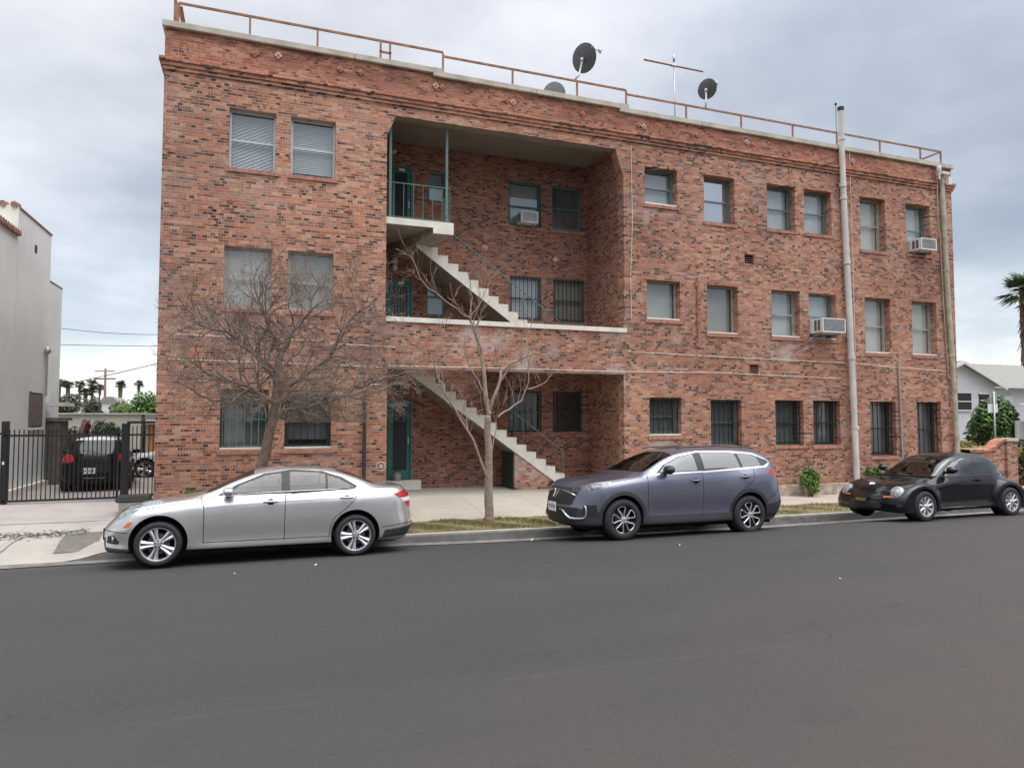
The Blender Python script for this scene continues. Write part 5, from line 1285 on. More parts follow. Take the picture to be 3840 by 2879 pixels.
# the far side of the street (behind the viewer): seen only in glass and paint
t = thing('row_of_houses', 'low stucco houses lining the opposite side of the street', 'houses', (6,-17,0))
b = MB(); rng = random.Random(8); x = -34
while x < 50:
    w = rng.uniform(7, 11); h = rng.uniform(3.6, 6.8); y = -rng.uniform(15, 18)
    b.box(x, x+w, y-9, y, -.3, h, rng.choice((0,1,2)))
    b.prism_x([(y-9.4,h),(y+.4,h),(y-4.5,h+1.5)], x-.3, x+w+.3, 3)
    for k in range(int(w/2.4)): b.box(x+.8+k*2.4, x+1.9+k*2.4, y, y+.05, 1.1, 2.4, 4)
    x += w+rng.uniform(1.5, 4)
b.build('wall', [M['stucco'], M['stucco_l'], M['wood_gr'], M['roof_gr'], M['room']], t)
for i, x in enumerate((-22,-9,4.5,15,27,38)):
    rng = random.Random(90+i); hh = rng.uniform(3.6, 5.2)
    t = thing('street_tree', 'street tree on the opposite pavement', 'tree', (x,-11.5,0), 'trees on the opposite pavement')
    b = MB(); leaf_blob(b, (x,-11.5,hh), (2.3,2.0,1.9), 1400, .26, rng, (0,1), lumps=10); b.build('crown', [M['leaf_dark'], M['leaf_olive']], t)
    b = MB(); b.tube([(x,-11.5,0),(x+.1,-11.5,hh)], [.2,.12], 8); b.build('trunk', M['bark1'], t)

# ================================================================== VEHICLES
def car_body(spec):
    L = spec['L']; rows = spec['rows']; bulge = spec.get('bulge')
    xs = []
    for i in range(15): xs.append(.55*(1-math.cos(PI/2*i/15)))
    n = int((L-1.1)/spec.get('dx', .055))
    xs += [.55+(L-1.1)*i/n for i in range(n)]
    xs += [L-.55*(1-math.cos(PI/2*(15-i)/15)) for i in range(16)]
    F = []
    for r in rows:
        F.append((curve(r['y']) if isinstance(r['y'], list) else (lambda v: (lambda x: v))(r['y']), curve(r['z']) if isinstance(r['z'], list) else (lambda v: (lambda x: v))(r['z']),
                  r.get('xf', 0), r.get('xr', 0), r.get('Rf', .5), r.get('Rr', .45), r.get('p', 2.4), r.get('c', 0)))
    sub = spec.get('sub', 5)
    grid = []
    for x in xs:
        ctrl = []
        for (fy, fz, xf, xr, Rf, Rr, p, c) in F:
            bf = max(0, 1-x/1.0)**2; br = max(0, 1-(L-x)/1.0)**2
            X = x+xf*bf-xr*br
            def cor(d, Rr_):
                if d >= Rr_: return 1
                return max(0, 1-(1-d/Rr_)**p)**(1/p)
            Y = fy(x)*cor(x, Rf)*cor(L-x, Rr)
            ctrl.append((Vector((X, Y, fz(x))), c))
        ring = []
        for i in range(len(ctrl)-1):
            p1, c1 = ctrl[i]; p2, c2 = ctrl[i+1]
            d = p2-p1
            def tan(j):
                if j == 0 or j == len(ctrl)-1: return None
                a = ctrl[j]; dd1 = a[0]-ctrl[j-1][0]; dd2 = ctrl[j+1][0]-a[0]
                l1, l2 = max(dd1.length, 1e-4), max(dd2.length, 1e-4)
                return (dd1/l1*l2+dd2/l2*l1)/(l1+l2)
            t1, t2 = tan(i), tan(i+1); ln = d.length
            ch = d/ln if ln > 1e-6 else Vector((0,0,0))
            t1 = ch if (t1 is None) else t1*(1-c1)+ch*c1
            t2 = ch if (t2 is None) else t2*(1-c2)+ch*c2
            if i == 0: t1 = Vector((0,1,0))
            if i == len(ctrl)-2: t2 = Vector((0,-1,0)) if ctrl[-1][0].y < .01 else t2
            for s in range(sub):
                t = s/sub
                q = (2*t**3-3*t*t+1)*p1+(t**3-2*t*t+t)*ln*t1+(-2*t**3+3*t*t)*p2+(t**3-t*t)*ln*t2
                ring.append(q)
        ring.append(ctrl[-1][0])
        if bulge: ring = [bulge(q) for q in ring]
        grid.append(ring)
    bm = bmesh.new(); nr = len(grid[0])
    V = {}
    for s in (-1, 1):
        for i, ring in enumerate(grid):
            for j, q in enumerate(ring): V[(s, i, j)] = bm.verts.new((q.x, s*max(0, q.y), q.z))
    for s in (-1, 1):
        for i in range(len(grid)-1):
            for j in range(nr-1):
                a, b_, c, d = V[(s,i,j)], V[(s,i+1,j)], V[(s,i+1,j+1)], V[(s,i,j+1)]
                try: bm.faces.new((a, b_, c, d) if s < 0 else (d, c, b_, a))
                except Exception: pass
    bmesh.ops.remove_doubles(bm, verts=bm.verts, dist=4e-4)
    bmesh.ops.dissolve_degenerate(bm, edges=bm.edges, dist=1e-5)
    bmesh.ops.recalc_face_normals(bm, faces=bm.faces)
    bm.normal_update()
    return bm

def carve(bm, poly, ax, cond=None):
    i, j = ax
    cx = sum(p[0] for p in poly)/len(poly); cy = sum(p[1] for p in poly)/len(poly)
    x0 = min(p[0] for p in poly); x1 = max(p[0] for p in poly); y0 = min(p[1] for p in poly); y1 = max(p[1] for p in poly)
    Sf = []
    for f in bm.faces:
        us = [v.co[i] for v in f.verts]; vs = [v.co[j] for v in f.verts]
        if max(us) < x0 or min(us) > x1 or max(vs) < y0 or min(vs) > y1: continue
        if cond and not cond(f): continue
        Sf.append(f)
    n = len(poly)
    for k in range(n):
        if not Sf: return []
        a, b_ = poly[k], poly[(k+1) % n]
        nx, ny = b_[1]-a[1], -(b_[0]-a[0])
        l = math.hypot(nx, ny)
        if l < 1e-6: continue
        nx /= l; ny /= l
        if (cx-a[0])*nx+(cy-a[1])*ny > 0: nx, ny = -nx, -ny
        co = [0,0,0]; no = [0,0,0]; co[i] = a[0]; co[j] = a[1]; no[i] = nx; no[j] = ny
        es = set(); vs = set()
        for f in Sf: es.update(f.edges); vs.update(f.verts)
        res = bmesh.ops.bisect_plane(bm, geom=list(Sf)+list(es)+list(vs), dist=1e-5, plane_co=co, plane_no=no)
        new = [g for g in res['geom'] if isinstance(g, bmesh.types.BMFace) and g.is_valid]
        out = []
        for f in new:
            c = f.calc_center_median()
            if (c[i]-a[0])*nx+(c[j]-a[1])*ny <= 1e-6: out.append(f)
        Sf = out
    return Sf
def band(p, q, w):
    d = Vector((q[0]-p[0], q[1]-p[1])); d.normalize(); n = Vector((-d.y, d.x))*w/2; e = d*w*.3
    return [(p[0]-e.x+n.x, p[1]-e.y+n.y), (q[0]+e.x+n.x, q[1]+e.y+n.y), (q[0]+e.x-n.x, q[1]+e.y-n.y), (p[0]-e.x-n.x, p[1]-e.y-n.y)]

def rim(b, c, r, style, s, m=0):
    # s: side (-1 outward is -y)
    y = c[1]
    def P(rad, a, h): return (c[0]+rad*math.cos(a), y+s*h, c[2]+rad*math.sin(a))
    if style == 'twin':
        b.lathe([(r*.99,.0*s),(r*.985,.012*s),(r*.93,.008*s),(r*.90,-.02*s),(r*.88,-.10*s)], c, 'y', 40, 0)
        for k in range(5):
            a0 = PI/2+.35+k*2*PI/5
            for sg in (-1, 1):
                ai, ao, wi, wo = sg*.17, sg*.17, .062, .085
                p = []
                for rr, aa, w in ((r*.22, sg*.30, .24), (r*.55, sg*.175, .13), (r*.92, sg*.185, .135)):
                    p.append((rr, a0+aa-w, a0+aa+w))
                vs = []
                for (rr, a1, a2) in p: vs += [P(rr,a1,-.012), P((rr),(a1+a2)/2,.002), P(rr,a2,-.012)]
                vs += [P(p[0][0],p[0][1],-.05), P(p[2][0],p[2][1],-.05), P(p[0][0],p[0][2],-.05), P(p[2][0],p[2][2],-.05)]
                b.add(vs, [(0,1,4,3),(1,2,5,4),(3,4,7,6),(4,5,8,7),(0,3,6,10,9),(2,5,8,12,11)], 0)
        b.lathe([(0,.006*s),(r*.13,.006*s),(r*.15,-.002*s),(r*.30,-.010*s),(r*.32,-.03*s)], c, 'y', 24, 0)
        for k in range(5): a = k*2*PI/5+.3; b.lathe([(0,.0),(.011,0)], (c[0]+r*.2*math.cos(a), y+s*.001, c[2]+r*.2*math.sin(a)), 'y', 8, 1)
    elif style == 'petal':
        b.lathe([(r*.99,.0),(r*.985,.010*s),(r*.95,.004*s),(r*.92,-.02*s),(r*.9,-.10*s)], c, 'y', 40, 1)
        for k in range(5):
            a0 = PI/2+.2+k*2*PI/5
            ctrl = [(r*.20,-.25),(r*.45,-.27),(r*.72,-.36),(r*.88,-.38),(r*.95,-.24),(r*.965,0),(r*.95,.24),(r*.88,.38),(r*.72,.36),(r*.45,.27),(r*.20,.25)]
            pts = [P(rr, a0+a*.95, -.002) for rr, a in ctrl]
            b.tube(pts, [.012]*len(pts), 5, 0)
            for sg in (-1, 1):
                vs = [P(r*.2,a0+sg*.24,-.014), P(r*.45,a0+sg*.26,-.014), P(r*.72,a0+sg*.34,-.014), P(r*.9,a0+sg*.36,-.014), P(r*.9,a0+sg*.60,-.02), P(r*.6,a0+sg*.56,-.02), P(r*.25,a0+sg*.6,-.02)]
                b.add(vs, [(0,1,2,3,4,5,6)], 1)
        b.lathe([(0,.004*s),(r*.15,.004*s),(r*.22,-.006*s),(r*.26,-.03*s)], c, 'y', 20, 0)
    elif style == 'nine':
        b.lathe([(r*.99,.0),(r*.985,.012*s),(r*.90,.006*s),(r*.87,-.02*s),(r*.86,-.08*s)], c, 'y', 40, 0)
        n = 9
        for k in range(n):
            a0 = PI/2+k*2*PI/n
            vs = []
            for rr, w in ((r*.2,.33),(r*.5,.27),(r*.72,.22),(r*.90,.24)): vs += [P(rr,a0-w,-.008), P(rr,a0,.006), P(rr,a0+w,-.008)]
            fs = []
            for q in range(3): fs += [(3*q,3*q+1,3*q+4,3*q+3),(3*q+1,3*q+2,3*q+5,3*q+4)]
            b.add(vs, fs, 0)
        b.lathe([(0,.014*s),(r*.14,.014*s),(r*.2,.0*s),(r*.34,-.008*s)], c, 'y', 24, 0)

def build_wheel(parent, c, r, w, style, s, rimr):
    # c: centre of outer tyre face plane;  s=-1 -> outer side faces -y
    b = MB(); yo = c[1]; 
    b.lathe([(rimr*.3,-.10*s),(rimr*.85,-.10*s),(rimr*.9,-.03*s)], c, 'y', 32, 0)
    b.lathe([(rimr*.15,-.06*s),(rimr*.62,-.06*s),(rimr*.62,-.09*s)], c, 'y', 32, 1)
    wo = b.build('wheel', [M['well'], M['disc']], parent, smooth=True, ang=40, local=True)
    b = MB(); k = w
    prof = [(rimr*.97,-.02*s),(rimr*.99,.002*s),(rimr*1.02,.010*s),(rimr+(r-rimr)*.35,.018*s),(rimr+(r-rimr)*.7,.012*s),(r*.965,-.008*s),(r*.99,-.03*s),(r,-.055*s),(r,-(k-.05)*s),(r*.98,-(k-.02)*s),(rimr*1.1,-k*s),(rimr*.95,-(k-.02)*s)]
    b.lathe(prof, c, 'y', 48, 0)
    b.build('tyre', M['tyre'], wo, smooth=True, ang=50, local=True)
    b = MB(); rim(b, c, rimr, style, s); b.build('rim', [M['rim'], M['rim_dk']], wo, smooth=True, ang=35, local=True)
    return wo

def make_car(spec, T):
    """T: the parent Empty.  Local axes: x front->rear, z up, -y is the street side."""
    bm = car_body(spec); L = spec['L']
    ref = bm.copy(); ref.verts.ensure_lookup_table(); ref.faces.ensure_lookup_table(); ref.normal_update()
    tree = BVHTree.FromBMesh(ref)
    lay = bm.faces.layers.int.new('part')
    PID = {}; order = []
    def pid(k):
        if k not in PID: PID[k] = len(PID)+1
        return PID[k]
    def side_ok(s): return lambda f: f.calc_center_median().y*s > .28
    # wheel arches
    arch_boundary = []
    for (wx, wz, ra) in spec['arches']:
        for s in (-1, 1):
            poly = [(wx+ra*math.cos(2*PI*k/36), wz+ra*math.sin(2*PI*k/36)) for k in range(36)]
            if spec.get('arch_trim'):
                rt = ra+spec['arch_trim']; pt = [(wx+rt*math.cos(2*PI*k/36), wz+rt*math.sin(2*PI*k/36)) for k in range(36)]
                for f in carve(bm, pt, (0,2), side_ok(s)): 
                    if f.calc_center_median().z > .1: f[lay] = pid('cladding')
            fs = carve(bm, poly, (0,2), side_ok(s))
            bmesh.ops.delete(bm, geom=fs, context='FACES')
    # features
    for ft in spec['feat']:
        name, polys, ax, cond = ft[0], ft[1], ft[2], ft[3]
        over = ft[4] if len(ft) > 4 else True
        for poly in polys:
            fs = carve(bm, poly, ax, cond)
            for f in fs:
                if over or f[lay] == 0: f[lay] = pid(name)
    # seams
    for (pts, ax, cond) in spec['seams']:
        for p, q in zip(pts[:-1], pts[1:]):
            for f in carve(bm, band(p, q, spec.get('gap', .011)), ax, cond):
                if f[lay] in (0, PID.get('cladding', -5)): f[lay] = pid('panel_gap')
    # doors by flood fill
    for (nm, sx, sz) in spec['doors']:
        for s in (-1, 1):
            best = None; bd = 9
            for f in bm.faces:
                if f[lay] != 0: continue
                c = f.calc_center_median()
                if c.y*s < .4: continue
                d = (c.x-sx)**2+(c.z-sz)**2
                if d < bd: bd, best = d, f
            if best is None: continue
            P = pid(nm+('_near' if s < 0 else '_far')); st = [best]; best[lay] = P; cnt = 0
            while st:
                f = st.pop(); cnt += 1
                for e in f.edges:
                    for g in e.link_faces:
                        if g[lay] == 0 and abs(g.calc_center_median().y) > .3: g[lay] = P; st.append(g)
    for (pts, ax, cond) in spec.get('lines', []):
        for p, q in zip(pts[:-1], pts[1:]):
            for f in carve(bm, band(p, q, .008), ax, cond): f[lay] = pid('crease')
    # arch lips: extrude open edges inward
    for s in (-1, 1):
        be = [e for e in bm.edges if len(e.link_faces) == 1 and e.verts[0].co.y*s > .3 and any(abs((Vector((e.verts[0].co.x, e.verts[0].co.z))-Vector((wx, wz))).length-ra) < .012 for wx, wz, ra in spec['arches'])]
        r_ = bmesh.ops.extrude_edge_only(bm, edges=be)
        nv = [g for g in r_['geom'] if isinstance(g, bmesh.types.BMVert)]
        for v in nv: v.co.y -= s*.30
        for g in r_['geom']:
            if isinstance(g, bmesh.types.BMFace): g[lay] = pid('wheel_well')
        for f in [f for f in bm.faces if any(v in nv for v in f.verts)] if False else []: pass
        nvs = set(nv)
        for f in bm.faces:
            if f[lay] != pid('wheel_well') and sum(1 for v in f.verts if v in nvs) >= 2: f[lay] = pid('wheel_well')
    # split into meshes
    inv = {v: k for k, v in PID.items()}
    mats = spec['mats']
    groups = {}
    for f in bm.faces: groups.setdefault(f[lay], []).append(f)
    def emit(name, faces, matlist, idx, parent, ofs=0, offn=0):
        vm = {}; vs = []; fs = []; mi = []; nrm = []
        for f in faces:
            ids = []
            for v in f.verts:
                if v not in vm:
                    vm[v] = len(vs); loc, nn, fi, ds = tree.find_nearest(v.co)
                    if fi is not None:
                        rf = ref.faces[fi]; acc = Vector((0,0,0)); tw = 0
                        for rv in rf.verts:
                            w = 1/((rv.co-v.co).length+1e-4)**1.5; acc += rv.normal*w; tw += w
                        nn = acc.normalized()
                    else: nn = Vector((0,0,1))
                    vs.append(v.co+nn*offn); nrm.append(nn)
                ids.append(vm[v])
            fs.append(ids); mi.append(idx(f))
        me = bpy.data.meshes.new(name); me.from_pydata(vs, [], fs)
        for mt in matlist: me.materials.append(mt)
        me.polygons.foreach_set('material_index', mi)
        me.polygons.foreach_set('use_smooth', [True]*len(fs)); me.update()
        if name not in ('wheel_well',):
            try: me.normals_split_custom_set_from_vertices(nrm)
            except Exception as e: print('nrm', e)
        o = bpy.data.objects.new(name, me); COL.objects.link(o); o.parent = parent; return o
    bodyf = groups.get(0, [])+groups.get(PID.get('panel_gap', -1), [])
    gapid = PID.get('panel_gap', -1)
    body = emit('body', bodyf, [spec['paint'], M['seam']], lambda f: 1 if f[lay] == gapid else 0, T)
    res = {'body': body}
    for k, fs in groups.items():
        if k == 0 or k == gapid: continue
        nm = inv[k]
        disp, mt = mats[nm] if nm in mats else (nm.rsplit('_', 1)[0], spec['paint'])
        if nm == 'wheel_well': disp, mt = 'wheel_well', M['well']
        # split left/right islands for symmetric items
        sides = {}
        if disp == 'wheel_well':
            for f in fs: c = f.calc_center_median(); sides.setdefault((c.y > 0, c.x > L/2), []).append(f)
        elif disp in spec.get('split', ()):
            for f in fs:
                c = f.calc_center_median(); sides.setdefault((c.y > 0, round(c.x) if disp == 'side_window' and False else 0), []).append(f)
        else: sides = {0: fs}
        for q, ff in sides.items():
            o = emit(disp, ff, [mt], lambda f: 0, T, offn=spec.get('off', {}).get(nm, 0)); res.setdefault(nm, o)
    def surf(y, z, off=.004, d=(1,0,0), o=None):
        h = tree.ray_cast(Vector(o) if o else Vector((-1, y, z)), Vector(d))
        return (h[0]+h[1]*off, h[1]) if h[0] is not None else (Vector((.1, y, z)), Vector((-1,0,0)))
    res['surf'] = surf; res['_ref'] = ref
    bm.free()
    # wheels
    for (wx, wz, ra) in spec['arches']:
        for s in (-1, 1):
            build_wheel(T, (wx, s*spec['track'], spec['wr']), spec['wr'], .21, spec['rim'], s, spec['rimr'])
    # inner wheel-well drums and underbody
    b = MB(); hw = spec['track']-.24
    for (wx, wz, ra) in spec['arches']:
        for s in (-1, 1):
            b.lathe([(0,0),(ra+.01,0)], (wx, s*(hw), wz), 'y', 24)
    b.box(.35, L-.35, -.62, .62, .17, .30)
    b.build('underbody', M['well'], T, local=True)
    return res

def seats(T, rows, zseat, ztop, hw, mat, dash=None, floor=(1.2,3.6,.3)):
    b = MB(); b.box(floor[0], floor[1], -hw-.12, hw+.12, floor[2], zseat-.12)
    if dash: b.box(dash[0], dash[1], -hw-.1, hw+.1, zseat-.12, dash[2])
    b.build('interior', M['plastic'], T, local=True)
    for (x, n) in rows:
        for i in range(n):
            yy = (-hw+.16+i*(2*hw-.32)/(n-1)) if n > 1 else 0
            b = MB(); b.box(x-.42, x+.05, yy-.24, yy+.24, zseat-.12, zseat+.05)
            b.add([(x-.02,yy-.23,zseat),(x+.12,yy-.23,zseat),(x+.24,yy-.18,ztop-.22),(x+.14,yy-.18,ztop-.22),(x-.02,yy+.23,zseat),(x+.12,yy+.23,zseat),(x+.24,yy+.18,ztop-.22),(x+.14,yy+.18,ztop-.22)], [(0,1,2,3),(4,7,6,5),(0,3,7,4),(1,5,6,2),(3,2,6,7),(0,4,5,1)])
            b.box(x+.17, x+.26, yy-.12, yy+.12, ztop-.18, ztop)
            b.build('seat', mat, T, local=True, bevel=.03)

def mirror(T, x, y, z, s, mat, w=.22, h=.14):
    b = MB(); prof = [(0,0),(.6,.015),(.9,.05),(1,.11),(.9,.15),(0,.16)]
    base = len(b.v); n = 14
    for (k, dx) in prof:
        for i in range(n):
            a = 2*PI*i/n; b.v.append((x+dx, y+s*(w/2+w/2*k*math.cos(a)), z+h/2*k*math.sin(a)*(1-.1*math.cos(a))))
    for i in range(len(prof)-1):
        for k in range(n): q = base+i*n; b.f.append([q+k, q+(k+1) % n, q+n+(k+1) % n, q+n+k]); b.m.append(0)
    m = b.build('wing_mirror', mat, T, smooth=True, local=True)
    b = MB(); b.tube([(x+.09, y-s*.06, z-h*.35), (x+.07, y+s*w*.4, z-h*.3)], [.035,.022], 8); b.build('mirror_arm', M['plastic'], m, smooth=True, local=True)
def handle(T, x, y, z, s, mat):
    b = MB(); b.tube([(x-.10,y,z),(x-.08,y+s*.03,z+.005),(x+.0,y+s*.04,z+.008),(x+.08,y+s*.03,z+.005),(x+.10,y,z)], [.010,.014,.016,.014,.010], 8)
    b.lathe([(0,.002*s),(.05,.002*s)], (x, y-s*.004, z-.004), 'y', 16, 1)
    b.build('door_handle', [mat, M['seam']], T, smooth=True, local=True)

front = lambda f: f.normal.x < -.25
rear = lambda f: f.normal.x > .25
def side(s=None):
    return lambda f: abs(f.calc_center_median().y) > .3 and abs(f.normal.y) > .2
def sidex(mx): return lambda f: abs(f.calc_center_median().y) > .3
above = lambda z: (lambda f: f.calc_center_median().z > z and f.normal.z > .05)
M['glass_car'] = thin_glass('car_glass', (.62,.68,.67), .8, .01, .0, graz=.6)
M['glass_dark'] = thin_glass('tinted_car_glass', (.09,.10,.11), 1.4, .01, .015, graz=.55)
M['glass_black'] = simple('black_glass', (.012,.014,.018), .12, var=.1, coat=0, spec=.45)
M['dark_lamp'] = simple('dark_headlamp', (.10,.105,.11), .08, coat=1, var=.9, scale=16, metal=.4)
M['trim_chrome'] = simple('bright_window_trim', (.62,.63,.66), .22, metal=.9, var=.03)
M['seat_grey'] = simple('grey_leather_seat', (.19,.185,.175), .7, var=.1)
M['seat_dk'] = simple('dark_seat', (.03,.03,.032), .8, var=.1)
M['crease'] = simple('crease_shadow_line', (.16,.16,.165), .5, metal=.5)  # shade of the door crease, drawn as a thin dark strip
M['cladding'] = simple('dark_grey_cladding', (.035,.037,.043), .5, var=.12)
M['hl_bezel'] = simple('headlamp_bezel', (.10,.10,.105), .25, metal=.6, var=.3, scale=22)

def zmap(spec, f):
    for r in spec['rows']:
        if isinstance(r['z'], list): r['z'] = [(x, f(z)) for x, z in r['z']]
        else: r['z'] = f(r['z'])
    for i, ft in enumerate(spec['feat']):
        if ft[2][1] == 2: spec['feat'][i] = (ft[0], [[(u, f(v)) for u, v in p] for p in ft[1]])+tuple(ft[2:])
    for i, sm in enumerate(spec['seams']):
        if sm[1][1] == 2: spec['seams'][i] = ([(u, f(v)) for u, v in sm[0]],)+tuple(sm[1:])
# ------------------------------------------------------------------ silver sedan
SED = dict(L=4.58, arches=[(.80,.335,.385),(3.56,.335,.375)], track=.872, wr=.315, rimr=.238, rim='twin', gap=.011,
    paint=paint('silver_paint', (.68,.67,.66), metal=.7, rough=.27, dust=.35),
    rows=[dict(y=0, z=.20, xf=.16, xr=.16), dict(y=.74, z=.20, xf=.10, xr=.12, c=.6),
          dict(y=[(0,.80),(1.2,.84),(3.4,.84),(4.58,.80)], z=[(0,.20),(.6,.21),(1.2,.215),(3.2,.225),(3.9,.26),(4.58,.30)], xf=.03, xr=.06, c=.5),
          dict(y=[(0,.83),(1.1,.862),(1.5,.838),(3.0,.838),(3.4,.865),(4.58,.82)], z=[(0,.34),(1.4,.34),(3.2,.36),(4.58,.44)], xf=.0, xr=.0, Rf=.62, c=.35),
          dict(y=[(0,.82),(.8,.88),(1.5,.872),(3.0,.875),(3.6,.885),(4.58,.80)], z=[(0,.52),(1.3,.60),(3.3,.64),(4.58,.64)], xf=.02, xr=.02, Rf=.56, Rr=.5),
          dict(y=[(0,.78),(.8,.868),(1.5,.866),(3.0,.866),(3.6,.870),(4.58,.77)], z=[(0,.62),(.5,.73),(1.0,.79),(1.4,.82),(2.5,.865),(3.6,.905),(4.3,.93),(4.58,.90)], xf=.10, xr=.07, Rf=.66, Rr=.5, c=.55),
          dict(y=[(0,.70),(.5,.76),(1.3,.80),(2.5,.815),(3.6,.79),(4.2,.76),(4.58,.70)], z=[(0,.70),(.3,.79),(.8,.865),(1.3,.925),(2.2,.975),(3.2,1.005),(3.9,1.02),(4.3,1.01),(4.58,.965)], xf=.17, xr=.13, Rf=.6, c=.5),
          dict(y=[(0,.46),(.8,.62),(1.3,.70),(1.6,.665),(2.1,.585),(2.6,.56),(3.1,.565),(3.5,.60),(3.95,.66),(4.58,.58)], z=[(0,.745),(.4,.825),(.8,.885),(1.25,.955),(1.5,1.035),(1.85,1.21),(2.2,1.335),(2.6,1.39),(2.95,1.385),(3.25,1.33),(3.55,1.22),(3.85,1.095),(4.05,1.06),(4.4,1.045),(4.58,1.0)], xf=.21, xr=.15, c=.35),
          dict(y=[(0,.22),(.8,.34),(1.3,.38),(2.1,.33),(2.9,.33),(3.6,.36),(4.58,.32)], z=[(0,.76),(.4,.85),(.8,.905),(1.22,.965),(1.36,1.00),(1.75,1.22),(2.1,1.385),(2.5,1.437),(2.9,1.43),(3.25,1.375),(3.6,1.255),(3.92,1.115),(4.1,1.085),(4.42,1.065),(4.58,1.015)], xf=.22, xr=.15),
          dict(y=0, z=[(0,.77),(.4,.855),(.8,.915),(1.2,.97),(1.34,1.00),(1.75,1.235),(2.1,1.40),(2.5,1.449),(2.9,1.442),(3.25,1.39),(3.6,1.265),(3.94,1.12),(4.1,1.09),(4.42,1.07),(4.58,1.02)], xf=.22, xr=.15)],
    feat=[('trim', [[(1.55,.975),(1.80,1.14),(2.20,1.325),(2.60,1.385),(2.60,.98)],[(2.59,.97),(2.59,1.385),(3.05,1.355),(3.36,1.245),(3.60,1.075),(3.54,1.03)]], (0,2), lambda f: abs(f.calc_center_median().y) > .45, True),
          ('swf', [[(1.70,1.005),(1.86,1.13),(2.22,1.295),(2.45,1.34),(2.45,1.015)]], (0,2), lambda f: abs(f.calc_center_median().y) > .45, True),
          ('swr', [[(2.57,1.02),(2.57,1.355),(3.02,1.328),(3.10,1.30),(3.10,1.035)]], (0,2), lambda f: abs(f.calc_center_median().y) > .45, True),
          ('swq', [[(3.135,1.04),(3.135,1.285),(3.32,1.205),(3.52,1.075),(3.47,1.05)]], (0,2), lambda f: abs(f.calc_center_median().y) > .45, True),
          ('ws', [[(1.40,-.66),(2.05,-.53),(2.05,.53),(1.40,.66)]], (0,1), above(.98), True),
          ('rw', [[(3.28,-.50),(3.88,-.58),(3.88,.58),(3.28,.50)]], (0,1), above(1.02), True),
          ('hl', [[(.10,.60),(.16,.73),(.30,.80),(.56,.835),(.52,.785),(.30,.66)]], (0,2), lambda f: abs(f.calc_center_median().y) > .36, True),
          ('grille', [[(-.44,.50),(-.36,.72),(.36,.72),(.44,.50)]], (1,2), lambda f: f.normal.x < -.25 and f.calc_center_median().x < .5, True),
          ('lowgrille', [[(-.5,.26),(-.5,.40),(.5,.40),(.5,.26)]], (1,2), front, True),
          ('fog', [[(.10,.33),(.12,.43),(.22,.44),(.30,.35),(.28,.32)]], (0,2), lambda f: abs(f.calc_center_median().y) > .3, True),
          ('marker', [[(.335,.555),(.40,.635),(.475,.635),(.42,.555)]], (0,2), lambda f: abs(f.calc_center_median().y) > .5, True),
          ('lip', [[(.0,.20),(.0,.275),(.48,.255),(.48,.20)]], (0,2), lambda f: f.calc_center_median().z > .2, True),
          ('tl', [[(4.14,.93),(4.36,.985),(4.60,.975),(4.60,.885),(4.26,.865)],[(4.34,.80),(4.60,.80),(4.60,.70),(4.42,.71)]], (0,2), lambda f: abs(f.calc_center_median().y) > .3, True),
          ('tlw', [[(4.28,.86),(4.60,.88),(4.60,.80),(4.34,.805)]], (0,2), lambda f: abs(f.calc_center_median().y) > .3, True),
          ('rbl', [[(3.98,.255),(4.02,.375),(4.6,.43),(4.6,.28)]], (0,2), lambda f: True, True)],
    seams=[([(1.34,.955),(1.385,.78),(1.385,.30)], (0,2), side()), ([(2.51,1.01),(2.505,.7),(2.505,.29)], (0,2), side()),
           ([(3.60,1.03),(3.55,.88),(3.42,.74),(3.24,.60),(3.17,.45),(3.16,.30)], (0,2), side()), ([(1.385,.305),(3.16,.315)], (0,2), side()),
           ([(.60,.80),(1.34,.925)], (0,2), lambda f: abs(f.calc_center_median().y) > .5), ([(3.98,.42),(4.3,.46),(4.58,.47)], (0,2), side()),
           ([(.40,.48),(.20,.50),(.0,.49)], (0,2), lambda f: True)],
    lines=[([(1.40,.80),(2.5,.862),(3.6,.905),(4.1,.925)], (0,2), side())],
    doors=[('doorf',1.9,.6),('doorr',2.8,.6)],
    mats={'doorf_near': ('door', None), 'doorf_far': ('door', None), 'doorr_near': ('door', None), 'doorr_far': ('door', None), 'trim': ('window_trim', M['plastic']), 'swf': ('side_window', M['glass_car']), 'swr': ('side_window', M['glass_car']), 'swq': ('quarter_window', M['glass_car']),
          'ws': ('windshield', M['glass_car']), 'rw': ('rear_window', M['glass_car']), 'hl': ('headlight', M['clear_lamp']), 'grille': ('grille', M['hl_bezel']), 'lowgrille': ('lower_grille', M['plastic']), 'fog': ('fog_light', M['plastic']),
          'marker': ('side_marker', M['amber']), 'lip': ('front_lip', M['cladding']), 'tl': ('taillight', M['red_lamp']), 'tlw': ('reverse_light', M['white']), 'crease': ('body_crease', M['crease']), 'rbl': ('rear_valance', M['cladding'])},
    split=('side_window','quarter_window','headlight','fog_light','side_marker','taillight','reverse_light','window_trim'))
for k, v in list(SED['mats'].items()):
    if v[1] is None: SED['mats'][k] = (v[0], SED['paint'])
zmap(SED, lambda z: z if z < 1.0 else 1.0+(z-1.0)*.86)
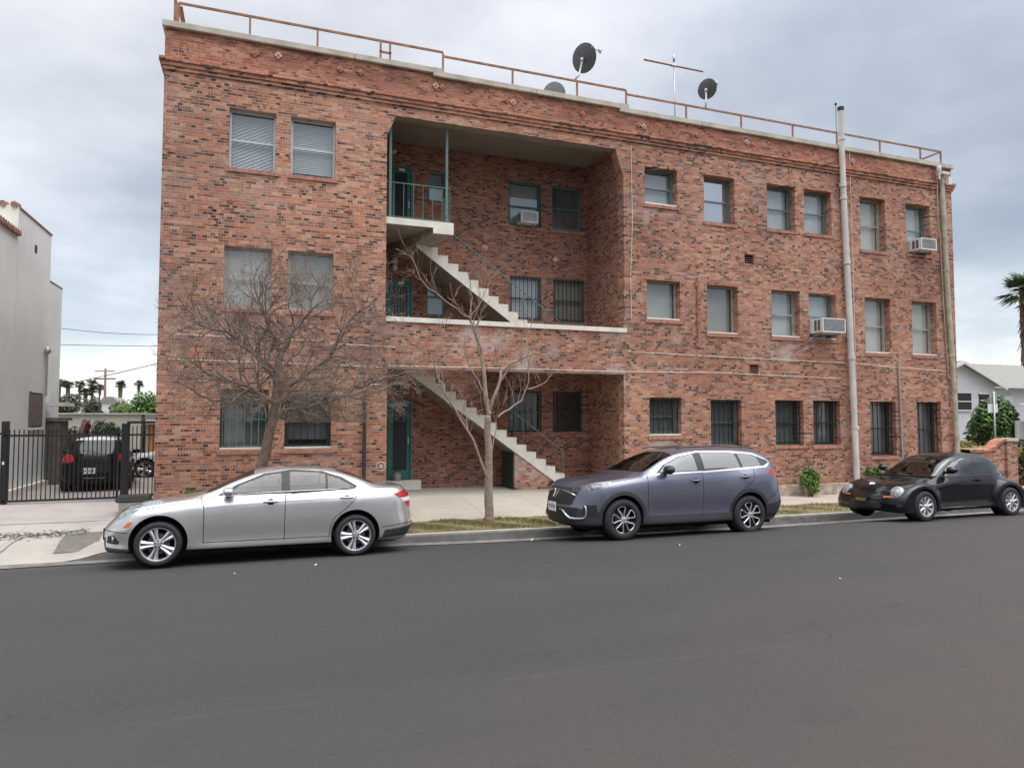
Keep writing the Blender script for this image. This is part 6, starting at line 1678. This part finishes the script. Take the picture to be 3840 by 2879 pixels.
# ------------------------------------------------------------------ lavender-grey SUV
SUV = dict(L=4.62, arches=[(.93,.375,.40),(3.59,.375,.40)], track=.90, wr=.355, rimr=.240, rim='petal', arch_trim=.065, gap=.011,
    paint=paint('blue_grey_paint', (.155,.16,.215), metal=.55, rough=.28, dust=.15),
    rows=[dict(y=0, z=.24, xf=.18, xr=.2), dict(y=.74, z=.24, xf=.12, xr=.16, c=.6),
          dict(y=[(0,.80),(1.3,.88),(3.3,.88),(4.62,.82)], z=[(0,.27),(.6,.255),(1.4,.25),(3.2,.27),(4.0,.34),(4.62,.42)], xf=.05, xr=.08, c=.5),
          dict(y=[(0,.85),(1.2,.90),(1.6,.868),(3.0,.868),(3.4,.905),(4.62,.86)], z=[(0,.44),(1.4,.44),(3.2,.46),(4.62,.58)], xf=.0, xr=.0, Rf=.62, c=.4),
          dict(y=[(0,.84),(.9,.925),(1.6,.905),(2.8,.905),(3.5,.93),(4.62,.85)], z=[(0,.66),(1.3,.72),(3.3,.76),(4.62,.80)], xf=.02, xr=.03, Rf=.66, Rr=.5),
          dict(y=[(0,.80),(.9,.895),(1.6,.885),(3.0,.885),(3.6,.898),(4.62,.80)], z=[(0,.80),(.5,.92),(1.0,.98),(1.5,1.01),(2.5,1.05),(3.6,1.09),(4.3,1.12),(4.62,1.08)], xf=.07, xr=.08, Rf=.66, Rr=.5, c=.5),
          dict(y=[(0,.72),(.5,.80),(1.4,.84),(2.5,.85),(3.6,.83),(4.2,.80),(4.62,.72)], z=[(0,.88),(.3,.975),(.8,1.04),(1.4,1.105),(2.2,1.165),(3.2,1.215),(3.9,1.25),(4.3,1.255),(4.62,1.19)], xf=.14, xr=.12, Rf=.6, c=.45),
          dict(y=[(0,.48),(.8,.64),(1.3,.73),(1.6,.70),(2.1,.645),(2.6,.62),(3.4,.615),(4.0,.62),(4.3,.64),(4.62,.60)], z=[(0,.91),(.4,1.01),(.8,1.06),(1.25,1.125),(1.5,1.21),(1.9,1.41),(2.3,1.54),(2.8,1.60),(3.4,1.605),(3.9,1.565),(4.2,1.485),(4.42,1.35),(4.62,1.20)], xf=.18, xr=.13, c=.35),
          dict(y=[(0,.22),(.8,.34),(1.3,.40),(2.1,.36),(2.9,.36),(3.9,.38),(4.62,.34)], z=[(0,.925),(.4,1.035),(.8,1.085),(1.2,1.14),(1.34,1.175),(1.8,1.415),(2.15,1.575),(2.5,1.645),(3.0,1.675),(3.6,1.67),(4.1,1.62),(4.3,1.56),(4.46,1.40),(4.62,1.20)], xf=.19, xr=.12),
          dict(y=0, z=[(0,.93),(.4,1.04),(.8,1.095),(1.18,1.145),(1.32,1.18),(1.8,1.43),(2.15,1.59),(2.5,1.66),(3.0,1.69),(3.6,1.685),(4.1,1.64),(4.32,1.575),(4.47,1.41),(4.62,1.20)], xf=.19, xr=.12)],
    feat=[('trim', [[(1.50,1.125),(1.78,1.335),(2.15,1.50),(2.60,1.585),(2.60,1.17)],[(2.59,1.16),(2.59,1.58),(3.2,1.585),(3.85,1.54),(4.18,1.41),(4.22,1.34),(4.06,1.255)]], (0,2), lambda f: abs(f.calc_center_median().y) > .45, True),
          ('blk', [[(1.62,1.155),(1.83,1.32),(2.18,1.475),(2.60,1.558),(2.60,1.195)],[(2.59,1.19),(2.59,1.555),(3.2,1.56),(3.82,1.515),(4.13,1.395),(4.16,1.35),(4.02,1.285)]], (0,2), lambda f: abs(f.calc_center_median().y) > .45, True),
          ('swf', [[(1.72,1.185),(1.88,1.32),(2.20,1.46),(2.50,1.525),(2.50,1.205)]], (0,2), lambda f: abs(f.calc_center_median().y) > .45, True),
          ('swr', [[(2.66,1.215),(2.66,1.54),(3.2,1.545),(3.42,1.53),(3.46,1.255)]], (0,2), lambda f: abs(f.calc_center_median().y) > .45, True),
          ('swq', [[(3.52,1.26),(3.49,1.525),(3.80,1.50),(4.09,1.385),(4.11,1.355),(3.99,1.295)]], (0,2), lambda f: abs(f.calc_center_median().y) > .45, True),
          ('ws', [[(1.36,-.70),(2.10,-.60),(2.10,.60),(1.36,.70)]], (0,1), above(1.16), True),
          ('rw', [[(4.24,-.55),(4.55,-.60),(4.55,.60),(4.24,.55)]], (0,1), above(1.24), True),
          ('lower', [[(0,.20),(0,.50),(.10,.56),(.52,.50),(.52,.20)]], (0,2), lambda f: True, True),
          ('lower', [[(1.2,.20),(1.2,.40),(3.3,.42),(3.3,.20)]], (0,2), lambda f: True, True),
          ('lower', [[(3.9,.30),(3.92,.53),(4.64,.62),(4.64,.3)]], (0,2), lambda f: True, True),
          ('grille', [[(-.62,.86),(-.54,.60),(.54,.60),(.62,.86),(.5,.90),(-.5,.90)]], (1,2), lambda f: f.normal.x < -.2 and f.calc_center_median().x < .5, True),
          ('hl', [[(.12,.83),(.20,.915),(.74,1.02),(.62,.945),(.36,.84)]], (0,2), lambda f: abs(f.calc_center_median().y) > .42, True),
          ('intake', [[(-.60,.30),(-.66,.56),(.66,.56),(.60,.30)]], (1,2), lambda f: f.normal.x < -.3, True),
          ('fogp', [[(.20,.40),(.24,.60),(.43,.62),(.45,.40)]], (0,2), lambda f: abs(f.calc_center_median().y) > .4, True),
          ('tl', [[(3.98,1.16),(4.20,1.20),(4.62,1.22),(4.62,1.02),(4.36,1.03)]], (0,2), lambda f: abs(f.calc_center_median().y) > .4, True),
          ('tl', [[(4.36,1.18),(4.30,1.42),(4.38,1.44),(4.50,1.18)]], (0,2), lambda f: abs(f.calc_center_median().y) > .55, True)],
    seams=[([(1.44,1.12),(1.42,.9),(1.42,.42),(1.5,.36)], (0,2), side()), ([(2.58,1.17),(2.57,.7),(2.56,.36)], (0,2), side()),
           ([(3.75,1.25),(3.68,1.0),(3.50,.86),(3.30,.74),(3.18,.5),(3.16,.36)], (0,2), side()), ([(1.48,.36),(3.16,.37)], (0,2), side()),
           ([(.30,.95),(.8,1.02),(1.35,1.10)], (0,2), lambda f: abs(f.calc_center_median().y) > .5 and f.normal.z > .3), ([(3.98,.60),(4.3,.80),(4.62,.83)], (0,2), side())],
    doors=[('doorf',2.0,.7),('doorr',2.9,.7)],
    mats={'trim': ('window_surround', M['trim_chrome']), 'blk': ('window_trim', M['plastic']), 'swf': ('side_window', M['glass_dark']), 'swr': ('side_window', M['glass_dark']), 'swq': ('quarter_window', M['glass_dark']), 'ws': ('windshield', M['glass_car']), 'rw': ('rear_window', M['glass_dark']),
          'lower': ('lower_cladding', M['cladding']), 'cladding': ('wheel_arch_trim', M['cladding']), 'grille': ('grille', M['plastic']), 'hl': ('headlight', M['dark_lamp']), 'intake': ('lower_intake', M['plastic']), 'fogp': ('fog_light_recess', M['plastic']), 'tl': ('taillight', M['red_lamp'])},
    split=('side_window','quarter_window','headlight','taillight','window_trim','window_surround','fog_light_recess'))
zmap(SUV, lambda z: z if z < .85 else .85+(z-.85)*.93)
# ------------------------------------------------------------------ black round coupe
def bbulge(q):
    for wx, wz in ((.79,.31),(3.31,.31)):
        dx = q.x-wx
        if (wx < 1.5) == (dx < 0): dx *= .74
        r = math.hypot(dx, (q.z-wz))
        if q.y > .35 and q.z > .16:
            tgt = .865
            if q.y < tgt and r < .56:
                edge = 1-sst(.40, .56, r)
                q = Vector((q.x, lerp(q.y, tgt, edge), q.z))
    return q
BEE = dict(L=4.09, sub=7, dx=.03, arches=[(.79,.32,.345),(3.31,.32,.345)], track=.862, wr=.31, rimr=.205, rim='nine', gap=.011, bulge=bbulge,
    paint=paint('black_paint', (.005,.005,.007), metal=0, rough=.35, coat=.75, spec=.08),
    rows=[dict(y=0, z=.20, xf=.16, xr=.16), dict(y=.66, z=.20, xf=.10, xr=.12, c=.6),
          dict(y=[(0,.70),(1.3,.80),(2.8,.80),(4.09,.70)], z=[(0,.20),(1.2,.22),(2.9,.23),(4.09,.28)], xf=.05, xr=.06, c=.3, Rf=.7, Rr=.7),
          dict(y=[(0,.72),(1.3,.775),(2.8,.775),(4.09,.70)], z=[(0,.36),(1.2,.33),(2.9,.33),(4.09,.40)], xf=.0, xr=.0, Rf=.8, Rr=.8, p=2.1),
          dict(y=[(0,.68),(1.3,.785),(2.8,.785),(4.09,.64)], z=[(0,.46),(.6,.52),(1.3,.56),(2.8,.57),(4.09,.52)], xf=.02, xr=.02, Rf=.85, Rr=.85, p=2.1),
          dict(y=[(0,.58),(.6,.60),(1.2,.76),(2,.80),(2.9,.78),(3.5,.62),(4.09,.50)], z=[(0,.53),(.5,.66),(1.2,.75),(2,.80),(3,.81),(3.6,.74),(4.09,.60)], xf=.06, xr=.06, Rf=.8, Rr=.8, p=2.1),
          dict(y=[(0,.48),(.6,.54),(1.2,.69),(2,.755),(2.9,.735),(3.5,.58),(4.09,.42)], z=[(0,.58),(.5,.74),(1.2,.85),(2,.93),(3,.95),(3.5,.90),(3.8,.78),(4.09,.64)], xf=.12, xr=.10, Rf=.7, Rr=.8, p=2.1, c=.3),
          dict(y=[(0,.38),(.5,.50),(1.1,.66),(1.4,.65),(1.8,.565),(2.4,.535),(3.0,.53),(3.5,.49),(4.09,.30)], z=[(0,.61),(.12,.68),(.4,.77),(.8,.84),(1.2,.885),(1.38,.96),(1.75,1.22),(2.1,1.385),(2.5,1.44),(2.9,1.41),(3.25,1.28),(3.55,1.08),(3.85,.84),(4.09,.66)], xf=.15, xr=.12, Rf=.7, Rr=.8, p=2.1),
          dict(y=[(0,.16),(.8,.28),(1.3,.34),(2.1,.30),(2.9,.30),(3.5,.26),(4.09,.16)], z=[(0,.625),(.12,.72),(.4,.81),(.8,.865),(1.12,.89),(1.24,.93),(1.7,1.27),(2.05,1.425),(2.45,1.487),(2.9,1.46),(3.3,1.32),(3.6,1.13),(3.88,.87),(4.09,.67)], xf=.16, xr=.12, p=2.1),
          dict(y=0, z=[(0,.63),(.12,.73),(.4,.82),(.8,.875),(1.10,.90),(1.22,.93),(1.7,1.285),(2.05,1.44),(2.45,1.50),(2.9,1.475),(3.3,1.335),(3.6,1.14),(3.88,.88),(4.09,.675)], xf=.16, xr=.12)],
    feat=[('trim', [[(1.44,.935),(1.62,1.12),(1.90,1.29),(2.15,1.385),(2.62,1.42),(2.62,.945)],[(2.61,.945),(2.61,1.42),(2.95,1.365),(3.27,1.20),(3.46,1.02),(3.48,.975),(3.42,.945)]], (0,2), lambda f: abs(f.calc_center_median().y) > .4, True),
          ('swf', [[(1.53,.96),(1.68,1.12),(1.93,1.265),(2.17,1.355),(2.44,1.385),(2.53,.968)]], (0,2), lambda f: abs(f.calc_center_median().y) > .4, True),
          ('swr', [[(2.57,.968),(2.48,1.388),(2.66,1.385),(2.93,1.34),(3.23,1.18),(3.41,1.02),(3.42,.99),(3.38,.97)]], (0,2), lambda f: abs(f.calc_center_median().y) > .4, True),
          ('ws', [[(1.25,-.64),(2.02,-.53),(2.02,.53),(1.25,.64)]], (0,1), above(.86), True),
          ('rw', [[(3.10,-.44),(3.60,-.46),(3.60,.46),(3.10,.44)]], (0,1), above(1.0), True),
          ('bumpgap', [[(-.5,.50),(-.5,.525),(.5,.525),(.5,.50)]], (1,2), lambda f: f.normal.x < -.2 and f.calc_center_median().x < .6, True),
          ('grille', [[(-.42,.30),(-.36,.40),(.36,.40),(.42,.30),(.3,.26),(-.3,.26)]], (1,2), lambda f: f.normal.x < -.3, True),
          ('marker', [[(-.70,.505),(-.70,.545),(-.42,.535),(-.42,.50)],[(.42,.50),(.42,.535),(.70,.545),(.70,.505)]], (1,2), lambda f: f.normal.x < -.15 and f.calc_center_median().x < .7, True)],
    seams=[([(1.42,.94),(1.36,.75),(1.33,.50),(1.40,.30)], (0,2), side()), ([(2.60,.95),(2.66,.80),(2.66,.55),(2.60,.30)], (0,2), side()), ([(1.40,.29),(2.60,.29)], (0,2), side()),
           ([(.15,.60),(.6,.78),(1.25,.92)], (0,2), lambda f: abs(f.calc_center_median().y) > .3 and f.normal.z > .3)],
    doors=[('doorf',2.0,.6)],
    mats={'trim': ('window_trim', M['plastic']), 'swf': ('side_window', M['glass_dark']), 'swr': ('quarter_window', M['glass_dark']), 'ws': ('windshield', M['glass_dark']), 'rw': ('rear_window', M['glass_dark']),
          'bumpgap': ('bumper_gap', M['seam']), 'grille': ('grille', M['plastic']), 'marker': ('turn_signal', M['amber'])},
    split=('side_window','quarter_window','window_trim','turn_signal'))

zmap(BEE, lambda z: z if z < .4 else .4+(z-.4)*.885)
def place(name, label, cat, x, y, z, rx, ry, rz, sc, group):
    t = thing(name, label, cat, (x, y, z), group); t.rotation_euler = (rx, ry, rz); t.scale = (sc, sc, sc); return t
G = 'cars parked along the kerb'
t = place('parked_sedan', 'silver four door sedan parked at the kerb by the driveway', 'car', -2.22, 11.99, .075, R(-2.2), .0115, 0, 1.018, G)
r = make_car(SED, t)
seats(t, [(2.25,2),(3.2,2)], .52, 1.17, .62, M['seat_grey'], dash=(1.35,1.65,.92))
for s in (-1, 1):
    mirror(t, 1.62, s*.80, 1.03, s, SED['paint']); handle(t, 2.30, s*.872, .865, s, SED['paint']); handle(t, 3.42, s*.872, .895, s, SED['paint'])
b = MB(); b.tube([(1.5,-.806,.968),(2.2,-.822,1.0),(3.0,-.812,1.022),(3.56,-.795,1.04)], .008, 5); b.build('belt_trim', M['trim_chrome'], t, smooth=True, local=True)
for s in (-1, 1): 
    b = MB(); b.lathe([(0,-.01),(.05,-.01),(.052,.02)], (.20, s*.66, .385), 'x', 16); b.build('fog_lamp_lens', M['clear_lamp'], t, local=True)
b = MB(); b.box(.0,.02,-.26,.26,.34,.50); b.build('front_plate_holder', M['plastic'], t, local=True)

t = place('parked_suv', 'blue grey compact suv with black lower cladding parked at mid kerb', 'car', 5.06, 11.66, .06, R(-2.2), .015, 0, 1.024, G)
r = make_car(SUV, t)
seats(t, [(2.3,2),(3.25,2)], .66, 1.32, .64, M['seat_dk'], dash=(1.35,1.7,1.08), floor=(1.3,4.2,.35))
for s in (-1, 1):
    mirror(t, 1.72, s*.84, 1.20, s, M['plastic'], w=.24, h=.16); handle(t, 2.42, s*.905, 1.00, s, SUV['paint']); handle(t, 3.50, s*.91, 1.05, s, SUV['paint'])
    sf = r['surf']
    b = MB(); b.tube([sf(s*y, z, .008)[0] for y, z in ((.735,.60),(.76,.58),(.77,.50),(.765,.42),(.73,.385),(.62,.375),(.52,.375),(.44,.42),(.34,.50),(.24,.52))], [.010,.013,.014,.015,.017,.02,.024,.022,.016,.012], 8); b.build('fog_light_trim', M['trim_chrome'], t, smooth=True, local=True)
    b = MB(); b.tube([(2.2,s*.60,1.575),(2.35,s*.60,1.60),(3.0,s*.60,1.625),(3.8,s*.59,1.60),(3.95,s*.59,1.57)], .012, 6); b.build('roof_rail', M['cladding'], t, smooth=True, local=True)
    b = MB(); b.tube([sf(s*y, z, .006)[0] for y, z in ((.10,.835),(.25,.83),(.40,.815),(.50,.79),(.58,.76))], [.012,.014,.016,.016,.012], 8); b.build('grille_bar', M['trim_chrome'], t, smooth=True, local=True)
# emblem and plate
b = MB()
def seg(p, q, r_): b.tube([p, q], r_, 6)
ex = sf(0,.79,.012)[0].x-.01
E = lambda y, z: sf(y, z, .014)[0]
seg(E(-.052,.82), E(-.042,.72), .009); seg(E(.052,.82), E(.042,.72), .009); seg(E(-.045,.77), E(.045,.77), .009)
pts = [E(-.075,.835),E(-.062,.705),E(.062,.705),E(.075,.835),E(-.075,.835)]; b.tube(pts, .007, 6)
b.build('emblem', M['chrome'], t, local=True)
px = sf(0,.55)[0].x-.03
b = MB(); b.box(px,px+.012,-.155,.155,.47,.63); p = b.build('front_plate', M['white'], t, local=True)
b = MB(); rng = random.Random(2)
for k in range(7): yy = -.12+k*.04; b.box(px-.003,px-.0005, yy-.012, yy+.012, .52, .585)
b.build('plate_characters', simple('plate_blue_grey', (.25,.27,.33), .6), p, local=True)

t = place('parked_coupe', 'glossy black rounded two door car with round headlights', 'car', 12.18, 11.37, .055, R(-2), .003, 0, 1.024, G)
r = make_car(BEE, t)
seats(t, [(2.05,2),(2.75,2)], .50, 1.15, .56, M['seat_dk'], dash=(1.25,1.6,.90), floor=(1.2,3.2,.3))
for s in (-1, 1):
    mirror(t, 1.50, s*.74, 1.02, s, BEE['paint'], w=.22, h=.15); handle(t, 2.42, s*.80, .80, s, M['seam'])
    # round headlamp
    c, nn = r['surf'](s*.635, .60, -.012); ax = (nn*.6+Vector((-.9, s*.22, .35))*.4).normalized(); c = c-Vector((-.01,0,0))
    b = MB(); Mx = Vector((0,0,1)).rotation_difference(ax).to_matrix(); n = 28
    for (rr, h) in [(.150,-.03),(.148,.012),(.130,.03)]:
        for k in range(n): a = 2*PI*k/n; b.v.append(tuple(c+Mx @ Vector((rr*math.cos(a), rr*math.sin(a), h))))
    for i in range(2):
        for k in range(n): b.f.append([i*n+k, i*n+(k+1) % n, i*n+n+(k+1) % n, i*n+n+k]); b.m.append(0)
    h_ = b.build('headlight', M['hl_bezel'], t, smooth=True, local=True)
    b = MB()
    for (rr, h) in [(.131,.028),(.112,.044),(.066,.058),(.0,.062)]:
        for k in range(n): a = 2*PI*k/n; b.v.append(tuple(c+Mx @ Vector((rr*math.cos(a), rr*math.sin(a), h))))
    for i in range(3):
        for k in range(n): b.f.append([i*n+k, i*n+(k+1) % n, i*n+n+(k+1) % n, i*n+n+k]); b.m.append(0)
    b.build('lens', M['clear_lamp'], h_, smooth=True, local=True)
# round emblem with its V over W
c, ax = r['surf'](0, 0, .004, (0,0,-1), (.33, 0, 3)); Mx = Vector((0,0,1)).rotation_difference(ax).to_matrix()
b = MB(); n = 24
def ep(u, v, h=.006): return c+Mx @ Vector((v, u, h))
b.tube([ep(.056*math.cos(2*PI*k/n), .056*math.sin(2*PI*k/n)) for k in range(n+1)], .006, 6, cap=False)
for P_ in ([(-.022,-.05),(0,-.004),(.022,-.05)], [(-.046,-.02),(-.022,.045),(0,.006),(.022,.045),(.046,-.02)]):
    b.tube([ep(u, v) for u, v in P_], .005, 5)
b.build('emblem', M['chrome'], t, local=True)
px = r['surf'](0,.43)[0].x-.03
b = MB(); b.box(px,px+.015,-.155,.155,.37,.49); p = b.build('front_plate', M['plastic'], t, local=True)
b = MB()
for k in range(6): yy = -.11+k*.044; b.box(px-.003,px-.0005, yy-.012, yy+.012, .40, .46)
b.build('plate_characters', simple('plate_yellow', (.42,.30,.06), .6), p, local=True)
b = MB()
for s in (-1, 1): b.tube([(1.28,s*.79,.235),(2.0,s*.805,.24),(2.85,s*.79,.235)], .028, 8)
b.build('sill_strip', BEE['paint'], t, smooth=True, local=True)

# ------------------------------------------------------------------ black hatchback in the driveway (rear toward the street)
import copy as _cp
def scaled(sp, **k):
    s = dict(sp); s.update(k); return s
HAT = dict(L=3.9, sub=5, arches=[(.75,.32,.345),(3.27,.32,.345)], track=.83, wr=.30, rimr=.19, rim='nine', gap=.012,
    paint=paint('gloss_black_paint', (.005,.005,.006), metal=0, rough=.35, coat=.55, spec=.05),
    rows=[dict(y=0, z=.20, xf=.16, xr=.12), dict(y=.68, z=.20, xf=.1, xr=.10, c=.6),
          dict(y=[(0,.74),(1.3,.80),(3.9,.78)], z=[(0,.21),(2.9,.23),(3.9,.27)], xf=.04, xr=.05, c=.4),
          dict(y=[(0,.78),(1.3,.83),(3.9,.82)], z=[(0,.38),(2.9,.38),(3.9,.45)], Rf=.6, Rr=.35, p=2.6),
          dict(y=[(0,.78),(1.3,.85),(3.9,.82)], z=[(0,.56),(2.9,.64),(3.9,.68)], Rf=.6, Rr=.35, xr=.04, p=2.6),
          dict(y=[(0,.74),(1.3,.84),(2.9,.84),(3.9,.76)], z=[(0,.66),(1.0,.82),(2.9,.92),(3.9,.92)], xf=.08, xr=.08, Rf=.6, Rr=.35, c=.4),
          dict(y=[(0,.66),(1.2,.76),(2.9,.77),(3.9,.68)], z=[(0,.74),(.6,.88),(1.2,.97),(2.9,1.03),(3.9,1.02)], xf=.14, xr=.12, Rr=.35, c=.4),
          dict(y=[(0,.45),(1.0,.62),(1.7,.58),(2.4,.57),(3.3,.56),(3.9,.56)], z=[(0,.77),(.9,.96),(1.3,1.12),(1.8,1.35),(2.4,1.44),(3.2,1.42),(3.5,1.34),(3.7,1.18),(3.9,1.05)], xf=.18, xr=.16, Rr=.35),
          dict(y=[(0,.2),(1.0,.34),(2.4,.30),(3.9,.30)], z=[(0,.78),(.9,.98),(1.25,1.14),(1.8,1.42),(2.4,1.50),(3.2,1.485),(3.5,1.43),(3.7,1.25),(3.9,1.07)], xf=.18, xr=.18),
          dict(y=0, z=[(0,.785),(.9,.985),(1.25,1.15),(1.8,1.43),(2.4,1.515),(3.2,1.50),(3.5,1.45),(3.7,1.26),(3.9,1.075)], xf=.18, xr=.18)],
    feat=[('swf', [[(1.45,1.01),(1.8,1.28),(2.3,1.39),(3.1,1.37),(3.35,1.25),(3.4,1.08)]], (0,2), lambda f: abs(f.calc_center_median().y) > .45, True),
          ('ws', [[(1.2,-.6),(1.85,-.55),(1.85,.55),(1.2,.6)]], (0,1), above(1.05), True),
          ('rw', [[(-.62,1.06),(-.50,1.40),(.50,1.40),(.62,1.06)]], (1,2), lambda f: f.normal.x > .2, True),
          ('spoiler', [[(-.6,1.405),(-.6,1.50),(.6,1.50),(.6,1.405)]], (1,2), lambda f: f.calc_center_median().x > 3.3, True),  # roof edge coloured white for the sky it mirrors on black paint
          ('tl', [[(-.80,.80),(-.78,1.06),(-.56,1.02),(-.50,.86),(-.60,.80)],[(.80,.80),(.78,1.06),(.56,1.02),(.50,.86),(.60,.80)]], (1,2), lambda f: f.normal.x > .12 and f.calc_center_median().x > 3.3, True)],
    seams=[([(-.62,.62),(.62,.62)], (1,2), rear), ([(1.2,.98),(1.2,.5),(1.3,.28)], (0,2), side()), ([(2.25,1.0),(2.25,.3)], (0,2), side())],
    doors=[], mats={'swf': ('side_window', M['glass_dark']), 'ws': ('windshield', M['glass_dark']), 'rw': ('rear_window', M['glass_black']), 'spoiler': ('spoiler', M['white']), 'tl': ('taillight', M['red_lamp'])},
    split=('side_window','taillight'))
t = place('parked_hatchback', 'black hatchback seen from behind through the driveway gate', 'car', -4.93, 26.25, .15, 0, 0, R(-83), 1.03, None)
t['group'] = 'cars in the back driveway'
r = make_car(HAT, t)
for s in (-1, 1): mirror(t, 1.45, s*.80, 1.0, s, HAT['paint'])
b = MB(); b.box(3.895,3.91,-.30,.0,.50,.66); p = b.build('rear_plate', M['white'], t, local=True)
b = MB()
for k in range(6): yy = -.27+k*.045; b.box(3.911,3.914, yy-.013, yy+.013, .54, .62)
b.build('plate_characters', simple('plate_dark', (.15,.16,.2), .6), p, local=True)
b = MB(); b.tube([(3.80,-.02,1.09),(3.78,-.35,1.12)], .010, 5); b.build('rear_wiper', M['plastic'], t, local=True)
b = MB(); b.tube([(3.88,-.25,.38),(3.88,.25,.38)], .01, 5); b.build('bumper_strip', M['steel'], t, local=True)
# white car beyond, half hidden by the brick corner
t = place('parked_white_car', 'white sedan half hidden behind the brick corner', 'car', -4.55, 28.0, .12, 0, 0, R(-8), 1.0, 'cars in the back driveway')
WH2 = scaled(SED, paint=paint('white_paint', (.62,.63,.64), metal=0, rough=.3))
WH2['mats'] = {k: ((v[0], WH2['paint']) if v[1] is SED['paint'] else v) for k, v in SED['mats'].items()}
r = make_car(WH2, t)
# dark car behind the hedge on the cross street
t = place('parked_dark_car', 'dark car mostly hidden by the ivy hedge on the cross street', 'car', 26.6, 20.2, -.1, 0, 0, R(70), 1.0, None)
r = make_car(scaled(HAT), t)

# ================================================================== SKY, LIGHT, CAMERA
W = bpy.data.worlds.new('World'); S.world = W; W.use_nodes = True
nt = W.node_tree; nt.nodes.clear()
out = N(nt, 'ShaderNodeOutputWorld'); bg = N(nt, 'ShaderNodeBackground'); bg2 = N(nt, 'ShaderNodeBackground'); ad = N(nt, 'ShaderNodeAddShader')
SUN_EL, SUN_AZ = R(66), R(135)
sky = N(nt, 'ShaderNodeTexSky', sky_type='NISHITA', sun_disc=False, sun_elevation=SUN_EL, sun_rotation=SUN_AZ)
nt.links.new(sky.outputs[0], bg.inputs[0]); bg.inputs[1].default_value = .05
tc = N(nt, 'ShaderNodeTexCoord'); sp = N(nt, 'ShaderNodeSeparateXYZ'); nt.links.new(tc.outputs['Generated'], sp.inputs[0])
zc = mth(nt, 'MAXIMUM', sp.outputs[2], 0)
dn = mth(nt, 'ADD', zc, .22)
cb = N(nt, 'ShaderNodeCombineXYZ'); nt.links.new(mth(nt, 'DIVIDE', sp.outputs[0], dn), cb.inputs[0]); nt.links.new(mth(nt, 'DIVIDE', sp.outputs[1], dn), cb.inputs[1])
nt.links.new(mth(nt, 'MULTIPLY', zc, 1.5), cb.inputs[2])
n1 = noise(nt, cb.outputs[0], 1.5, 7, .52); n2 = noise(nt, cb.outputs[0], .42, 3, .5)
elev = ramp(nt, zc, [(0, (.88,.88,.89)), (.07, (.80,.80,.82)), (.14, (.60,.605,.625)), (.24, (.42,.43,.44)), (.38, (.47,.473,.48)), (.55, (.58,.58,.59)), (1, (1.3,1.3,1.3))])
cl = ramp(nt, mth(nt, 'ADD', mth(nt, 'MULTIPLY', n1, .55), mth(nt, 'MULTIPLY', n2, .45)), [(.38, (.62,.655,.68)), (.46, (.80,.82,.83)), (.52, (1.05,1.04,1.03)), (.60, (1.35,1.33,1.30)), (.7, (1.8,1.77,1.72))])
col = mixc(nt, elev, cl, 1.0, 'MULTIPLY')
# the cloud is thinner and brighter overhead and to the south, behind the viewer
br = N(nt, 'ShaderNodeMapRange'); nt.links.new(mth(nt, 'ADD', mth(nt, 'ADD', mth(nt, 'MULTIPLY', sp.outputs[1], -.85), mth(nt, 'MULTIPLY', sp.outputs[0], .45)), mth(nt, 'MULTIPLY', zc, .6)), br.inputs[0])
br.inputs[1].default_value = -.3; br.inputs[2].default_value = .6; br.inputs[3].default_value = 0; br.inputs[4].default_value = 1
zen = ramp(nt, zc, [(0, .30), (.15, .40), (.35, .75), (.6, 1.8), (1, 2.7)])
stg = N(nt, 'ShaderNodeMix', data_type='FLOAT'); nt.links.new(br.outputs[0], stg.inputs[0]); stg.inputs[2].default_value = .97; nt.links.new(zen, stg.inputs[3])
nt.links.new(col, bg2.inputs[0]); nt.links.new(stg.outputs[0], bg2.inputs[1])
nt.links.new(bg.outputs[0], ad.inputs[0]); nt.links.new(bg2.outputs[0], ad.inputs[1]); nt.links.new(ad.outputs[0], out.inputs[0])
sd = bpy.data.lights.new('sun', 'SUN'); sd.energy = 1.5; sd.angle = R(60); sd.color = (1, .97, .92)
so = bpy.data.objects.new('sun', sd); COL.objects.link(so)
# sky sun_rotation is measured clockwise from +Y
dv = Vector((math.sin(SUN_AZ)*math.cos(SUN_EL), math.cos(SUN_AZ)*math.cos(SUN_EL), math.sin(SUN_EL)))
so.rotation_euler = dv.to_track_quat('Z', 'Y').to_euler()
cd = bpy.data.cameras.new('camera'); cd.lens = 24; cd.sensor_width = 36; cd.sensor_fit = 'HORIZONTAL'; cd.clip_end = 5000
co = bpy.data.objects.new('camera', cd); COL.objects.link(co); co.location = (0, 0, 2.25)
co.rotation_euler = Euler((R(92.8), 0, R(-20)), 'XYZ'); S.camera = co
S.view_settings.view_transform = 'Standard'; S.view_settings.look = 'None'; S.view_settings.gamma = 1; S.view_settings.exposure = .22
S.render.engine = 'CYCLES'
S.cycles.max_bounces = 8; S.cycles.transparent_max_bounces = 16
